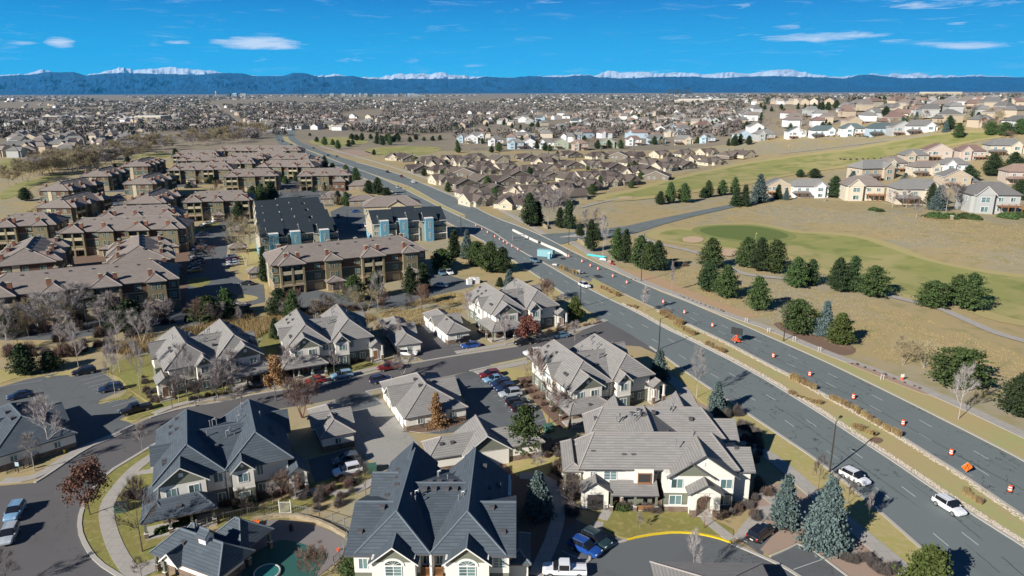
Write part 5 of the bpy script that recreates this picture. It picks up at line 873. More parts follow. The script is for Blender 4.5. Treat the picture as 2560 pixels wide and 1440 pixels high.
    b = MB(); b.box(8.5, 10.3, .06, .2, 3.7, 5.3, 'darkroom'); b.box(8.4, 8.5, .02, .2, 3.6, 5.4, 'wood'); b.box(10.3, 10.4, .02, .2, 3.6, 5.4, 'wood'); b.box(8.5, 10.3, .0, .2, 3.6, 3.95, 'wood'); b.box(8.4, 10.4, .02, .2, 5.3, 5.4, 'wood'); b.obj('balcony_opening', t)
    b = MB(); b.box(8.2, 10.6, -1.5, .2, .1, .25, 'conc'); b.box(8.2, 10.6, -1.5, -1.42, .25, 1.0, 'wood'); b.obj('balcony', t)
    for x in (4.4, 7.9, 11.0): kid('porch_post', post_mesh(2.9, .9), t, (x, -1.5, 0))
    kid('porch_post', post_mesh(4.2, .9), t, (-2.2, 3.0, 0)); kid('porch_post', post_mesh(4.2, .9), t, (-2.2, 7.5, 0))
    b = MB(); b.box(10.75, 10.85, .65, .78, .2, 6, 'trim_white'); b.obj('downspout', t)
    vents(t, [('box', 1.9, 2.6, 7.6), ('box', 6.5, 2.2, 7.3), ('box', 7.9, 2.2, 7.3), ('pipe', 14.2, 2.2, 9), ('pipe', 17.2, 4.4, 9.4), ('box', 9.0, 12.2, 9.3), ('elbow', 9.6, 10.6, 9.5), ('elbow', 9.0, 10, 9.4), ('pipe', 8.6, 10.4, 9.4), ('elbow', 6.4, 11.2, 8.6), ('pipe', 7, 11.4, 8.8), ('elbow', 15.4, 13.4, 9.4), ('pipe', 15.8, 13.2, 9.4), ('box', 18.6, 12.0, 8.5), ('box', 10.2, 12.8, 9.6), ('box', 10.6, 11.8, 9.5), ('box', 11, 10.8, 9.6), ('box', 12.6, 12.5, 9.4), ('box', 3.2, 12.4, 8.3), ('box', 14, 8.4, 8), ('box', 23.8, 4.1, 7.5)])
side_house()
# ---------------------------------------------------------------- garages
def garage(label, fl, ang, Wd, D, ndoor=6, rm='roof_tan', side='l', hip=None, zr=None, dorm=True, group='low detached garage buildings', cross=1.6, front=True, rotd=False):
    t = thing('garage_building', label, 'garage', fl, radians(ang), group); w = MB(); g = MB(); hp = Wd / 2 if hip is None else hip; zr = zr or 2.9 + Wd * .27; cap = 'ridge_tan' if rm == 'roof_tan' else 'ridge_slate'
    w.box(.4, Wd - .4, .4, D - .4, 0, 1.1, 'stone', skip='t'); w.box(.42 - .04, Wd - .38, .38, D - .38, 1.1, 2.95, 'stucco')
    roof(g, 0, Wd, 0, D, 2.9, zr, 'y', hp, hp, rm, cap=cap)
    if dorm:
        c = D * .5; k = cross + Wd * .12; roof(g, -.7, Wd + .7, c - k, c + k, 2.9, 2.9 + k * .8, 'x', 0, 0, rm, cap=cap, gm='olive', trim='trim_white')
    w.obj('wall', t); g.obj('roof', t); n = int((D - 2) / 2.9)
    for i in range(n):
        y = 1.6 + (D - 3.2) * (i + .5) / n
        if 'l' in side: kid('garage_door', gdoor_mesh(2.4, 2.15), t, (.34, y, .05), -pi / 2)
        if 'r' in side: kid('garage_door', gdoor_mesh(2.4, 2.15), t, (Wd - .34, y, .05), pi / 2)
    if front:
        for x in ([Wd * .5] if Wd < 9 else [Wd * .25, Wd * .75]): window(t, x, .34, 1.15, 1.1, 1.15)
    for i in range(4): kid('roof_vent', vent_mesh('box'), t, (Wd * (.5 + (.09 if i % 2 else -.09)), D * (.36 + .09 * i), zr - .35))
    return t
garage('small tan garage between the second and third townhouses, white car in front', (-27.1, 156.2, 0), 21, 6.3, 20.5, side='r')
garage('small tan garage with white doors, left of the third townhouse', (-16.0, 164.3, 0), 25.3, 6.4, 19)
garage('large tan hipped garage in the middle of the court behind the cone shaped orange tree', (-19.6, 117.8, 0), 24, 12.4, 18.6, side='lr', cross=1.9)
garage('small tan garage beside the slate townhouse, shaded on its left', (-32.9, 110.2, 0), 24.9, 6.2, 13.0, side='r')
garage('slate roofed garage at the left edge behind the silvery bare tree', (-84.5, 103.4, 0), 47, 12.8, 20, rm='roof_slate', side='r')
def low_garage():
    t = thing('garage_building', 'low tan garage with a green gable behind the slate townhouse', 'garage', (-13.6, 103.0, 0), radians(17), 'low detached garage buildings'); w = MB(); g = MB()
    w.box(.4, 19.4, .4, 6.0, 0, 1.0, 'stone', skip='t'); w.box(.38, 19.42, .38, 6.02, 1.0, 2.95, 'stucco'); roof(g, 0, 20, 0, 6.4, 2.9, 5.0, 'x', 2.8, 2.8, 'roof_tan', cap='ridge_tan')
    roof(g, 5.6, 14, -.6, 7.6, 2.9, 5.9, 'y', 0, 0, 'roof_tan', cap='ridge_tan', gm='olive', trim='trim_white', gi=.6); w.box(6, 13.6, 0, 7, 0, 2.95, 'stucco')
    w.obj('wall', t); g.obj('roof', t)
    for i in range(6): kid('garage_door', gdoor_mesh(2.4, 2.15), t, (2.2 + i * 3, 6.06, .05), pi)
    vents(t, [('box', 2.6, 2, 4.2), ('box', 4.4, 2, 4.2), ('box', 16, 2, 4.2)])
    p = G(1612, 1440, 3.4); t = thing('garage_building', 'tan roofed garage cut by the bottom edge, in the turning circle', 'garage', (16.9, 62.9, 0), radians(-1.5), 'low detached garage buildings'); w = MB(); g = MB(); w.box(.4, 13.6, .4, 13.6, 0, 2.95, 'stucco'); roof(g, 0, 14, 0, 14.2, 2.9, 5.4, 'y', 7, 7, 'roof_tan', cap='ridge_tan'); w.obj('wall', t); g.obj('roof', t)
    for i in range(4): kid('garage_door', gdoor_mesh(2.4, 2.15), t, (.34, 2.2 + i * 3, .05), -pi / 2)
low_garage()
def clubhouse():
    rm, cap = 'roof_slate', 'ridge_slate'; p = G(482, 1440, 0)
    t = thing('pool_house', 'slate roofed pool clubhouse with a covered terrace and a small roof lantern', 'pool house', (-46.4, 80.0, 0), radians(-25)); w = MB(); g = MB()
    w.box(1.6, 10.4, .2, 4.6, 0, 2.95, 'stucco'); w.box(1.52, 10.48, .12, 4.68, 0, .9, 'stone')
    roof(g, 0, 12.0, -.9, 5.2, 2.9, 5.3, 'x', 2.4, 2.1, rm, cap=cap); roof(g, 2.4, 5.8, -1.6, 3.2, 2.85, 4.4, 'y', 0, 0, rm, cap=cap, gm='stucco', trim='trim_white'); roof(g, 4.6, 10.9, 3.8, 9.8, 2.95, 5.5, 'x', 2.7, 2.9, rm, cap=cap); roof(g, .6, 4.2, 2.6, 5.8, 2.9, 4.8, 'x', 1.6, 1.6, rm, cap=cap)
    roof(g, 6.2, 7.9, 1.2, 3.0, 5.8, 6.6, 'x', 0, 0, rm, cap=cap, gm='trim_white', gi=.25); w.box(6.45, 7.65, 1.45, 2.8, 4.6, 5.8, 'trim_white')
    w.obj('wall', t); g.obj('roof', t)
    for x, y in ((.5, -.4), (.5, 2.0), (2.8, -1.1), (10.4, 9.3), (5.1, 9.3), (11.4, -.4), (10.4, 5.4)): kid('porch_post', post_mesh(2.9, 1.1, 'olive'), t, (x, y, 0))
    for x in (7.0, 8.6): window(t, x, .1, 1.6, .7, .8)
    window(t, 9.9, .1, .1, 1.2, 2.2); kid('roof_vent', vent_mesh('box'), t, (4.2, 1.0, 4.4)); kid('roof_vent', vent_mesh('pipe'), t, (3.0, 4.2, 4.6))
clubhouse()
# ================================================================ apartments, rows, houses
def apartment(L, Wd=17.0, nb=4, lod=0):
    t = thing('apartment_building', 'x', 'apartment building'); w = MB(); g = MB(); E = 9.3; hp = 7.0
    w.box(.8, L - .8, .8, Wd - .8, 0, 3.0, 'apt_base', skip='t'); w.box(.78, L - .78, .78, Wd - .78, 3.0, 6.3, 'apt_green'); w.box(.76, L - .76, .76, Wd - .76, 6.3, E, 'apt_brick'); w.box(.7, L - .7, .7, Wd - .7, 3.0, 3.18, 'apt_cream'); w.box(.7, L - .7, .7, Wd - .7, 6.2, 6.38, 'apt_cream')
    roof(g, 0, L, 0, Wd, E, E + 3.9, 'x', hp, hp, 'roof_brown', cap='ridge_brown'); chs = []; cs = [L * (i + .5) / nb for i in range(nb)]; bal = MB
    for side in (0, 1):
        def Y(y): return y if side == 0 else Wd - y
        def bx(b, x0, x1, y0, y1, *a): b.box(x0, x1, min(Y(y0), Y(y1)), max(Y(y0), Y(y1)), *a)
        rz = 0 if side == 0 else pi
        for i, c in enumerate(cs):
            if (i + side) % 2 == 0:       # balcony bay with hipped roof
                r0, r1 = (-1.6, 6.5) if side == 0 else (Wd - 6.5, Wd + 1.6); roof(g, c - 4.2, c + 4.2, r0, r1, E, E + 2.5, 'y', 3.6 if side == 0 else 0, 0 if side == 0 else 3.6, 'roof_brown', cap='ridge_brown')
                bx(w, c - 3.7, c - 3.1, -1.1, .8, 0, E, 'apt_olive'); bx(w, c + 3.1, c + 3.7, -1.1, .8, 0, E, 'apt_olive'); bx(w, c - .3, c + .3, -1.1, .8, 0, E, 'apt_olive'); bx(w, c - 3.72, c + 3.72, -1.15, .8, 2.5, 3.0, 'apt_base')
                for z in (3.1, 6.2):
                    b = MB(); bx(b, c - 3.1, c + 3.1, -1.0, .8, z - .1, z + .1, 'apt_cream'); bx(b, c - 3.1, c + 3.1, -1.0, -.92, z + .1, z + 1.05, 'apt_olive' if z < 4 else 'apt_cream'); b.obj('balcony', t)
                    for s in (-1.6, 1.6): window(t, c + s, Y(.74), z + .15, 2.0, 2.1, rz, gl='glass', fr='apt_cream')
                for s in (-1.7, 1.7): kid('garage_door', gdoor_mesh(2.4, 2.2, 'darkroom'), t, (c + s, Y(.78 - .02), .02), rz)
            else:                          # stair and window bay
                r0, r1 = (-1.2, 5.5) if side == 0 else (Wd - 5.5, Wd + 1.2); roof(g, c - 3.0, c + 3.0, r0, r1, E, E + 1.9, 'y', 2.6 if side == 0 else 0, 0 if side == 0 else 2.6, 'roof_brown', cap='ridge_brown')
                bx(w, c - 2.5, c + 2.5, -.6, .9, 0, E, 'apt_olive'); bx(w, c - 2.6, c + 2.6, -2.6, -.5, 0, 2.9, 'apt_base'); r0, r1 = (-3.2, 0.5) if side == 0 else (Wd - .5, Wd + 3.2); roof(g, c - 3.1, c + 3.1, r0, r1, 2.9, 4.3, 'y', 1.8 if side == 0 else 0, 0 if side == 0 else 1.8, 'roof_brown', cap='ridge_brown')
                kid('entry_opening', gdoor_mesh(2.4, 2.2, 'darkroom'), t, (c, Y(-2.62), .02), rz)
                for z in (4.1, 7.0):
                    for s in (-.75, .75): window(t, c + s, Y(-.64), z, .95, 1.6, rz, mull=0, bars=1, fr='apt_cream')
            e = (L / nb) / 2
            for z in (3.9, 6.9):
                for s in ((-e + 1.5,) if i else (-e + 2.2,)): window(t, c + s + (-.9 if not i else 0), Y(.74), z, 1.7, 1.5, rz, fr='apt_cream')
                if i == nb - 1: window(t, c + e - 2.2, Y(.74), z, 1.7, 1.5, rz, fr='apt_cream')
            kid('garage_door', gdoor_mesh(2.4, 2.2, 'apt_cream'), t, (c - e + 1.6 + (1.0 if not i else 0), Y(.78), .02), rz)
            chs += [(c - 1.2, Y(2.4))]
            if (i + side) % 2 == 0: chs += [(c + 2.4, Y(2.2))]
    for x, rz in ((.76, -pi / 2), (L - .76, pi / 2)):
        for z in (3.9, 6.9):
            for y in (Wd * .22, Wd * .5, Wd * .78): window(t, x, y, z, 1.7, 1.5, rz, fr='apt_cream')
        b = MB(); b.box(x - (.15 if x < 5 else -.01), x + (.01 if x < 5 else .15), Wd * .58, Wd * .7, .0, 9.1, 'apt_cream'); b.obj('stair_panel', t)
    w.obj('wall', t); g.obj('roof', t)
    if 'chim' not in VM:
        b = MB(); b.box(-.55, .55, -.4, .4, -1.2, 1.3, 'brickred'); b.box(-.65, .65, -.5, .5, 1.3, 1.45, 'apt_cream'); b.tube((0, 0, 1.4), (0, 0, 1.9), .14, .14, 'metal_grey', 6); VM['chim'] = b.mesh('chimney')
    for x, y in chs: kid('chimney', VM['chim'], t, (x, y, E + 1.6))
    for i in range(max(2, int(L / 6))): kid('roof_vent', vent_mesh('box'), t, (5 + i * (L - 10) / max(1, int(L / 6) - 1), Wd * .42, E + 3.2))
    return t
APT = {'S': (24, 17, 2), 'M': (34, 17, 3), 'L': (44, 18, 4), 'X': (51, 19, 4)}
def put_apt(k, cx, cy, ang, label, sx=1.0):
    L, Wd, nb = APT[k]; a = radians(ang); ox, oy = -L / 2 * sx, -Wd / 2
    p = (cx + ox * cos(a) - oy * sin(a), cy + ox * sin(a) + oy * cos(a), 0)
    ST.put('apt' + k, lambda: apartment(L, Wd, nb), p, a, label, 'apartment building', 'brown roofed apartment buildings', (sx, 1, 1))
def aq(k, fl, fr, dep, label, z=9.3, ang=None, long='w', Lx=None, off=(0, 0)):
    a = G(*fl, z); c = G(*fr, z); u = Vector((c.x - a.x, c.y - a.y)); W_ = u.length; th = math.degrees(atan2(u.y, u.x)) if ang is None else ang; u = Vector((cos(radians(th)), sin(radians(th)))); n = Vector((-u.y, u.x))
    L, Wd, nb = APT[k]; ctr = Vector((a.x, a.y)) + u * W_ / 2 + n * ((Wd if long == 'w' else L) / 2) + Vector(off)
    put_apt(k, ctr.x, ctr.y, th if long == 'w' else th + 90, label, (W_ / L if .75 < W_ / L < 1.35 else 1.0) if long == 'w' else 1.0)
aq('X', (675, 665), (1070, 625), 19, 'long brown apartment building in the centre with two white cars at its right end')
aq('X', (-75, 748), (449, 696), 17, 'longest apartment building at the left, behind huge pale bare trees')
aq('M', (12, 665), (107, 657), 39, 'apartment building at the left edge behind the longest one', long='d', ang=26); aq('M', (262, 664), (436, 643), 34, 'apartment building seen from its roof end, between the two long ones', long='d', ang=27)
aq('L', (140, 582), (465, 570), 27, 'long low looking apartment building with a row of front balconies, left of the car park', ang=11.3); aq('S', (0, 567), (117, 555), 20, 'hip roofed apartment building at the left edge', ang=14)
aq('M', (82, 520), (180, 520), 29, 'apartment building beside the grass with a dark shaded side', long='d', ang=0); aq('M', (90, 477), (172, 477), 44, 'apartment building nearest the grass field at the left', long='d', ang=0); aq('M', (200, 442), (272, 440), 31, 'apartment building above the small lawn', long='d', ang=8)
aq('M', (306, 461), (382, 460), 32, 'apartment building left of the small courtyard', long='d', ang=4); aq('L', (296, 417), (377, 415), 45, 'long apartment building behind the courtyard', long='d', ang=10); aq('M', (304, 510), (412, 507), 32, 'apartment building beside the shaded lane', long='d', ang=8); aq('M', (275, 547), (412, 540), 28, 'apartment building directly above the long balcony one', ang=15)
aq('M', (454, 506), (622, 490), 34, 'apartment building in front of the courtyard with pines at its face', ang=14); aq('L', (415, 426), (585, 422), 40, 'wide apartment building behind the courtyard trees', ang=8); aq('L', (427, 391), (547, 390), 30, 'far apartment building at the edge of the creek trees', ang=5); aq('L', (512, 410), (640, 408), 30, 'far wide apartment building in the middle of the rear row', ang=5)
aq('M', (575, 442), (677, 437), 30, 'apartment building left of the upper car park', ang=12); aq('M', (732, 410), (802, 409), 36, 'apartment building closest to the main road', long='d', ang=10); aq('M', (762, 440), (860, 437), 30, 'apartment building with parked cars at its left', ang=10)
aq('L', (640, 417), (751, 424), 30, 'apartment building in the rear row beside the road', ang=-2); aq('M', (640, 392), (692, 388), 30, 'small looking apartment building in the last row', ang=0); aq('L', (560, 377), (640, 375), 30, 'last apartment building before the creek trees', ang=0); aq('L', (645, 377), (740, 375), 30, 'last apartment building beside the main road', ang=2); aq('M', (692, 398), (765, 397), 30, 'apartment building with stepped roofs near the road', ang=8); aq('M', (470, 402), (520, 400), 30, 'apartment building half hidden in the rear row', ang=6); aq('M', (583, 397), (640, 396), 30, 'apartment building in the middle of the last rows', ang=3)
# leasing office, gatehouse and small carports
def hiphouse(name, label, cat, px, ang, L, Wd, e, zr, wall, rf, cap='ridge_brown', gab=None, group=None):
    p = G(*px); t = thing(name, label, cat, (p.x, p.y, p.z), radians(ang), group); w = MB(); g = MB(); w.box(.5, L - .5, .5, Wd - .5, 0, e, wall); roof(g, 0, L, 0, Wd, e, zr, 'x', Wd * .45, Wd * .45, rf, cap=cap)
    if gab: x, gw, gz = gab; roof(g, x - gw, x + gw, -2, Wd * .6, e, gz, 'y', 0, 0, rf, cap=cap, gm=wall); w.box(x - gw + .5, x + gw - .5, -1.4, .6, 0, e, wall)
    w.obj('wall', t); g.obj('roof', t)
    for i in range(int(L / 4)): window(t, 2 + i * 4, .46, e * .35, 1.4, 1.3)
    return t
hiphouse('leasing_office', 'tan hip roofed office between the apartments and the main road', 'office building', (908, 538), 12, 30, 17, 4, 8.2, 'apt_cream', 'roof_brown', gab=(17, 5, 6.8)); hiphouse('leasing_office', 'low office wing with a carport opening', 'office building', (872, 518), 14, 16, 12, 3.4, 5.6, 'apt_base', 'roof_brown')
hiphouse('clubhouse', 'brown hip roofed clubhouse behind the office', 'clubhouse', (800, 512), 10, 17, 13, 3.4, 6.4, 'apt_base', 'roof_brown'); hiphouse('clubhouse', 'small hip roofed clubhouse wing near the pines', 'clubhouse', (870, 478), 8, 20, 11, 3.4, 6, 'apt_base', 'roof_brown'); hiphouse('gatehouse', 'tall square gatehouse with a pointed tan roof', 'gatehouse', (833, 478), 5, 8, 8, 6, 8.6, 'apt_brick', 'roof_brown')
for i, (x, y) in enumerate(((572, 590), (572, 636), (620, 700))): hiphouse('carport', ['small carport roof at the far end of the car park', 'small tan carport beside the yellowish tree', 'small white and tan shed at the car park corner'][i], 'carport', (x, y), 24, 7, 6, 2.2, 3.6, 'apt_base', 'roof_brown')
hiphouse('bin_enclosure', 'tan brick bin enclosure at the end of the apartment car park', 'bin enclosure', (583, 785), 20, 5, 4, 2, 2.4, 'apt_base', 'roof_brown')
# blue towered townhouses
def bluerow(lab, fl, ang, L=28.6, D=18.0):
    t = thing('townhouse_row', lab, 'townhouse row', fl, radians(ang), 'black roofed townhouses with blue towers'); w = MB(); g = MB(); U = [(0, 9.6, 0), (9.6, 19.4, 1.3), (19.4, L, .2)]; TW_ = [(3.0, 6.4), (11.0, 14.5), (21.6, 25.0)]
    for i, ((x0, x1, st), (t0, t1)) in enumerate(zip(U, TW_)):
        e = 8.3 + .5 * (i == 1); y0, y1 = .6 + st, D - .4 + st
        w.box(x0, x1, y0, y1, 0, 3.0, 'bluewall' if i == 0 else 'tanwall'); w.box(x0 - .01, x1 + .01, y0 - .02, y1 + .02, 3.0, e, 'tanwall'); roof(g, x0 - .05, x1 + .05, -.2 + st, D + .3 + st, e, e + 4.4, 'x', 0, 0, 'roof_dark', gm='tanwall', trim='trim_white')
        roof(g, t0 - .4 if i != 1 else t1, t0 + 5.6 if i != 1 else t1 + 5.2, -1.0 + st, 7 + st, e - .1, e + 3.2, 'x', 0, 0, 'roof_dark', gm='tanwall', trim='trim_white')
        for s in (0, 1):
            yy = -1.9 + st if s == 0 else D - 1.0 + st; b = MB(); b.box(t0, t1, yy, yy + 2.9, 0, 9.6, 'bluewall'); b.box(t0 - .08, t1 + .08, yy - .08, yy + 3.0, 9.6, 9.72, 'trim_white'); b.obj('stair_tower', t)
            rz = 0 if s == 0 else pi; yf = yy - .04 if s == 0 else yy + 2.94
            for z in (1.2, 5.6): window(t, (t0 + t1) / 2, yf, z, .75, 2.6, rz, mull=0, bars=1, gl='glass_pale')
            yf = y0 - .04 if s == 0 else y1 + .04
            for xx in ((x0 + t0) / 2, t1 + (x1 - t1) * .36, t1 + (x1 - t1) * .78):
                if (xx < t0 and t0 - x0 < 2.4): continue
                for z in (3.7, 6.3): window(t, xx, yf, z, 1.9, 1.45, rz, bars=1)
                window(t, xx, yf, .6, 1.7, 1.7, rz)
        b = MB(); b.box(t1 + .1, x1, -1.0 + st, .6 + st, 5.7, 5.85, 'roof_dark'); b.box(t1 + .1, x1, -1.0 + st, .6 + st, 2.85, 3.0, 'trim_white'); b.box(x1 - .3, x1 - .1, -.95 + st, -.75 + st, 0, 5.7, 'trim_white'); b.obj('balcony', t)
        kid('roof_vent', vent_mesh('box'), t, (x0 + 5, 5 + st, 10.6)); kid('roof_vent', vent_mesh('pipe'), t, (x0 + 7, 12, 11))
    w.obj('wall', t); g.obj('roof', t)
    for y in (3.5, 9, 14):
        for z in (1, 4, 6.4): window(t, -.05, y, z, 1.1, 1.6, -pi / 2)
    return t
for i in range(4):
    a = radians(20); k = i * 19.6; bluerow(['front', 'second', 'third', 'rearmost'][i] + ' of the stacked black roofed townhouse rows with blue towers, left of the other block', (-92.8 - sin(a) * k, 257.4 + k * cos(a), 0), 25)
bluerow('black roofed townhouse block with blue towers nearest the main road', (-56.5, 284.5, 0), 20, L=31)
# patio homes with brown roofs
def patio(v):
    t = thing('patio_home', 'x', 'house'); w = MB(); g = MB(); L, Wd = (17, 14) if v != 2 else (20, 13)
    w.box(.5, L - .5, .5, Wd - .5, 0, 2.9, 'w_patio' if v != 1 else 'w_dark')
    if v == 0: roof(g, 0, L, 0, Wd, 2.7, 6.3, 'x', 0, 0, 'roof_patio', gm='w_patio', trim='trim_white'); roof(g, 2, 9, -2.6, 7, 2.9, 6.0, 'y', 0, 0, 'roof_patio', gm='w_patio', trim='trim_white'); w.box(2.5, 8.5, -2, 1, 0, 2.9, 'w_patio'); roof(g, 10, 15, -1, 6, 2.9, 5.2, 'y', 0, 0, 'roof_patio', gm='w_patio')
    elif v == 1: roof(g, 0, L, 0, Wd, 2.7, 6.2, 'y', 0, 3, 'roof_patio', gm='w_dark', trim='trim_white'); roof(g, -2.5, 9, 4, 12, 2.9, 6.2, 'x', 0, 0, 'roof_patio', gm='w_dark')
    else: roof(g, 0, L, 0, Wd, 2.7, 6.2, 'x', 4, 4, 'roof_patio'); roof(g, 4, 12, -3, 8, 2.7, 5.8, 'y', 0, 0, 'roof_patio', gm='w_patio', trim='trim_white'); w.box(4.5, 11.5, -2.4, 1, 0, 2.9, 'w_patio')
    w.obj('wall', t); g.obj('roof', t)
    for x in (3.6, 7.0, 13.5): window(t, x + (.4 if v == 2 else 0), (-2.04 if v == 0 and x < 8 else -2.44 if v == 2 and 4 < x + .4 < 11 else .46), .9, 1.5, 1.4)
    for y in (4, 9): window(t, .46, y, .9, 1.5, 1.4, -pi / 2)
    b = MB(); b.box(L * .6, L * .6 + .5, Wd * .3, Wd * .3 + .5, 4.5, 7.6, 'trim_dark'); b.obj('chimney', t)
    return t
PH = [(1165, 412), (1225, 418), (985, 398), (1030, 402), (1075, 408), (1125, 405), (1190, 400), (1262, 402), (1330, 400), (1385, 398), (1440, 392), (1500, 395), (1545, 395), (1600, 392), (1665, 392), (1720, 388), (1780, 385), (1835, 392), (1870, 390),
      (1060, 430), (1110, 432), (1160, 440), (1215, 432), (1275, 428), (1330, 432), (1385, 425), (1440, 420), (1490, 418), (1545, 425), (1590, 412), (1640, 412), (1690, 410), (1735, 405), (1790, 410), (1120, 458), (1170, 468), (1225, 455), (1275, 462), (1330, 462), (1385, 450), (1435, 448), (1480, 450), (1530, 448), (1580, 440), (1625, 432), (1675, 425), (1725, 420),
      (1190, 492), (1245, 485), (1290, 488), (1345, 490), (1390, 482), (1440, 475), (1490, 468), (1540, 462), (1585, 455), (1270, 520), (1410, 505), (1450, 492), (1355, 512), (1315, 508), (1210, 512), (1640, 448), (1090, 418), (1300, 445), (1350, 410)]
random.seed(3)
_rw = [('rearmost', PH[:19]), ('second rearmost', PH[19:35]), ('middle', PH[35:48]), ('nearest', PH[48:])]; _on = ['first', 'second', 'third', 'fourth', 'fifth', 'sixth', 'seventh', 'eighth', 'ninth', 'tenth', 'eleventh', 'twelfth', 'thirteenth', 'fourteenth', 'fifteenth', 'sixteenth', 'seventeenth', 'eighteenth', 'nineteenth', 'twentieth']
PL0 = {q: 'brown roofed patio home, %s from the left in the %s row' % (_on[i], r) for r, L_ in _rw for i, q in enumerate(sorted(L_))}
PL = {(1270, 520): 'brown roofed patio home with a white end wall nearest the road', (1410, 505): 'brown roofed patio home at the fence corner of the golf rough', (1870, 390): 'last brown roofed patio home at the right end of the estate', (985, 398): 'first brown roofed patio home at the left end beside the pond', (1030, 402): 'brown roofed patio home just below the pond'}
def place_house(key, mk, px, ang, label, cat, group, sc=1.0, L=17, Wd=14):
    p = G(*px); a = radians(ang); x = p.x - (L / 2 * cos(a) - 0) * sc; y = p.y - (L / 2 * sin(a)) * sc
    return ST.put(key, mk, (x, y, min(hz(x, y), p.z, hz(p.x, p.y)) - .05), a, label, cat, group, sc)
for i, q in enumerate(PH):
    v = (i * 7 + i // 3) % 3; ang = oneof([28, 32, -20, 25, 118]) if q[0] > 1180 else oneof([25, 30, -5]); place_house('patio%d' % v, lambda v=v: patio(v), (q[0], q[1] + 3), ang, PL.get(q, PL0[q]), 'house', 'brown roofed patio homes', 1.05)
# two storey suburban houses
def suburb(wall, rf, v, detail=True):
    t = thing('suburban_house', 'x', 'house'); w = MB(); g = MB(); E = 5.9; 
    if v == 0: w.box(.5, 14.5, .5, 10.5, 0, E, wall); roof(g, 0, 15, 0, 11, E, 9.2, 'x', 4.5, 4.5, rf); roof(g, 1, 7, -1.5, 6, E, 8.6, 'y', 0, 0, rf, gm=wall, trim='trim_white'); w.box(1.5, 6.5, -1, 1, 0, E, wall)
    elif v == 1: w.box(.5, 13.5, .5, 11.5, 0, E, wall); roof(g, 0, 14, 0, 12, E, 9.6, 'y', 0, 4, rf, gm=wall, trim='trim_white'); w.box(13.5, 18, 2, 9, 0, 3.4, wall); roof(g, 13, 18.6, 1.4, 9.6, 3.4, 5.8, 'x', 0, 3, rf)
    else: w.box(.5, 17.5, .5, 10.5, 0, E, wall); roof(g, 0, 18, 0, 11, E, 9.2, 'x', 4, 4, rf); roof(g, 10, 16, -1.2, 6, E, 8.4, 'y', 0, 0, rf, gm=wall, trim='trim_white'); w.box(10.5, 15.5, -.8, 1, 0, E, wall); roof(g, -.5, 8, -2.8, 1, 2.9, 3.9, 'x', 1, 1, rf)
    w.obj('wall', t); g.obj('roof', t)
    if detail:
        fy = {0: -1.04, 1: .46, 2: -.84}[v]; fx = {0: 4, 1: 5, 2: 13}[v]
        window(t, fx, fy, 3.6, 2.6, 1.7, bars=1, gl='glass'); window(t, fx, fy - .01, .7, 2.2, 1.7); 
        for x in {0: (9, 12.4), 1: (2.2, 10.6), 2: (3, 7)}[v]: window(t, x, .44, 3.7, 1.5, 1.4); window(t, x, .43, .8, 1.6, 1.6)
        for y in (3, 7.5): window(t, .46, y, 3.7, 1.3, 1.4, -pi / 2); window(t, {0: 14.54, 1: 13.54, 2: 17.54}[v], y, 3.9, 1.3, 1.4, pi / 2)
        b = MB(); x0 = {0: 8, 1: 1, 2: 1.5}[v]; b.box(x0, x0 + 6, -2.6, .5, 2.5, 2.7, 'wood'); b.box(x0, x0 + 6, -2.6, -2.5, 3.4, 3.5, 'wood')
        for i in range(4): b.box(x0 + i * 1.93, x0 + i * 1.93 + .2, -2.55, -2.35, 0, 3.45, 'wood')
        b.obj('deck', t)
    return t
CW = ['w_white', 'w_cream', 'w_tan', 'w_blue', 'w_grey', 'w_pink', 'w_sage']
def sub(px, ang, wall, rf, v, label, group, sc=1.0, detail=True): place_house('sub%s%s%d%d' % (wall, rf, v, detail), lambda: suburb(wall, rf, v, detail), px, ang, label, 'house', group, sc, 15)
GR = 'two storey houses along the golf ridge'
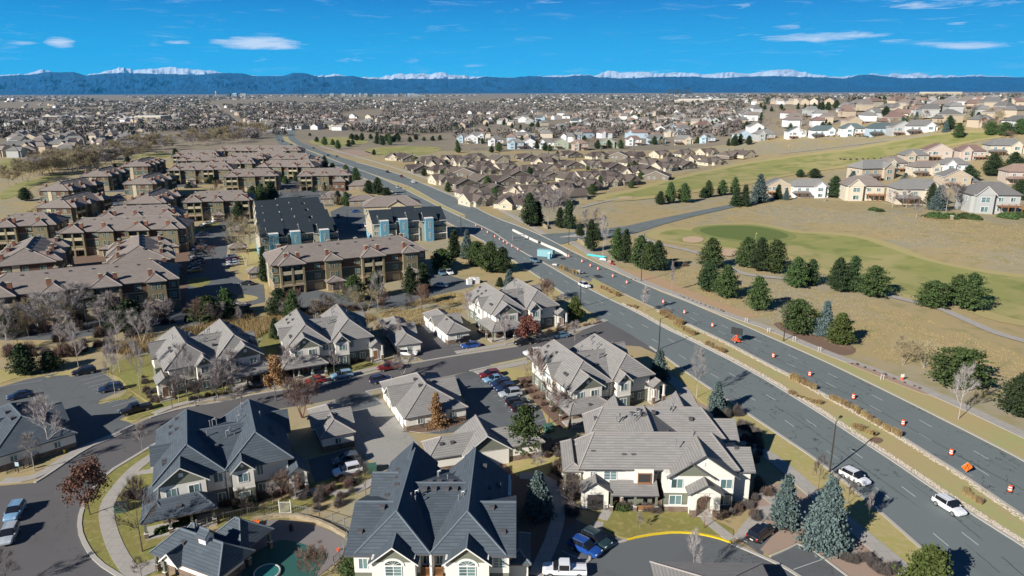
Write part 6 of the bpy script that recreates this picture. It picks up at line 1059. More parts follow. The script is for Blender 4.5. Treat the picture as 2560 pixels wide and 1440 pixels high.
for q in [((1290, 373), 5, 'w_blue', 'roof_grey', 0, 'pale blue house at the left of the ridge row'), ((1325, 372), 5, 'w_white', 'roof_grey', 1, 'white house with a grey roof in the ridge row'), ((1365, 372), 0, 'w_white', 'roof_grey', 0, 'white house beside the pale blue one with grey roof'), ((1405, 373), 0, 'w_sage', 'roof_grey', 1, 'greenish house in the ridge row'), ((1450, 376), 8, 'w_pink', 'roof_red', 0, 'peach house with an arched window and deck in the ridge row'), ((1520, 371), 0, 'w_sage', 'roof_grey', 1, 'sage house with a big dark window in the ridge row'), ((1585, 364), 0, 'w_white', 'roof_red', 0, 'white house with a reddish roof in the ridge row'), ((1638, 360), 0, 'w_blue', 'roof_grey', 2, 'light blue house with a wide gable in the ridge row'), ((1705, 362), -12, 'w_tan', 'roof_grey', 2, 'tall tan house in the ridge row'), ((1768, 357), -15, 'w_blue', 'roof_grey', 0, 'lavender blue house at the right end of the first ridge row'),
          ((1862, 352), 0, 'w_blue', 'roof_brown', 1, 'blue gabled house with a brown roof and posts beneath'), ((1915, 350), 0, 'w_grey', 'roof_grey', 0, 'grey house left of the dark roofed one on the crest'), ((1995, 345), -5, 'w_white', 'roof_blue', 1, 'white house with dark teal roof and tall posts'), ((2057, 342), -5, 'w_white', 'roof_blue', 2, 'white house with teal roof and low lean-to'), ((2135, 338), -5, 'w_white', 'roof_blue', 0, 'bright white house with tall window wall and teal roof'), ((2205, 338), -5, 'w_blue', 'roof_blue', 2, 'pale blue house with a teal roof and deep deck'), ((2300, 333), -8, 'w_white', 'roof_grey', 2, 'large white house above the end of the fairway'), ((2260, 336), -8, 'w_grey', 'roof_grey', 1, 'grey house attached left of the large white one'),
          ((1190, 352), 5, 'w_white', 'roof_grey', 2, 'white house at the left end of the ridge row'), ((1240, 365), 5, 'w_white', 'roof_grey', 0, 'white walled house above the brown roofs'), ((1160, 357), 5, 'w_blue', 'roof_grey', 0, 'bluish house with red roofed neighbour by the pines'), ((1180, 359), 5, 'w_white', 'roof_red', 1, 'white house with a red roof by the pines')]:
    sub(q[0], q[1], q[2], q[3], q[4], q[5], GR, 1.35 if q[0][0] > 1800 else 1.2)
GL = 'houses right of the golf course'
for q in [((1948, 492), -5, 'w_tan', 'roof_grey', 1, 'tan house left of the bright white one beside the fairway', 1.1), ((2020, 495), -3, 'w_white', 'roof_grey', 2, 'bright white house with grey base overlooking the fairway', 1.15), ((2160, 502), -8, 'w_cream', 'roof_brown', 0, 'beige house with a small gabled sunroom', 1.45), ((2290, 512), -5, 'w_cream', 'roof_grey', 2, 'cream house with a row of upper windows and a gazebo', 1.4), ((2485, 535), -8, 'w_grey', 'roof_grey', 0, 'large house with blue gable, double deck and stone walls', 1.6),
          ((2190, 452), 12, 'w_tan', 'roof_grey', 2, 'house with a wide grey roof and dark solar panels', 1.5), ((2240, 430), 5, 'w_cream', 'roof_brown', 0, 'cream two storey house beyond the wide grey roof', 1.2), ((2315, 440), 0, 'w_cream', 'roof_brown', 2, 'cream house with a double garage', 1.1), ((2390, 436), -5, 'w_white', 'roof_grey', 0, 'white house with a blue grey hip roof', 1.2), ((2350, 400), -10, 'w_pink', 'roof_red', 1, 'house with a pale red tiled roof and dark solar panels', 1.3), ((2430, 400), -10, 'w_pink', 'roof_red', 0, 'pale red roofed house with a blue solar array', 1.2), ((2510, 388), -10, 'w_cream', 'roof_grey', 2, 'yellow house with grey roof near the right edge', 1.3), ((2560, 460), -10, 'w_pink', 'roof_red', 2, 'red tiled roof at the right edge', 1.3), ((2290, 410), -5, 'w_tan', 'roof_grey', 0, 'tan house behind the cream two storey house', 1.2), ((2395, 470), -5, 'w_tan', 'roof_grey', 1, 'tan house behind the cream one with the gazebo', 1.2)]:
    sub(q[0], q[1], q[2], q[3], q[4], q[5], GL, q[6])
# houses further out, each its own object, then one mass for the thousands beyond
random.seed(11); placed = []
FG = 'houses of the suburbs beyond the golf course'
def free(x, y, d):
    for a, b in placed:
        if (a - x) ** 2 + (b - y) ** 2 < d * d: return False
    placed.append((x, y)); return True
def scat(n, poly, d, fn):
    c = 0; xs_ = [p[0] for p in poly]; ys_ = [p[1] for p in poly]
    for _ in range(n * 12):
        if c >= n: break
        x, y = random.uniform(min(xs_), max(xs_)), random.uniform(min(ys_), max(ys_))
        if not inpoly(x, y, poly): continue
        p = G(x, y)
        if p.y > 8000 or not free(p.x, p.y, d * (1 if p.y < 1300 else 1.1)): continue
        fn(x, y, p); c += 1
    return c
def far_house(lab, walls, roofs, sc=1.15):
    def f(x, y, p):
        w_, r_ = oneof(walls), oneof(roofs); v = random.randrange(3); k = 'fh%s%s%d' % (w_, r_, v)
        ST.put(k, lambda: suburb(w_, r_, v, False), (p.x, p.y, hz(p.x, p.y) - .2), radians(oneof([0, 15, -20, 90, 75, 180, 200])), lab, 'house', FG, sc * random.uniform(.9, 1.15))
    return f
WL = ['w_white', 'w_cream', 'w_tan', 'w_tan', 'w_grey']; RF = ['roof_grey', 'roof_brown', 'roof_grey', 'roof_red']
A1 = scat(34, [(1130, 345), (1290, 330), (1500, 322), (1800, 320), (1900, 335), (1780, 345), (1600, 350), (1350, 358), (1250, 360)], 24, far_house('suburban house behind the ridge row, among bare trees', ['w_white', 'w_cream', 'w_pink', 'w_blue'], ['roof_grey', 'roof_red', 'roof_grey']))
A2 = scat(60, [(2250, 250), (2560, 250), (2560, 328), (2400, 325), (2250, 318), (2100, 320), (1980, 320), (1940, 300), (2100, 280)], 25, far_house('suburban house on the rising ground at the upper right', WL, RF))
A3 = scat(48, [(0, 345), (0, 400), (120, 395), (320, 385), (400, 350), (300, 335), (100, 335)], 21, far_house('tan roofed house of the estate beyond the creek at the left', ['w_tan', 'w_cream', 'w_tan', 'w_grey'], ['roof_brown', 'roof_grey']))
A4 = scat(60, [(0, 262), (250, 258), (520, 262), (530, 300), (480, 310), (300, 318), (60, 320), (0, 320)], 40, far_house('scattered house on the low hill at the upper left', WL, ['roof_grey', 'roof_brown']))
A5 = scat(92, [(640, 300), (900, 292), (1300, 285), (1900, 280), (1900, 318), (1500, 318), (1200, 312), (1000, 325), (850, 325), (800, 310)], 26, far_house('suburban house in the wide belt beyond the golf course', WL, RF))
for q in [((685 + 195, 320), 'w_white', 'roof_red', 'white house with an orange roof behind the golf pines'), ((985, 322), 'w_white', 'roof_red', 'pink roofed house between golf pines'), ((915, 323), 'w_white', 'roof_grey', 'white gabled house between golf pines'), ((1440, 312), 'w_white', 'roof_blue', 'white flat looking house alone on the far golf slope'), ((1350, 303), 'w_blue', 'roof_grey', 'pale house alone on the far golf slope')]: sub(q[0], 5, q[1], q[2], 2, q[3], FG, 1.3, False)
# school and civic buildings at the upper left
def block(name, label, cat, px, ang, L, Wd, H, wall, rf='w_white', win=0):
    p = G(*px); t = thing(name, label, cat, (p.x, p.y, p.z), radians(ang)); w = MB(); w.box(0, L, 0, Wd, 0, H, wall); w.box(-.2, L + .2, -.2, Wd + .2, H, H + .5, 'trim_white'); w.obj('wall', t); g = MB(); g.box(.3, L - .3, .3, Wd - .3, H + .5, H + .8, rf); g.obj('roof', t)
    for i in range(win):
        for z in (1, H * .55): window(t, L * (i + .5) / win, -.04, z, min(3.0, L / win * .6), H * .25)
block('school_building', 'long tan brick school with flat roofs at the upper left', 'school', (338, 304), -4, 58, 40, 11, 'apt_cream', win=7); block('school_building', 'dark fronted school wing left of the tan brick one', 'school', (270, 304), 2, 75, 50, 8, 'apt_brick', win=8); block('school_building', 'brick school gym block further left', 'school', (108, 303), 0, 40, 30, 10, 'apt_brick', win=4); block('school_building', 'low white roofed hall left of the school', 'school', (172, 298), 0, 60, 40, 6, 'w_cream', win=5)
block('warehouse', 'pale warehouse roofs on the plain at the upper right', 'warehouse', (1715, 258), 0, 190, 80, 8, 'w_cream', win=0); block('warehouse', 'long pale warehouse on the plain beyond the subdivision', 'warehouse', (1690, 254), 0, 220, 90, 8, 'w_cream', win=0)
block('church', 'tan building with a stepped roof on the crest at the upper right', 'church', (2325, 250), 0, 60, 40, 14, 'apt_cream', win=5)
for i, x in enumerate((24, 34)): 
    p = G(x, 252); b = MB(); b.lathe([(0, 0), (14, 0), (14, 16), (9, 20), (0, 21)], 'white', 14); o = b.obj('water_tank', loc=p); tag(o, ['left white water tank at the upper left', 'right white water tank at the upper left'][i], 'water tank', 'white water tanks')
# office towers at the foot of the mountains
random.seed(5); TW = [(746, 235, 4), (756, 235, 4), (800, 236, 6), (818, 236, 6), (830, 234, 10), (856, 234, 5), (861, 234, 5), (876, 236, 8), (900, 233, 4), (915, 234, 8), (926, 234, 11), (936, 236, 8), (948, 236, 6), (958, 236, 6), (967, 236, 6), (990, 235, 10), (1003, 233, 4), (1022, 234, 6), (1032, 234, 12), (1042, 236, 8), (540, 228, 3), (571, 234, 8), (587, 233, 10), (606, 234, 9), (612, 234, 6)]
for i, (x, tp, w_) in enumerate(TW):
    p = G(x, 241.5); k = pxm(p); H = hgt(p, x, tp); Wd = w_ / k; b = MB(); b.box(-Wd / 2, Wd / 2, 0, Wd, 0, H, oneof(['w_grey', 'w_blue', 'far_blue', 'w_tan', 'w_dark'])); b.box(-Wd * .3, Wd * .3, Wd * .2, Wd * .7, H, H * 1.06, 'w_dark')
    for j in range(5): b.box(-Wd / 2 - 1, Wd / 2 + 1, -1.5, Wd, H * (j + .5) / 6, H * (j + .5) / 6 + H * .06, 'glass')
    tag(b.obj('office_tower', loc=p), 'small office tower on the plain below the mountains, left of centre', 'office tower', 'office towers of the far business district')
random.seed(6)
for i in range(14):
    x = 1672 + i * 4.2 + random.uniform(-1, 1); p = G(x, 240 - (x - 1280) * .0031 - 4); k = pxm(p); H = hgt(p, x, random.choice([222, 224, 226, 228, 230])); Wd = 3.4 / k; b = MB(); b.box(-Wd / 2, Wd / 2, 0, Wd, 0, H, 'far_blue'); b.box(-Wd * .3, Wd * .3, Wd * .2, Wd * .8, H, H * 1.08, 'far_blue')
    tag(b.obj('skyscraper', loc=p), 'tiny downtown skyscraper on the horizon right of centre', 'skyscraper', 'downtown skyline on the horizon')
# ================================================================ far woods, plain, mountains, haze
random.seed(21); np.random.seed(21)
for a in [(792, 355, 342, 12), (812, 363, 342, 16), (832, 363, 348, 12), (845, 373, 350, 15), (872, 367, 350, 14), (882, 362, 349, 12), (880, 348, 334, 16), (892, 351, 336, 15), (905, 351, 333, 14), (927, 348, 335, 12), (942, 360, 342, 14), (957, 363, 340, 15), (975, 363, 335, 14), (992, 348, 333, 14), (1025, 355, 342, 12), (1040, 350, 335, 12), (1060, 352, 342, 11), (1082, 352, 340, 12), (935, 388, 374, 11), (775, 340, 332, 8), (1100, 350, 338, 12), (1440, 330, 318, 10), (1515, 312, 298, 14), (1545, 312, 299, 12), (1565, 316, 299, 14), (1583, 318, 300, 12), (1600, 320, 303, 12), (1640, 318, 304, 12), (1330, 318, 306, 14), (1345, 318, 304, 12), (1440, 318, 306, 12), (1780, 318, 302, 12), (1790, 318, 300, 12), (1815, 315, 296, 14)]:
    plant(oneof(['pdark', 'pine1', 'pine4']), *a, 'dark pine standing on the straw coloured golf course in the distance', group='distant pines of the golf course')
for x0, x1, y, n in ((930, 1000, 352, 8), (1160, 1290, 302, 14), (1400, 1700, 300, 22), (1900, 2180, 275, 24), (2120, 2240, 262, 10), (1820, 1900, 362, 6)):
    for i in range(n):
        x = random.uniform(x0, x1); yy = y + random.uniform(-4, 4); p = G(x, yy); plant(oneof(['pdark', 'pine4']), x, yy, h=random.uniform(7, 11), label='dark pine in the far belt of evergreens', group='far belt of evergreens')
# trees between the far houses
def fill(n, poly, kinds, lab, grp, hh=(6, 10)):
    xs_ = [p[0] for p in poly]; ys_ = [p[1] for p in poly]; c = 0
    while c < n:
        x, y = random.uniform(min(xs_), max(xs_)), random.uniform(min(ys_), max(ys_))
        if inpoly(x, y, poly): plant(oneof(kinds), x, y, h=random.uniform(*hh), label=lab, group=grp); c += 1
fill(150, [(15, 470), (140, 440), (250, 425), (400, 382), (500, 372), (640, 352), (690, 335), (640, 318), (520, 345), (350, 365), (200, 405), (30, 440)], ['cw1', 'cw2', 'cw3'], 'pale bare cottonwood in the belt along the creek', 'bare cottonwoods along the creek', (10, 15))
fill(34, [(0, 350), (0, 400), (120, 398), (320, 388), (420, 352), (300, 335), (100, 335)], ['pdark', 'pine4', 'pale1'], 'tree between the tan roofed houses beyond the creek', 'trees of the estate beyond the creek')
fill(26, [(1130, 380), (1400, 380), (1880, 400), (1600, 465), (1400, 520), (1260, 520), (1050, 430)], ['pine1', 'pdark', 'pale2', 'red1'], 'tree between the brown roofed patio homes', 'trees between the patio homes', (5, 7.5))
for a in [(1218, 470, 440, 20), (1105, 452, 425, 18), (1060, 440, 420, 16), (1120, 480, 455, 18), (1046, 418, 402, 14), (1480, 487, 460, 24), (1500, 470, 440, 18), (1330, 465, 445, 22), (1470, 425, 410, 14), (1040, 405, 392, 12)]: plant('pine1', *a, 'dark green pine standing in front of a brown roofed patio home', group='trees between the patio homes')
fill(40, [(1130, 385), (1300, 381), (1600, 372), (1780, 362), (1790, 355), (1600, 350), (1300, 355), (1130, 350)], ['pdark', 'pine1', 'pale1', 'tan1', 'red1'], 'tree among the ridge row houses', 'trees among the ridge houses', (6, 10))
fill(46, [(1800, 342), (1950, 345), (2240, 336), (2560, 328), (2560, 262), (2250, 262), (1950, 318), (1800, 325)], ['pdark', 'pine1', 'pale1', 'tan1', 'red1', 'spruce'], 'tree among the houses of the rising ground at the upper right', 'trees of the rising ground', (7, 11))
for a in [('pdark', 2085, 494, 442, 44), ('pnarrow', 1945, 498, 462, 20), ('spruce', 1965, 500, 470, 16), ('spruce', 2345, 525, 465, 46), ('pdark', 2325, 520, 460, 30), ('pale1', 2365, 528, 455, 50), ('pale1', 2265, 520, 478, 44), ('pale1', 2230, 520, 480, 36), ('dark1', 2400, 525, 470, 40), ('pdark', 2480, 440, 385, 46), ('pdark', 2530, 440, 382, 50), ('pdark', 2420, 455, 415, 44), ('pdark', 2560, 440, 390, 40), ('spruce', 2262, 455, 433, 24), ('spruce', 2131, 452, 428, 26), ('pdark', 2000, 443, 424, 24), ('pdark', 2035, 445, 422, 34), ('spruce', 2385, 392, 370, 20), ('pale1', 2410, 520, 478, 40), ('red1', 2440, 525, 480, 40), ('pale3', 2290, 545, 510, 30), ('tan1', 2280, 480, 440, 30), ('red1', 2520, 360, 330, 40), ('pdark', 2545, 500, 450, 40)]:
    plant(*a, 'tree standing against the houses right of the golf course', group='trees by the houses right of the golf course')
# thicket and tall grass on the waste ground behind the townhouses
for i in range(48):
    x = random.uniform(-10, 360); y = random.uniform(800, 905) - x * .06; plant(oneof(['bush', 'bushg', 'bushg', 'bush', 'bushr']), x, y, h=random.uniform(1.5, 3.5), label='brown shrub in the thicket left of the townhouses', cat='shrub', group='thicket left of the townhouses')
for i in range(34):
    x = random.uniform(400, 960); y = random.uniform(775, 800) + (560 - x) * .06; plant(oneof(['bush', 'bushg', 'bushr']), x, y, h=random.uniform(1.2, 2.4), label='brown shrub on the strip behind the townhouses', cat='shrub', group='shrubs on the waste strip')
def scrub(n, poly, kinds, lab, h0, h1, cat='shrub'):
    xs_ = [p[0] for p in poly]; ys_ = [p[1] for p in poly]; c = 0
    while c < n:
        x, y = random.uniform(min(xs_), max(xs_)), random.uniform(min(ys_), max(ys_))
        if inpoly(x, y, poly): plant(oneof(kinds), x, y, h=random.uniform(h0, h1), label=lab, cat=cat, group=lab); c += 1
SB_ = ['bush', 'bushg', 'bushr', 'bushg']
scrub(14, [(650, 900), (700, 905), (720, 950), (655, 960)], SB_, 'shrub in the shady gap between the first two townhouses', 1, 2.2); scrub(14, [(745, 1230), (830, 1205), (900, 1200), (860, 1270), (770, 1285)], SB_, 'shrub between pool fence and garage court', .8, 1.7)
scrub(16, [(1385, 1120), (1420, 1110), (1440, 1290), (1385, 1280)], SB_, 'shrub left of the wide tan townhouse', 1, 2); scrub(10, [(1870, 1210), (1900, 1200), (1930, 1240), (1890, 1290)], SB_, 'shrub on the gravel right of the wide tan townhouse', .8, 1.5)
scrub(12, [(1190, 790), (1215, 790), (1235, 845), (1200, 850)], SB_, 'shrub at the end wall of the far corner townhouse', .9, 1.8); scrub(12, [(1320, 930), (1345, 930), (1420, 1000), (1380, 1040)], SB_, 'shrub at the side wall of the near corner townhouse', .9, 1.8)
scrub(10, [(1840, 1080), (1900, 1100), (1920, 1150), (1880, 1160)], SB_, 'shrub in the shade beside the curving walk', .9, 1.6); scrub(12, [(340, 880), (360, 930), (400, 1010), (370, 1000)], SB_, 'shrub along the side of the leftmost tan townhouse', .8, 1.6)
scrub(9, [(690, 905), (960, 840), (950, 880), (700, 940)], ['pale3', 'red1', 'pale1', 'dark1'], 'slim bare tree in front of the second townhouse', 4, 6.5, 'tree'); scrub(7, [(400, 1015), (640, 965), (650, 990), (420, 1030)], ['pale3', 'pale1', 'dark1'], 'slim bare tree on the verge of the first townhouse', 4, 6.5, 'tree'); scrub(6, [(560, 1300), (700, 1240), (760, 1240), (620, 1300)], ['pale3', 'red1', 'dark1'], 'low bare tree beside the slate townhouse', 3, 4.5, 'tree')
def grass_field(name, poly, n, h, lab, m='drygrass'):
    W_ = pxw(poly); xs_ = [p[0] for p in W_]; ys_ = [p[1] for p in W_]; P = []
    while len(P) < n:
        x, y = random.uniform(min(xs_), max(xs_)), random.uniform(min(ys_), max(ys_))
        if inpoly(x, y, W_) and noise.noise(Vector((x * .15, y * .15, 0))) > -.25: P.append((x, y, hz(x, y)))
    P = np.repeat(np.array(P), 5, 0); P[:, :2] += np.random.normal(size=(len(P), 2)) * .3; k = len(P)
    D = np.random.normal(size=(k, 3)) * .28; D[:, 2] = 1; D *= h * np.random.uniform(.5, 1.1, (k, 1)); S = rnd_dirs(k) * .06; S[:, 2] = 0; b = MB(); b.arr(np.stack([P - S, P + D, P + S], 1), m, 3)
    tag(b.obj(name, uv=False), lab, 'grass', None, 'stuff')
grass_field('tall_grass', [(250, 880), (330, 850), (640, 790), (830, 775), (960, 790), (900, 815), (700, 830), (640, 850), (480, 850), (330, 890)], 5000, 1.5, 'tall dry reed grass behind the left townhouses')
grass_field('dry_tussocks', [(1620, 600), (1700, 655), (1800, 690), (2000, 712), (2200, 755), (2560, 890), (2620, 1050), (2200, 900), (1900, 800), (1650, 690)], 5200, .3, 'short dry tussocks over the slope between road and cart path', 'tussock')
grass_field('dry_tussocks', [(1700, 560), (1900, 500), (2150, 530), (2560, 560), (2620, 680), (2400, 650), (2150, 580), (1900, 550)], 4200, .4, 'dry tussocks on the slope below the houses', 'tussock')
grass_field('tall_grass', [(930, 790), (1060, 745), (1170, 725), (1180, 760), (1120, 800), (1000, 830), (940, 830)], 2600, .55, 'dry grass on the field behind the small garages')
# far stuff
for a_ in range(26): x = random.uniform(-10, 420); y = random.uniform(790, 880) - x * .05; plant(oneof(['pale1', 'pale2', 'tan1', 'dark1', 'pale3']), x, y, h=random.uniform(5, 9), label='bare tree in the thicket between the car park and the longest apartment building', group='thicket trees at the left')
for a_ in range(16): x = random.uniform(420, 1100); y = 815 - (x - 420) * .07 + random.uniform(-14, 12); plant(oneof(['pale1', 'pale2', 'tan1', 'dark1', 'red1']), x, y, h=random.uniform(4, 7.5), label='bare tree on the waste strip behind the tan townhouses', group='bare trees on the waste strip')
fill(24, [(465, 700), (640, 600), (600, 540), (480, 560), (240, 520), (0, 560), (0, 620), (200, 600), (440, 560)], ['pale1', 'tan1', 'red1', 'dark1'], 'small bare tree among the apartment buildings', 'bare trees among the apartments', (4, 7))
fill(30, [(690, 500), (640, 440), (440, 440), (420, 470), (560, 500), (900, 540), (900, 480), (830, 440)], ['pale1', 'tan1', 'red1', 'dark1', 'pine4'], 'small tree in the upper part of the apartment complex', 'trees in the upper apartment complex', (4, 7))
def far_mass(name, n, samp, mk, m, lab, cat):
    b = MB(); V = []; c = 0
    while c < n:
        x, y = samp(); p = G(x, y)
        if p.y < 400 or p.y > 24000: continue
        V.append(p); c += 1
    mk(b, V, m); tag(b.obj(name, uv=False), lab, cat, None, 'stuff')
EX = [[(700, 348), (735, 322), (850, 326), (1000, 340), (1130, 348), (1130, 376), (950, 395), (830, 385), (760, 365)], [(1100, 330), (1290, 300), (1440, 298), (1440, 316), (1230, 345)], [(1530, 290), (1700, 292), (1720, 304), (1540, 302)], [(520, 255), (545, 255), (650, 330), (720, 345), (660, 350), (580, 305)], [(1780, 380), (1850, 352), (2350, 338), (2560, 340), (2560, 700), (1500, 560), (1400, 520)], [(0, 315), (200, 318), (190, 325), (0, 330)], [(0, 400), (60, 400), (250, 470), (0, 520)], [(850, 243), (1320, 241), (1300, 249), (860, 250)], [(1680, 247), (1870, 247), (1870, 262), (1690, 264)], [(0, 255), (160, 258), (120, 262), (0, 266)], [(160, 268), (350, 272), (250, 278), (150, 275)]]
def samp(x0, x1, y0, y1, pw=1.0):
    def f():
        while True:
            x = random.uniform(x0, x1); y = y0 - (x - 1280) * .0031 + (y1 - y0) * random.random() ** pw
            if noise.noise(Vector((x * .006, y * .05, 3))) < -.28: continue
            if not any(inpoly(x, y, e) for e in EX): return x, y
    return f
def crown(b, V, m, hr=(5, 10), wr=.85):
    P = []
    for p in V:
        h = random.uniform(*hr); k = 1 + p.y / 9000; r = h * wr * .5 * random.uniform(.7, 1.15) * k; n = 16 if p.y < 1700 else 9 if p.y < 3200 else 5; q_ = .62 if n < 9 else .36
        for j in range(n * 2):
            z = h * random.uniform(.15, .98); rr = r * (1.15 - z / h * .75); a = random.uniform(0, 6.28); c = np.array([p.x + rr * cos(a) * random.random() ** .5, p.y + rr * sin(a) * random.random() ** .5, p.z + z]); q = rnd_dirs(2) * r * q_; P.append([c - q[0] * .6, c + q[1], c + q[0] * .6 + (0, 0, r * .25), c - q[1] * .8])
    b.arr(np.array(P), m)
EX.append([(1850, 262), (2000, 262), (2600, 255), (2600, 345), (1850, 345)])
fill(46, [(1850, 340), (1950, 335), (2240, 330), (2560, 325), (2560, 250), (2250, 250), (2000, 262), (1850, 275)], ['pdark', 'pine1', 'pale1', 'tan1', 'pine4', 'pale2'], 'far tree among the houses at the upper right', 'far trees at the upper right', (6, 9))
fill(60, [(1130, 345), (1850, 345), (1850, 300), (1130, 315)], ['pdark', 'pine1', 'pale1', 'tan1', 'pine4', 'pale2'], 'far tree in the suburbs behind the ridge row', 'far trees behind the ridge row', (6, 9))
far_mass('bare_woods', 4600, samp(0, 2560, 262, 345), lambda b, V, m: crown(b, V, m, (6, 11), 1.1), 'far_bare', 'grey brown bare trees filling the suburbs of the plain', 'woods')
far_mass('bare_woods', 4200, samp(0, 2560, 236, 290), lambda b, V, m: crown(b, V, m, (6, 11), 1.3), 'far_bare', 'far grey brown bare trees towards the foot of the mountains', 'woods')
far_mass('bare_woods', 1500, samp(620, 1330, 262, 300), lambda b, V, m: crown(b, V, m, (7, 11), 1.2), 'far_bare', 'pale bare river wood in the middle distance', 'woods')
far_mass('evergreen_woods', 2400, samp(0, 2560, 262, 338), crown, 'far_pine', 'dark evergreens dotted among the suburbs of the plain', 'woods')
far_mass('evergreen_woods', 3600, samp(0, 2560, 236, 280), lambda b, V, m: crown(b, V, m, (6, 10), 1.2), 'far_pine', 'far dark evergreens towards the foot of the mountains', 'woods')
def houses(b, V, m):
    for p in V:
        a = random.uniform(0, 6.28); k = 1 + p.y / 7000; L, Wd, e = 8 * k, 5.5 * k, 5; u = Vector((cos(a), sin(a), 0)); n = Vector((-u.y, u.x, 0)); q = p
        c = [q - u * L - n * Wd, q + u * L - n * Wd, q + u * L + n * Wd, q - u * L + n * Wd]; Z = Vector((0, 0, e)); R = Vector((0, 0, e + 4)); wm = oneof(['w_white', 'w_cream', 'w_tan', 'w_grey', 'w_tan', 'w_white']); r0, r1 = q - u * L + R, q + u * L + R
        for i in range(4): b.poly([c[i], c[(i + 1) % 4], c[(i + 1) % 4] + Z, c[i] + Z], wm)
        rm = oneof(['ridge_brown', 'roof_grey', 'ridge_tan']); b.poly([c[0] + Z, c[1] + Z, r1, r0], rm); b.poly([c[2] + Z, c[3] + Z, r0, r1], rm); b.poly([c[1] + Z, c[2] + Z, r1], wm); b.poly([c[3] + Z, c[0] + Z, r0], wm)
far_mass('distant_houses', 900, samp(0, 2560, 258, 325), houses, '', 'small houses of the suburbs spread over the plain', 'houses')
far_mass('distant_houses', 1100, samp(0, 2560, 237, 268, 1.3), houses, '', 'tiny far houses and sheds towards the mountains', 'houses')
# mountains
def interp(T, x):
    if x <= T[0][0]: return T[0][1]
    for i in range(1, len(T)):
        if x <= T[i][0]: a, c = T[i - 1], T[i]; t = (x - a[0]) / (c[0] - a[0]); t = t * t * (3 - 2 * t); return a[1] + (c[1] - a[1]) * t
    return T[-1][1]
FR = [(-300, 186), (0, 190), (60, 187), (140, 180), (180, 180), (215, 188), (270, 183), (330, 183), (420, 185), (480, 187), (560, 182), (600, 183), (640, 190), (700, 190), (740, 182), (760, 183), (800, 192), (850, 190), (880, 190), (920, 197), (980, 198), (1050, 197), (1190, 196), (1210, 192), (1280, 194), (1330, 190), (1400, 193), (1440, 189), (1470, 188), (1500, 193), (1560, 196), (1650, 192), (1720, 191), (1800, 195), (1860, 192), (1920, 190), (2060, 193), (2110, 196), (2150, 188), (2170, 186), (2210, 190), (2250, 195), (2350, 194), (2450, 191), (2560, 193), (2900, 190)]
SN = [(-300, 186), (0, 188), (60, 186), (80, 181), (105, 175), (130, 181), (200, 190), (240, 184), (275, 175), (300, 170), (320, 172), (340, 176), (360, 174), (385, 172), (400, 170), (425, 168), (450, 172), (470, 173), (520, 176), (560, 182), (600, 186), (650, 192), (790, 191), (840, 188), (900, 196), (945, 195), (975, 190), (1000, 187), (1030, 188), (1060, 186), (1080, 187), (1100, 184), (1140, 189), (1200, 194), (1300, 196), (1340, 192), (1400, 191), (1440, 188), (1490, 190), (1505, 184), (1525, 179), (1560, 185), (1600, 182), (1650, 186), (1700, 183), (1760, 187), (1830, 183), (1870, 187), (1900, 183), (1930, 178), (1960, 176), (1975, 176), (2000, 181), (2030, 188), (2100, 194), (2150, 190), (2180, 186), (2210, 189), (2240, 185), (2265, 188), (2290, 184), (2330, 190), (2400, 192), (2440, 190), (2560, 195), (2900, 190)]
def range_(name, T, y0, y1, m, rows, amp, jag, hmin=0.0, nx=520):
    b = MB(); b.mi(m)
    for j in range(rows + 1):
        t = j / rows; yy = y0 + (y1 - y0) * t
        for i in range(nx + 1):
            px = -260 + 3080 * i / nx; r = ray(px, interp(T, px) + jag * noise.noise(Vector((px * .11, 1.7, 0))) + jag * .6 * noise.noise(Vector((px * .31, 4.7, 0)))); s = yy / r.y; H = (HC + r.z * y1 / r.y) if r.z > -.02 else 60
            x = r.x * s; nz_ = 1 - abs(noise.fractal(Vector((x * .0005, yy * .0003, 0)), .85, 2.1, 7)) * 1.9
            prof = t ** 1.25; h = H * prof * (1 - amp * (1 - t) * (1 - nz_)) if t < 1 else H
            if t < 1: h = min(h + H * amp * .5 * (nz_ - .5) * sin(pi * t), H * (.25 + .75 * t))
            b.v.append((x, yy, max(hmin, h) if j else -5))
    n1 = nx + 1
    for i in range(nx + 1): x, y, z = b.v[rows * n1 + i]; b.v.append((x, y + 3000, 0))
    for j in range(rows + 1):
        for i in range(nx): b.f.append([j * n1 + i, j * n1 + i + 1, (j + 1) * n1 + i + 1, (j + 1) * n1 + i])
    b.m = [0] * len(b.f); tag(b.obj(name, smooth=False, uv=False), kind='structure')
range_('foothills', FR, 25000, 33000, 'haze_blue_hill', 26, .35, 1.6)
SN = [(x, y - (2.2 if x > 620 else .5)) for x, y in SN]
range_('snow_mountains', SN, 46000, 52000, 'snow', 14, .8, 3.0)  # blue second tone of the snow is shading painted into its colour
# haze: one even box of air round everything on the ground
hb = MB(); hb.box(-60000, 60000, -2000, 58000, -8, 2400, 'white'); ho = hb.obj('haze', uv=False); tag(ho, kind='stuff')
hm = bpy.data.materials.new('haze_air'); hm.use_nodes = True; ht = hm.node_tree; ht.nodes.clear(); o_ = ht.nodes.new('ShaderNodeOutputMaterial'); pv = ht.nodes.new('ShaderNodeVolumePrincipled')
pv.inputs['Color'].default_value = (.06, .47, 1.0, 1); pv.inputs['Density'].default_value = HAZE; pv.inputs['Anisotropy'].default_value = .0; ht.links.new(pv.outputs[0], o_.inputs['Volume']); ho.data.materials.clear(); ho.data.materials.append(hm)
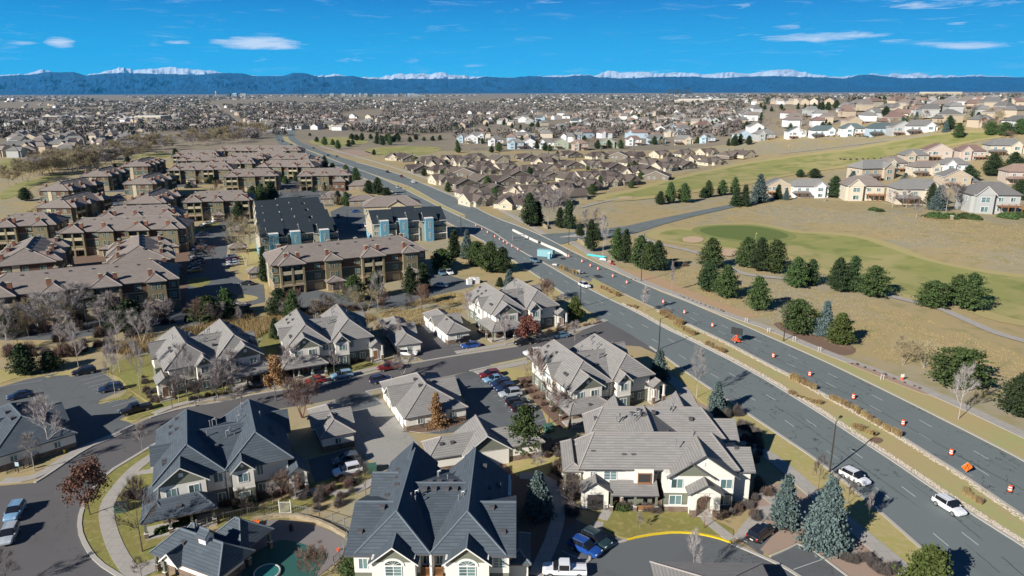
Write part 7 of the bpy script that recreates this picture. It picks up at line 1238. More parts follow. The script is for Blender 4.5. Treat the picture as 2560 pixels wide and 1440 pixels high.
# ================================================================ vehicles and street furniture
def carpaint(n, c):
    if 'car_' + n not in MT:
        m = bpy.data.materials.new('car_' + n); m.use_nodes = True; b = m.node_tree.nodes['Principled BSDF']; b.inputs['Base Color'].default_value = (*c, 1); b.inputs['Roughness'].default_value = .32; b.inputs['Metallic'].default_value = .15; b.inputs['Coat Weight'].default_value = .7; b.inputs['Coat Roughness'].default_value = .06; MT['car_' + n] = m
    return 'car_' + n
PC = dict(white=(.78, .79, .80), black=(.012, .013, .016), navy=(.02, .035, .09), blue=(.015, .07, .30), red=(.30, .02, .02), darkred=(.16, .015, .02), silver=(.42, .45, .48), lightblue=(.20, .36, .52), grey=(.09, .10, .11), steel=(.10, .19, .26), green=(.02, .045, .05), yellow=(.45, .30, .05))
def loft(b, secs, m, mats=None, caps=True):
    n = len(secs[0])
    for i in range(len(secs) - 1):
        for j in range(n): k = (j + 1) % n; b.poly([secs[i][j], secs[i + 1][j], secs[i + 1][k], secs[i][k]], (mats[i][j] if mats else m))
    if caps: b.poly(secs[0], m); b.poly(secs[-1][::-1], m)
def body_sec(x, hw, z0, zs, crown=.04, r=.09):
    return [(x, hw - r, z0), (x, hw, z0 + r * 1.3), (x, hw + .01, (z0 + zs) * .55), (x, hw - .03, zs - .05), (x, hw - r - .06, zs), (x, 0, zs + crown), (x, -hw + r + .06, zs), (x, -hw + .03, zs - .05), (x, -hw - .01, (z0 + zs) * .55), (x, -hw, z0 + r * 1.3), (x, -hw + r, z0)]
def car_root(kind, colour):
    cm = carpaint(colour, PC[colour]); t = thing({'pickup': 'pickup_truck'}.get(kind, 'parked_car'), 'x', 'car')
    if kind == 'sedan': L, hw, zb = 4.7, .91, .92; st = [(-2.3, .80, .45, .80), (-2.2, .88, .28, .95), (-1.5, .91, .22, .98), (0, .91, .2, .93), (1.0, .91, .22, .92), (1.9, .88, .26, .80), (2.28, .80, .34, .66), (2.36, .68, .42, .58)]; cb = [(-1.95, .62, .97, .02), (-1.15, .66, .97, .44), (.15, .66, .94, .50), (1.15, .66, .92, .03)]
    elif kind == 'pickup': L, hw, zb = 5.7, 1.0, 1.1; st = [(-2.85, .93, .6, 1.08), (-2.8, .98, .45, 1.12), (-.6, .99, .42, 1.12), (.3, .99, .42, 1.12), (1.3, .99, .42, 1.12), (2.4, .97, .45, 1.08), (2.75, .90, .5, .98), (2.85, .8, .6, .85)]; cb = [(-.75, .78, 1.12, .35), (-.62, .80, 1.12, .70), (.75, .80, 1.12, .70), (1.45, .74, 1.12, .03)]
    else:
        L, hw, zb = 4.75, .95, 1.1; st = [(-2.35, .85, .5, .98), (-2.28, .92, .36, 1.08), (-1.4, .95, .30, 1.10), (0, .95, .28, 1.08), (1.0, .95, .30, 1.08), (1.9, .92, .32, .98), (2.28, .84, .40, .86), (2.38, .70, .5, .72)]; cb = [(-2.2, .72, 1.08, .05), (-1.85, .76, 1.1, .52), (.2, .76, 1.08, .60), (1.15, .72, 1.06, .04)]
    b = MB(); loft(b, [body_sec(*s) for s in st], cm)
    # roof panel and pillars belong to the body, the glass is its own part
    def cs(x, w, z, h): return [(x, w + .12, z), (x, w, z + h), (x, 0, z + h + .03), (x, -w, z + h), (x, -w - .12, z)]
    S = [cs(*c) for c in cb]; g = MB()
    for i in range(len(S) - 1):
        for j in range(4):
            q = [S[i][j], S[i + 1][j], S[i + 1][j + 1], S[i][j + 1]]; top = j in (1, 2) and i == 1
            (b if top or (kind == 'pickup' and i == 0 and j in (1, 2)) else g).poly(q, cm if top or (kind == 'pickup' and i == 0 and j in (1, 2)) else 'carglass')
    if kind == 'pickup': g.poly(S[0], 'carglass'); b.box(-2.7, -.85, -.8, .8, 1.121, 1.13, 'darkroom')
    for s in (-1, 1):                            # pillars
        for i in (1, 2): p, q = S[i][0 if s > 0 else 4], S[i][1 if s > 0 else 3]; b.tube(p, q, .045, .045, cm, 4, cap=False)
        mx_ = (S[1][0][0] + S[2][0][0]) / 2; b.tube((mx_, s * (cb[1][1] + .125), cb[1][2]), (mx_, s * (cb[1][1] + .01), cb[1][2] + cb[1][3]), .04, .04, 'black_metal', 4, cap=False)
        b.box(.85, 1.02, s * (hw + .02) - .1, s * (hw + .02) + .1, cb[2][2] - .05, cb[2][2] + .1, cm)
    if kind == 'suv':
        for s in (-1, 1): b.tube((-1.6, s * .68, cb[1][2] + .64), (.1, s * .68, cb[1][2] + .68), .02, .02, 'metal_grey', 4)
    b.obj('body', t, smooth=False); g.obj('windows', t)
    r = .34 if kind == 'sedan' else .38
    k = 'wheel%s' % kind
    if k not in VM:
        w = MB(); n = 14
        for i in range(n):
            a, c = 2 * pi * i / n, 2 * pi * (i + 1) / n
            for y0, y1, r0, r1, m in ((-.11, .11, r, r, 'tyre'), (.11, .11, r, r * .66, 'tyre'), (-.11, -.11, r * .66, r, 'tyre'), (.11, .06, r * .66, r * .6, 'rim'), (.06, .09, r * .6, 0.02, 'rim')): w.poly([(r0 * cos(a), y0, r0 * sin(a)), (r0 * cos(c), y0, r0 * sin(c)), (r1 * cos(c), y1, r1 * sin(c)), (r1 * cos(a), y1, r1 * sin(a))][::-1], m)
        VM[k] = w.mesh('wheel')
    wx = (L / 2 - .95)
    for sx in (-1, 1):
        for sy in (-1, 1): kid('wheel', VM[k], t, (sx * wx * (1 if kind != 'pickup' else .97), sy * (hw - .06), r), 0 if sy > 0 else pi)
    fx, fz = st[-2][0], (st[-2][2] + st[-2][3]) / 2 + .1
    for s in (-1, 1):
        h = MB(); h.box(fx - .15, fx + .04, s * .62 - .16, s * .62 + .16, fz, fz + .15, 'headlight'); h.obj('headlight', t)
        h = MB(); rx = st[0][0]; h.box(rx - .03, rx + .2, s * .74 - .13, s * .74 + .13, st[0][3] - .22, st[0][3] + .02, 'taillight'); h.obj('taillight', t)
    h = MB(); h.box(fx - .1, fx + .09, -.45, .45, st[-1][2], st[-1][2] + .16, 'darkroom'); h.obj('grille', t)
    h = MB(); h.box(st[0][0] - .02, st[0][0] + .1, -.24, .24, .55, .68, 'drum_white'); h.obj('number_plate', t)
    return t
def car(kind, colour, a, b_, label, group=None):
    """a = photo pixel under the rear, b_ = under the front"""
    p, q = G(*a), G(*b_); c = (p + q) / 2; c.z = hz(c.x, c.y) + .03; r = ST.put('%s_%s' % (kind, colour), lambda: car_root(kind, colour), c, atan2(q.y - p.y, q.x - p.x), label, 'car' if kind != 'pickup' else 'pickup truck', group); return r
RD = 'cars driving on the main road'; SP = 'cars parked along the side street'; EL = 'cars parked in the east car park'; AP = 'cars parked at the apartments'
CARS = [('suv', 'white', (2110, 1188), (2163, 1216), 'white car with a black roof beside the tall lamp post on the southbound lanes', RD), ('suv', 'white', (2342, 1256), (2402, 1294), 'white car with a sunroof nearest the right edge on the southbound lanes', RD), ('suv', 'white', (1449, 713), (1474, 723), 'white car halfway up the southbound lanes', RD), ('suv', 'steel', (1326, 651), (1348, 660), 'grey blue hatchback passing the light blue container', RD),
 ('suv', 'darkred', (1010, 446), (996, 440), 'dark red vehicle far up the northbound lanes', RD), ('pickup', 'white', (1042, 462), (1024, 453), 'white pickup far up the northbound lanes', RD), ('suv', 'black', (974, 434), (962, 429), 'dark car behind the red one far up the road', RD), ('sedan', 'silver', (990, 468), (1000, 472), 'silver car far down the southbound lanes', RD),
 ('sedan', 'black', (846, 394), (838, 391), 'dark car at the bend, nearer of a pair', RD), ('sedan', 'black', (824, 391), (816, 388), 'dark car at the bend, further of a pair', RD), ('suv', 'grey', (787, 373), (780, 370), 'lone dark car on the northbound bend', RD), ('suv', 'black', (725, 362), (732, 364), 'dark car entering the bend southbound', RD), ('suv', 'black', (703, 353), (709, 355), 'small dark car further up the southbound bend', RD), ('sedan', 'black', (694, 349), (700, 352), 'last small dark car at the top of the bend', RD),
 ('suv', 'black', (1328, 858), (1287, 865), 'black car parked in front of the rust leaved oak', SP), ('pickup', 'grey', (1378, 849), (1331, 857), 'dark grey pickup parked between a black and a blue car', SP), ('sedan', 'steel', (1420, 841), (1380, 847), 'blue sedan parked nearest the main road', SP), ('suv', 'white', (1352, 885), (1314, 890), 'white car half hidden by the corner townhouse roof', SP),
 ('suv', 'black', (1178, 851), (1138, 857), 'black car parked beside the white doored garage', SP), ('sedan', 'blue', (1197, 866), (1155, 872), 'bright dark blue sedan in the garage lane stalls', SP), ('suv', 'white', (998, 888), (1041, 889), 'white car in front of the small garage', SP), ('pickup', 'darkred', (1003, 920), (948, 928), 'dark red pickup parked under a bare tree', SP), ('suv', 'navy', (930, 959), (972, 952), 'dark car with a bike rack beside the large garage', SP), ('sedan', 'red', (812, 954), (765, 961), 'red sedan parked on the side street', SP), ('suv', 'lightblue', (877, 941), (834, 948), 'light blue car parked behind the red sedan', SP),
 ('suv', 'darkred', (1245, 940), (1203, 946), 'dark red car at the top of the east car park', EL), ('sedan', 'lightblue', (1254, 950), (1215, 957), 'light blue sedan second in the east car park', EL), ('suv', 'navy', (1272, 962), (1232, 969), 'black navy car third in the east car park', EL), ('suv', 'navy', (1284, 973), (1243, 981), 'dark blue car fourth in the east car park', EL), ('suv', 'silver', (1296, 988), (1255, 994), 'silver blue hatchback fifth in the east car park', EL), ('suv', 'black', (1268, 1016), (1318, 1009), 'black van above the blue parking sign on the ground', EL), ('suv', 'black', (1283, 1031), (1332, 1024), 'black car partly behind the bright green pine', EL),
 ('suv', 'white', (900, 1177), (838, 1192), 'white off-roader in the garage court', None), ('suv', 'grey', (890, 1153), (843, 1163), 'dark car in shade behind the white off-roader', None),
 ('suv', 'black', (238, 930), (184, 940), 'black off-roader with a pale roof at the back of the left car park', None), ('suv', 'navy', (300, 973), (255, 981), 'dark car beside the planted car park island', None), ('pickup', 'black', (372, 1022), (308, 1039), 'large black pickup at the street end of the left car park', None), ('sedan', 'navy', (80, 989), (22, 1001), 'dark blue car in shade at the left edge', None),
 ('suv', 'lightblue', (52, 1268), (26, 1310), 'pale blue car at the far bottom left, rear one of two', None), ('suv', 'silver', (36, 1322), (12, 1372), 'silver car at the bottom left, front one of two', None),
 ('suv', 'green', (1465, 1345), (1514, 1372), 'dark green car beside the blue one near the turning circle', None), ('suv', 'blue', (1437, 1366), (1489, 1392), 'bright blue car near the turning circle', None), ('pickup', 'white', (1450, 1436), (1372, 1434), 'white pickup with a light roof at the bottom edge', None), ('suv', 'black', (1876, 1360), (1925, 1325), 'black off-roader parked beside the gravel bed at the turning circle', None),
 ('suv', 'white', (844, 722), (830, 716), 'white car before the arches of the long apartment building', AP), ('suv', 'steel', (1096, 682), (1112, 692), 'grey car left of the white one by the roadside pines', AP), ('suv', 'white', (1114, 681), (1131, 690), 'white car right of the grey one by the roadside pines', AP), ('sedan', 'white', (1092, 717), (1112, 718), 'white sedan in shade before the dry field', AP),
 ('suv', 'grey', (380, 782), (371, 770), 'silver car before the arches at the left', AP), ('suv', 'grey', (444, 776), (436, 762), 'dark silver car at the end of the longest building', AP), ('sedan', 'black', (632, 713), (600, 712), 'black sedan alone in the striped bays', AP), ('pickup', 'navy', (518, 589), (492, 592), 'dark blue pickup in the long row of parked cars', AP),
 ('sedan', 'white', (596, 662), (570, 666), 'white sedan nearest in the right row', AP), ('sedan', 'silver', (596, 656), (570, 659), 'silver sedan second in the right row', AP), ('sedan', 'darkred', (594, 650), (570, 653), 'dark red sedan third in the right row', AP), ('sedan', 'silver', (590, 643), (564, 647), 'silver sedan fourth in the right row', AP),
 ('sedan', 'blue', (899, 531), (878, 532), 'blue sedan by the leasing office', AP), ('suv', 'white', (916, 563), (917, 571), 'white car between the two black roofed rows', AP), ('sedan', 'navy', (902, 563), (901, 572), 'dark car beside the white one between the black roofed rows', AP), ('sedan', 'navy', (845, 540), (846, 546), 'dark car left between the black roofed rows', AP)]
for c in CARS: car(c[0], c[1], c[2], c[3], c[4], c[5])
LR = [(500, 610, 'navy', 'sedan'), (501, 619, 'white', 'sedan'), (498, 627, 'navy', 'suv'), (497, 636, 'black', 'sedan'), (493, 645, 'silver', 'suv'), (492, 653, 'navy', 'sedan'), (495, 661, 'red', 'sedan'), (489, 671, 'navy', 'suv'), (487, 681, 'yellow', 'suv'), (515, 569, 'black', 'sedan'), (519, 562, 'white', 'sedan'), (541, 556, 'white', 'suv'), (543, 550, 'white', 'suv'), (552, 546, 'navy', 'suv'), (560, 544, 'blue', 'sedan')]
NM = ['navy sedan topmost below the pickup', 'white sedan below the navy one', 'navy car in the middle', 'black sedan in the middle', 'silver car in the middle', 'navy sedan above the red one', 'red sedan', 'navy car below the red one', 'tan yellow car at the lower end', 'black sedan at the bend', 'white sedan at the bend', 'white car lower of two by the balcony building', 'white car upper of two by the balcony building', 'navy car by the balcony building', 'blue car furthest back by the balcony building']
for (x, y, c, k), n_ in zip(LR, NM): car(k, c, (x + 12, y - 2), (x - 10, y + 1), n_ + ', left row of the apartment car park', AP)
for x, y, c, k, n_ in [(297, 491, 'white', 'suv', 'white car in the small court'), (296, 502, 'darkred', 'sedan', 'dark red car by the small lawn'), (306, 502, 'grey', 'sedan', 'grey car by the small lawn'), (274, 513, 'steel', 'suv', 'steel blue car below the small lawn'), (286, 513, 'silver', 'suv', 'silver car below the small lawn'), (690, 486, 'white', 'suv', 'white car near the brown shrub in the upper court'), (680, 487, 'silver', 'suv', 'silver car near the brown shrub in the upper court'), (733, 446, 'lightblue', 'suv', 'light blue car of the upper row'), (741, 452, 'navy', 'suv', 'navy car of the upper row'), (751, 458, 'navy', 'suv', 'black navy car of the upper row'), (757, 462, 'black', 'sedan', 'black sedan of the upper row'), (690, 409, 'white', 'sedan', 'white sedan in the rear court'), (285, 468, 'blue', 'suv', 'blue car left in the courtyard lane'), (303, 468, 'silver', 'suv', 'silver car in the courtyard lane'), (470, 470, 'navy', 'suv', 'navy car by the courtyard'), (485, 468, 'silver', 'suv', 'silver car by the courtyard')]: car(k, c, (x + 8, y), (x - 8, y + 1), n_, AP)
# traffic drums
def drum():
    t = thing('traffic_drum', 'x', 'traffic drum'); b = MB(); pr = [(0, .98), (.17, .98), (.21, .95), (.22, .80), (.235, .79), (.24, .64), (.25, .63), (.255, .47), (.265, .46), (.27, .31), (.28, .30), (.29, .08)][::-1]; b.lathe(pr, 'drum_orange', 12, mats=['drum_orange', 'drum_orange', 'drum_white', 'drum_orange', 'drum_orange', 'drum_orange', 'drum_white', 'drum_orange', 'drum_orange', 'drum_orange', 'drum_orange']); b.obj('drum', t)
    b = MB(); b.lathe([(.40, 0), (.40, .07), (.27, .09), (.27, .10)], 'tyre', 12); b.obj('rubber_base', t); b = MB(); b.tube((-.08, 0, .97), (-.08, 0, 1.06), .02, .02, 'tyre', 4); b.tube((.08, 0, .97), (.08, 0, 1.06), .02, .02, 'tyre', 4); b.tube((-.08, 0, 1.06), (.08, 0, 1.06), .02, .02, 'tyre', 4); b.obj('handle', t); return t
DR = [(2524, 1229, 'orange and white drum nearest the camera, at the right edge'), (2377, 1137, 'drum just behind the orange diamond sign'), (2257, 1063, 'all orange looking drum with a single white band'), (2133, 997, 'drum between the long grass row and the pavement gravel bed'), (2024, 940, 'drum level with the start of the long grass row'), (1933, 894, 'first drum after the dark message board'), (1781, 817, 'drum just before the dark message board'), (1711, 784, 'drum beside the first tall grass row'), (1658, 758, 'drum between the bare median tree and the grass row'), (1613, 735, 'drum seen behind the bare median tree'), (1567, 709, 'drum past the bare median tree'), (1532, 693, 'drum level with the roadside pines'), (1495, 675, 'third drum after the concrete barrier'), (1476, 667, 'second drum after the concrete barrier'), (1455, 656, 'first drum after the concrete barrier'), (1422, 643, 'drum touching the end of the concrete barrier')]
for x, y, l in DR: p = G(x, y); ST.put('drum', drum, (p.x, p.y, .022), random.uniform(0, 6), l, 'traffic drum', 'orange drums down the northbound lanes', 1.12)
for x, y in ((1237, 594), (1249, 600), (1259, 606), (1268, 611), (1280, 618), (1295, 626), (1219, 583), (1205, 575), (1190, 566)): p = G(x, y); ST.put('drum', drum, (p.x, p.y, .03), 1, 'small looking drum in the row before the light blue container', 'traffic drum', 'orange drums before the container', 1.1)
# message board trailer
p = G(1840, 856); t = thing('message_board', 'black blank message board on an orange trailer in the northbound lane', 'message board', (p.x, p.y, .022), radians(-38)); b = MB(); b.box(-1.35, 1.35, -.09, .09, 2.0, 3.7, 'black_metal'); b.box(-1.4, 1.4, -.05, .1, 1.96, 3.75, 'tyre'); b.obj('sign_panel', t)
b = MB(); b.box(-.95, .95, -.45, .45, .45, .58, 'drum_orange'); b.box(-.4, .4, -.4, .4, .58, 1.05, 'drum_orange'); b.box(-.09, .09, -.09, .09, .6, 2.0, 'drum_orange'); b.tube((.9, 0, .5), (1.7, 0, .45), .05, .05, 'drum_orange', 5); b.tube((-1.1, -.6, .6), (-.1, -.1, 1.9), .04, .04, 'drum_orange', 4); b.tube((1.1, -.6, .6), (.1, -.1, 1.9), .04, .04, 'drum_orange', 4); b.obj('trailer_frame', t)
for s in (-1, 1): kid('wheel', VM['wheelsuv'], t, (0, s * .85, .38), 0 if s > 0 else pi)
b = MB(); b.box(-1, 1, .5, 1.2, 1.12, 1.2, 'glass'); b.obj('solar_panel', t)
# diamond road sign
p = G(2414, 1186); t = thing('road_sign', 'orange diamond lane shift sign on a spring stand', 'road sign', (p.x, p.y, .022), radians(-8)); b = MB(); h = .86; b.poly([(0, -.02, .45), (h, -.02, .45 + h), (0, -.02, .45 + 2 * h), (-h, -.02, .45 + h)], 'sign_orange'); b.poly([(0, .02, .45), (-h, .02, .45 + h), (0, .02, .45 + 2 * h), (h, .02, .45 + h)], 'drum_white'); b.obj('sign_panel', t)
b = MB()
for pts in ([(.22, .85), (.30, .85), (.30, 1.75), (.22, 1.75)], [(-.30, .8), (-.2, .8), (-.2, 1.15), (-.3, 1.15)], [(-.30, 1.15), (-.2, 1.1), (.06, 1.4), (-.04, 1.46)], [(-.04, 1.4), (.06, 1.4), (.06, 1.62), (-.04, 1.62)], [(-.12, 1.6), (.14, 1.6), (.01, 1.84), (.01, 1.84)]): b.poly([(x, -.026, z) for x, z in pts[:3 if pts[2] == pts[-1] else 4]], 'black_metal')
b.obj('symbol', t); b = MB(); b.box(-.03, .03, .02, .06, .3, 2.0, 'metal_grey')
for s in (-1, 1): b.tube((0, 0, .3), (s * .8, .5, .02), .03, .03, 'metal_grey', 4); b.tube((0, 0, .3), (s * .8, -.5, .02), .03, .03, 'metal_grey', 4)
b.obj('stand', t)
p = G(2255, 951); t = thing('notice_board', 'small white notice on a red base standing on the roadside path', 'notice board', (p.x, p.y, .14), .2); b = MB(); b.box(-.4, .4, -.03, .03, .6, 1.3, 'drum_white'); b.obj('sign_panel', t); b = MB(); b.lathe([(.3, 0), (.28, .3), (.2, .6), (.05, .62)], 'drum_orange', 8); b.obj('base', t)
# container, toilet, barrier, pipes
p = G(1343, 641); t = thing('shipping_container', 'light blue shipping container in the roadworks', 'container', (p.x, p.y, .03), radians(-22)); b = MB(); b.box(0, 6.1, 0, 2.4, .1, 2.6, 'container')
for i in range(20): b.box(.15 + i * .3, .27 + i * .3, -.04, 0, .2, 2.5, 'container')
b.obj('body', t); b = MB(); b.box(6.1, 6.14, .1, 1.15, .2, 2.5, 'container'); b.box(6.1, 6.14, 1.25, 2.3, .2, 2.5, 'container'); b.tube((6.17, .6, .3), (6.17, .6, 2.4), .03, .03, 'metal_grey', 4); b.tube((6.17, 1.8, .3), (6.17, 1.8, 2.4), .03, .03, 'metal_grey', 4); b.obj('door', t)
p = G(1373, 647); t = thing('portable_toilet', 'turquoise blue portable toilet at the end of the container', 'portable toilet', (p.x, p.y, .03), radians(-22)); b = MB(); b.box(-.55, .55, -.55, .55, 0, 2.1, 'toiletblue'); b.obj('cabin', t); b = MB(); roof(b, -.6, .6, -.6, .6, 2.12, 2.35, 'x', .2, .2, 'drum_white', th=.03, trim='drum_white'); b.obj('roof', t); b = MB(); b.box(-.4, .4, -.6, -.55, .1, 1.95, 'container'); b.obj('door', t)
BP = pxw([(1282, 577), (1296, 584), (1312, 592), (1328, 600), (1345, 608)]) , pxw([(1353, 610), (1368, 617), (1385, 624), (1400, 631), (1410, 637), (1418, 642)])
for C in BP:
    C = smooth(C, 1, closed=False); d = 0
    for i in range(len(C) - 1):
        a, c = Vector(C[i]), Vector(C[i + 1]); Ln = (c - a).length; n = max(1, int(Ln / 3.0))
        for k in range(n):
            u = a + (c - a) * (k / n); v = a + (c - a) * ((k + .985) / n); w = (v - u); r_ = atan2(w.y, w.x)
            def mk(): b = MB(); loft(b, [[(x, -.3, 0), (x, -.28, .1), (x, -.13, .35), (x, -.09, .82), (x, .09, .82), (x, .13, .35), (x, .28, .1), (x, .3, 0)] for x in (0, 3.0)], 'conc_white'); return b.obj('concrete_barrier')
            ST.put('jersey', mk, (u.x, u.y, .035), r_, 'white concrete barrier segment in the curved roadworks line', 'barrier', 'concrete barrier segments', (w.length / 3.0, 1, 1.1))
p = G(1490, 643)
for i in range(7): b = MB(); b.tube((-4, 0, .2), (3.5 + .3 * (i % 3), 0, .2), .14, .14, 'turq', 8); q = (p.x + .32 * (i % 4), p.y + .3 * (i % 4) - .1, .1 + .27 * (i // 4)); o = b.obj('pipe', loc=q, rz=radians(-38)); tag(o, 'turquoise plastic pipe in the stack on the verge', 'pipe', 'stacked turquoise pipes')
for x, y, m, l, s in ((1508, 650, 'drum_white', 'white material bundle beside the turquoise pipes', (2.6, 1, .5)), (1525, 656, 'gravel', 'brown pallet stack beside the pipes', (1.6, 1.4, .9)), (1531, 662, 'taillight', 'red crate beside the pipes', (1.5, 1.0, .5)), (1388, 663, 'conc_white', 'pale bags on the bare end of the median', (2, 1.2, .4))):
    p = G(x, y); b = MB(); b.box(-s[0] / 2, s[0] / 2, -s[1] / 2, s[1] / 2, 0, s[2] * .6, m); b.box(-s[0] * .4, s[0] * .45, -s[1] * .42, s[1] * .4, s[2] * .6, s[2], m); tag(b.obj('material_stack', loc=(p.x, p.y, .1), rz=-.6), l, 'building material')
p = G(1296, 600); t = thing('scaffold_frame', 'grey steel frame standing in the roadworks paving', 'frame', (p.x, p.y, .03), radians(8)); b = MB()
for x in (-2.4, 2.4): b.box(x - .15, x + .15, -.4, .4, 0, 2.4, 'metal_grey')
b.box(-2.4, 2.4, -.1, .1, 2.1, 2.35, 'metal_grey'); b.box(-2.4, 2.4, -.5, .5, .2, .4, 'metal_grey'); b.obj('frame', t); b = MB(); b.box(-2.2, 2.2, -.06, .06, .8, 1.0, 'black_metal'); b.obj('rail', t)
p = G(1450, 684); t = thing('flatbed_trailer', 'small grey trailer at the tip of the median', 'trailer', (p.x, p.y, .12), radians(-20)); b = MB(); b.box(-1.4, 1.4, -.8, .8, .5, .65, 'metal_grey'); b.tube((1.4, 0, .5), (2.4, 0, .4), .05, .05, 'metal_grey', 4); b.box(-1.2, .2, -.6, .6, .65, 1.1, 'conc'); b.obj('bed', t)
for s in (-1, 1): kid('wheel', VM['wheelsuv'], t, (0, s * .9, .38), 0 if s > 0 else pi)
# lamp posts
def lamp(H, m, arm):
    t = thing('street_lamp', 'x', 'street lamp'); b = MB(); b.lathe([(.28, 0), (.28, .1), (.13, .15), (.12, H * .5), (.08, H)], m, 8); b.obj('pole', t); b = MB(); b.tube((0, 0, H - .1), (arm, 0, H), .05, .04, m, 5); b.obj('arm', t); b = MB(); b.box(arm - .1, arm + .75, -.2, .2, H - .06, H + .1, m); b.box(arm, arm + .6, -.14, .14, H - .09, H - .06, 'drum_white'); b.obj('lamp_head', t)
    return t
LP = [(2074, 1180, 2088, 1054, 'pole_brown', 'tall dark street lamp nearest the camera, beside the white car with a black roof', 48), (1647, 873, 1649, 797, 'black_metal', 'dark street lamp behind the corner townhouse spruce', 35), (1451, 768, 1450, 694, 'black_metal', 'dark street lamp beside the white car on the southbound lanes', 30), (1603, 703, 1602, 624, 'pole_brown', 'brown lamp post in front of the roadside pine row', 200), (1959, 852, 1965, 750, 'pole_brown', 'brown lamp post in front of the bushy pine', 200), (1233, 614, 1234, 582, 'black_metal', 'lamp post beside the roadside pine clump', 20), (1422, 612, 1422, 556, 'pole_brown', 'lamp post on the club road corner', 200), (1153, 592, 1153, 540, 'black_metal', 'lamp post right of the blue townhouses', 20), (1014, 502, 1014, 468, 'black_metal', 'lamp post far up the southbound edge', 20), (221, 830, 219, 742, 'black_metal', 'dark lamp post before the longest apartment building', 0), (869, 555, 869, 525, 'black_metal', 'lamp post between the black roofed rows', 0)]
for x, y, tx, ty, m, l, a in LP:
    p = G(x, y); H = hgt(p, tx, ty); ST.put('lamp' + m, lambda: lamp(9, m, 1.8), (p.x, p.y, .05), radians(a), l, 'street lamp', 'street lamps', (1, 1, H / 9))
# banner on the nearest lamp
# fences
def fence(name, label, P, h, m, post=2.4, rails=(.15, .9), pick=None, cat='fence'):
    C = pxw(P) if P[0][0] > 200 or True else P; t = thing(name, label, cat, (C[0][0], C[0][1], hz(*C[0]))); 
    for i in range(len(C) - 1):
        a, c = Vector(C[i]), Vector(C[i + 1]); d = c - a; L = d.length; u = d.normalized(); n = max(1, round(L / post)); M_ = Matrix.Translation((a.x - C[0][0], a.y - C[0][1], hz(a.x, a.y) - hz(*C[0]))) @ Matrix.Rotation(atan2(u.y, u.x), 4, 'Z'); b = MB(M_); dz = (hz(c.x, c.y) - hz(a.x, a.y)) / L
        for k in range(n + 1): b.box(k * L / n - .05, k * L / n + .05, -.05, .05, k * L / n * dz, h + .1 + k * L / n * dz, m)
        for r_ in rails: b.tube((0, 0, h * r_), (L, 0, h * r_ + L * dz), .03, .03, m, 4)
        if pick:
            for k in range(int(L / pick)): b.box(k * pick - .012, k * pick + .012, -.012, .012, .1, h * .95, m)
        b.obj('fence_panel', t)
    return t
fence('pool_fence', 'white metal railing curving round the pool deck', [(485, 1330), (520, 1318), (560, 1305), (620, 1291), (660, 1288), (700, 1285)], 1.6, 'metal_grey', pick=.33); fence('pool_fence', 'white metal railing right of the pool gate', [(728, 1283), (768, 1290), (800, 1300), (832, 1310), (862, 1322), (878, 1335)], 1.6, 'metal_grey', pick=.33); fence('pool_fence', 'glass like railing beside the slate townhouse', [(868, 1352), (850, 1398), (835, 1415)], 1.4, 'metal_grey', pick=.33); fence('pool_gate', 'metal pool gate standing open between the two railings', [(700, 1287), (728, 1286)], 2.3, 'frame', pick=.15, cat='gate')
fence('estate_fence', 'wooden rail fence between the brown roofed homes and the golf rough', [(1440, 495), (1490, 490), (1540, 478), (1580, 470), (1640, 455), (1700, 440), (1780, 418), (1850, 400), (1900, 392)], 1.3, 'wood', post=4, rails=(.4, .9)); fence('rail_fence', 'low rail fence below the juniper hedge', [(2315, 548), (2340, 551), (2375, 552)], 1.2, 'wood', post=2.5, rails=(.5, .9))
# pool bits, boxes, hydrant, entry walls
C = smooth(pxw([(632, 1304), (700, 1292), (757, 1296), (815, 1314), (868, 1346)]), 1, closed=False); o = band('pool_wall', C, .45, 'tanstone', .62, .62); del o['kind']; tag(o, 'low tan stone wall round the back of the pool deck', 'wall')
p = G(668, 1436); t = thing('hot_tub', 'round hot tub with a teal net cover beside the clubhouse', 'hot tub', (p.x, p.y, .06)); b = MB(); b.lathe([(1.7, 0), (1.7, .35), (1.55, .38), (1.5, .30)], 'conc_white', 20); b.obj('rim', t); b = MB(); b.prism([(1.52 * cos(k * .3142), 1.52 * sin(k * .3142)) for k in range(20)], .25, .32, 'tub'); b.obj('cover', t)
p = G(623, 1318); b = MB()
for i in range(5): b.box(-1.4 + i * .6, -1.0 + i * .6, -.5, .5, .1, .55, 'sign_orange'); b.box(-1.4 + i * .6, -1.32 + i * .6, .3, .5, .55, .8, 'sign_orange')
tag(b.obj('stacked_chairs', loc=(p.x, p.y, .08), rz=.3), 'orange stacked pool chairs beside the clubhouse roof', 'chairs')
p = G(729, 1327); b = MB(); b.lathe([(.3, 0), (.33, .8), (.25, .95), (0, 1.0)], 'black_metal', 10); tag(b.obj('waste_bin', loc=(p.x, p.y, .07)), 'dark round bin on the pool deck', 'bin')
p = G(846, 1378); b = MB(); b.lathe([(.18, 0), (.24, .35), (.2, .36), (0, .3)], 'drum_orange', 10); tag(b.obj('flower_pot', loc=(p.x, p.y, .07)), 'terracotta pot at the right side of the pool deck', 'pot')
for x, y, l in ((305, 1277, 'green utility box on the lawn before the slate townhouse'), (1372, 1078, 'green utility box behind the bright green pine'), (929, 1180, 'pale green utility box at the court hedge')):
    p = G(x, y); b = MB(); b.box(-.8, .8, -.7, .7, 0, 1.1, 'boxgreen'); b.box(-.85, .85, -.75, .75, 1.1, 1.2, 'boxgreen'); b.box(-.75, .75, -.73, -.7, .1, 1.0, 'boxgreen'); tag(b.obj('utility_box', loc=(p.x, p.y, .05), rz=.3), l, 'utility box')
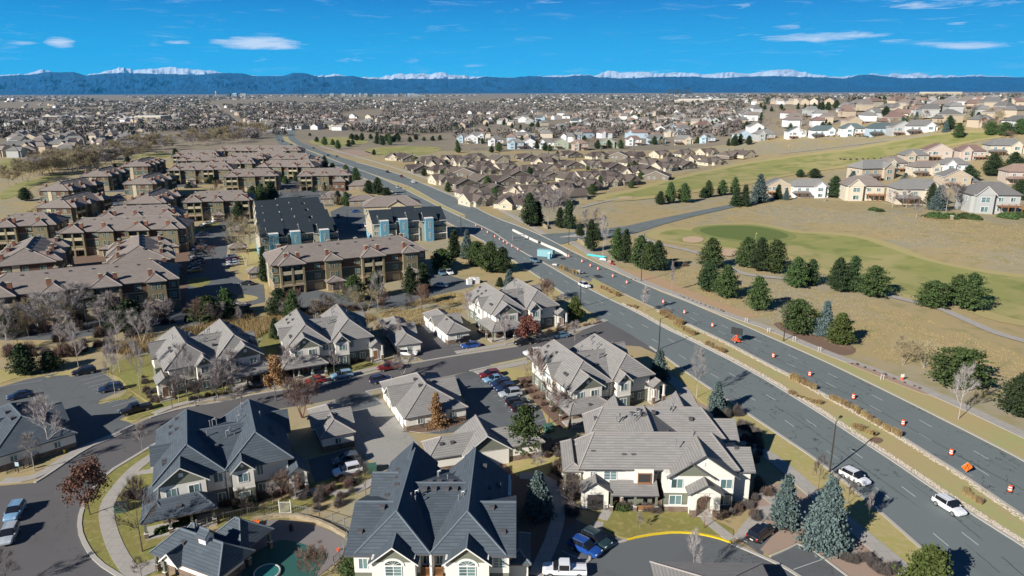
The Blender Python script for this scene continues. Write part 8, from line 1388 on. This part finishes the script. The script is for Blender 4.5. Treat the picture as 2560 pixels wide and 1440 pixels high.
p = G(161, 1134); b = MB(); b.lathe([(.16, 0), (.16, .1), (.11, .12), (.11, .55), (.14, .56), (.12, .7), (0, .78)], 'yellow', 10); b.tube((-.22, 0, .42), (.22, 0, .42), .06, .06, 'yellow', 6); tag(b.obj('fire_hydrant', loc=(p.x, p.y, .1)), 'yellow fire hydrant beside the left slate garage', 'fire hydrant')
p = G(47, 1183); t = thing('mailbox_post', 'pale blue round signs on a short post at the street corner', 'sign post', (p.x, p.y, .1)); b = MB(); b.tube((0, 0, 0), (0, 0, 2.0), .06, .06, 'black_metal', 6); b.obj('post', t); b = MB(); b.box(-.3, .3, -.06, .06, 1.2, 1.9, 'w_blue'); b.obj('sign_panel', t)
for P, l in (([(1348, 556), (1358, 566), (1368, 573)], 'curved stone entry wall at the estate corner'), ([(1446, 604), (1455, 610), (1464, 614)], 'curved stone entry wall across the club road')):
    o = band('entry_wall', smooth(pxw(P), 1, closed=False), .6, 'tanstone', 1.5, 1.5); del o['kind']; tag(o, l, 'wall')
for x, y, l in ((1940, 497, 'stone pillar left at the rail fence below the white house'), (2061, 502, 'stone pillar right at the rail fence below the white house'), (2379, 549, 'white stone pillar at the end of the low rail fence'), (1972, 368, 'white post at the foot of the wooden steps')):
    p = G(x, y); b = MB(); b.box(-.5, .5, -.5, .5, -.3, 1.7, 'tanstone'); b.box(-.6, .6, -.6, .6, 1.7, 1.85, 'trim_white'); tag(b.obj('stone_pillar', loc=p), l, 'pillar')
p = G(1889, 598); t = thing('golf_flag', 'yellow flag in the middle of the putting green', 'golf flag', (p.x, p.y, hz(p.x, p.y) + .3)); b = MB(); b.tube((0, 0, 0), (0, 0, 2.4), .03, .03, 'drum_white', 5); b.obj('pole', t); b = MB(); b.poly([(0, 0, 2.4), (.7, .1, 2.2), (0, 0, 1.9)], 'yellow'); b.poly([(0, 0.01, 1.9), (.7, .11, 2.2), (0, 0.01, 2.4)], 'yellow'); b.obj('flag', t)
fence('garage_screen', 'dark low wall panel beside the left slate garage', [(18, 1185), (60, 1172), (100, 1152)], 1.5, 'trim_dark', post=1.0, pick=.06)
# white utility enclosures behind the third townhouse
for x, y, l in ((1180, 707, 'white utility cabinet, taller of the group by the dry field'), (1192, 708, 'second white utility cabinet by the dry field'), (1173, 711, 'smallest white utility cabinet by the dry field')): p = G(x, y); b = MB(); b.box(-.8, .8, -.6, .6, 0, 1.7, 'white'); b.box(-.85, .85, -.65, .65, 1.7, 1.8, 'trim_white'); tag(b.obj('utility_cabinet', loc=(p.x, p.y, 0), rz=.4), l, 'utility cabinet')
for x, y in ((1865, 806), (1921, 832), (1985, 853), (2048, 880), (2205, 950)): p = G(x, y); b = MB(); b.tube((-.3, 0, 0), (-.3, 0, 1.3), .05, .05, 'trim_white', 5); b.tube((.3, 0, 0), (.3, 0, 1.3), .05, .05, 'trim_white', 5); b.tube((-.3, 0, 1.1), (.3, 0, 1.1), .03, .03, 'trim_white', 4); tag(b.obj('tree_stake', loc=(p.x, p.y, .05)), 'pale tree stake on the verge of the roadside path', 'stake', 'tree stakes on the verge')
# manholes
for x, y in ((2134, 1125), (147, 1214), (1400, 640)): p = G(x, y); sheet('manhole_cover', [(p.x + .4 * cos(k * .524), p.y + .4 * sin(k * .524)) for k in range(12)], 'tar', .036)
sheet('asphalt_patch', pxw([(1482, 688), (1498, 687), (1510, 694), (1495, 696)]), 'tar', .036); sheet('asphalt_patch', pxw([(1398, 645), (1410, 644), (1418, 648), (1405, 650)]), 'tar', .036)
# ================================================================ tell repeats apart by their place where nothing else does
def _px(p):
    d = Vector(p) - Vector((0, 0, HC)); k = d.dot(FW); return (1280 + F * d.dot(RT) / k, 720 - F * d.dot(UP) / k)
_g = {}
for o in bpy.data.objects:
    if o.parent is None and 'label' in o.keys() and 'category' in o.keys(): _g.setdefault(o['label'], []).append(o)
ON = _on + ['twenty-first', 'twenty-second', 'twenty-third', 'twenty-fourth', 'twenty-fifth', 'twenty-sixth']
for lb, L_ in _g.items():
    if 2 <= len(L_) <= 26 and len(lb.split()) <= 12:
        L_.sort(key=lambda o: _px(o.matrix_world.translation if o.parent else o.location)[0])
        for i, o in enumerate(L_): o['label'] = lb + ', ' + ('leftmost' if i == 0 else 'rightmost' if i == len(L_) - 1 else ON[i] + ' from the left')
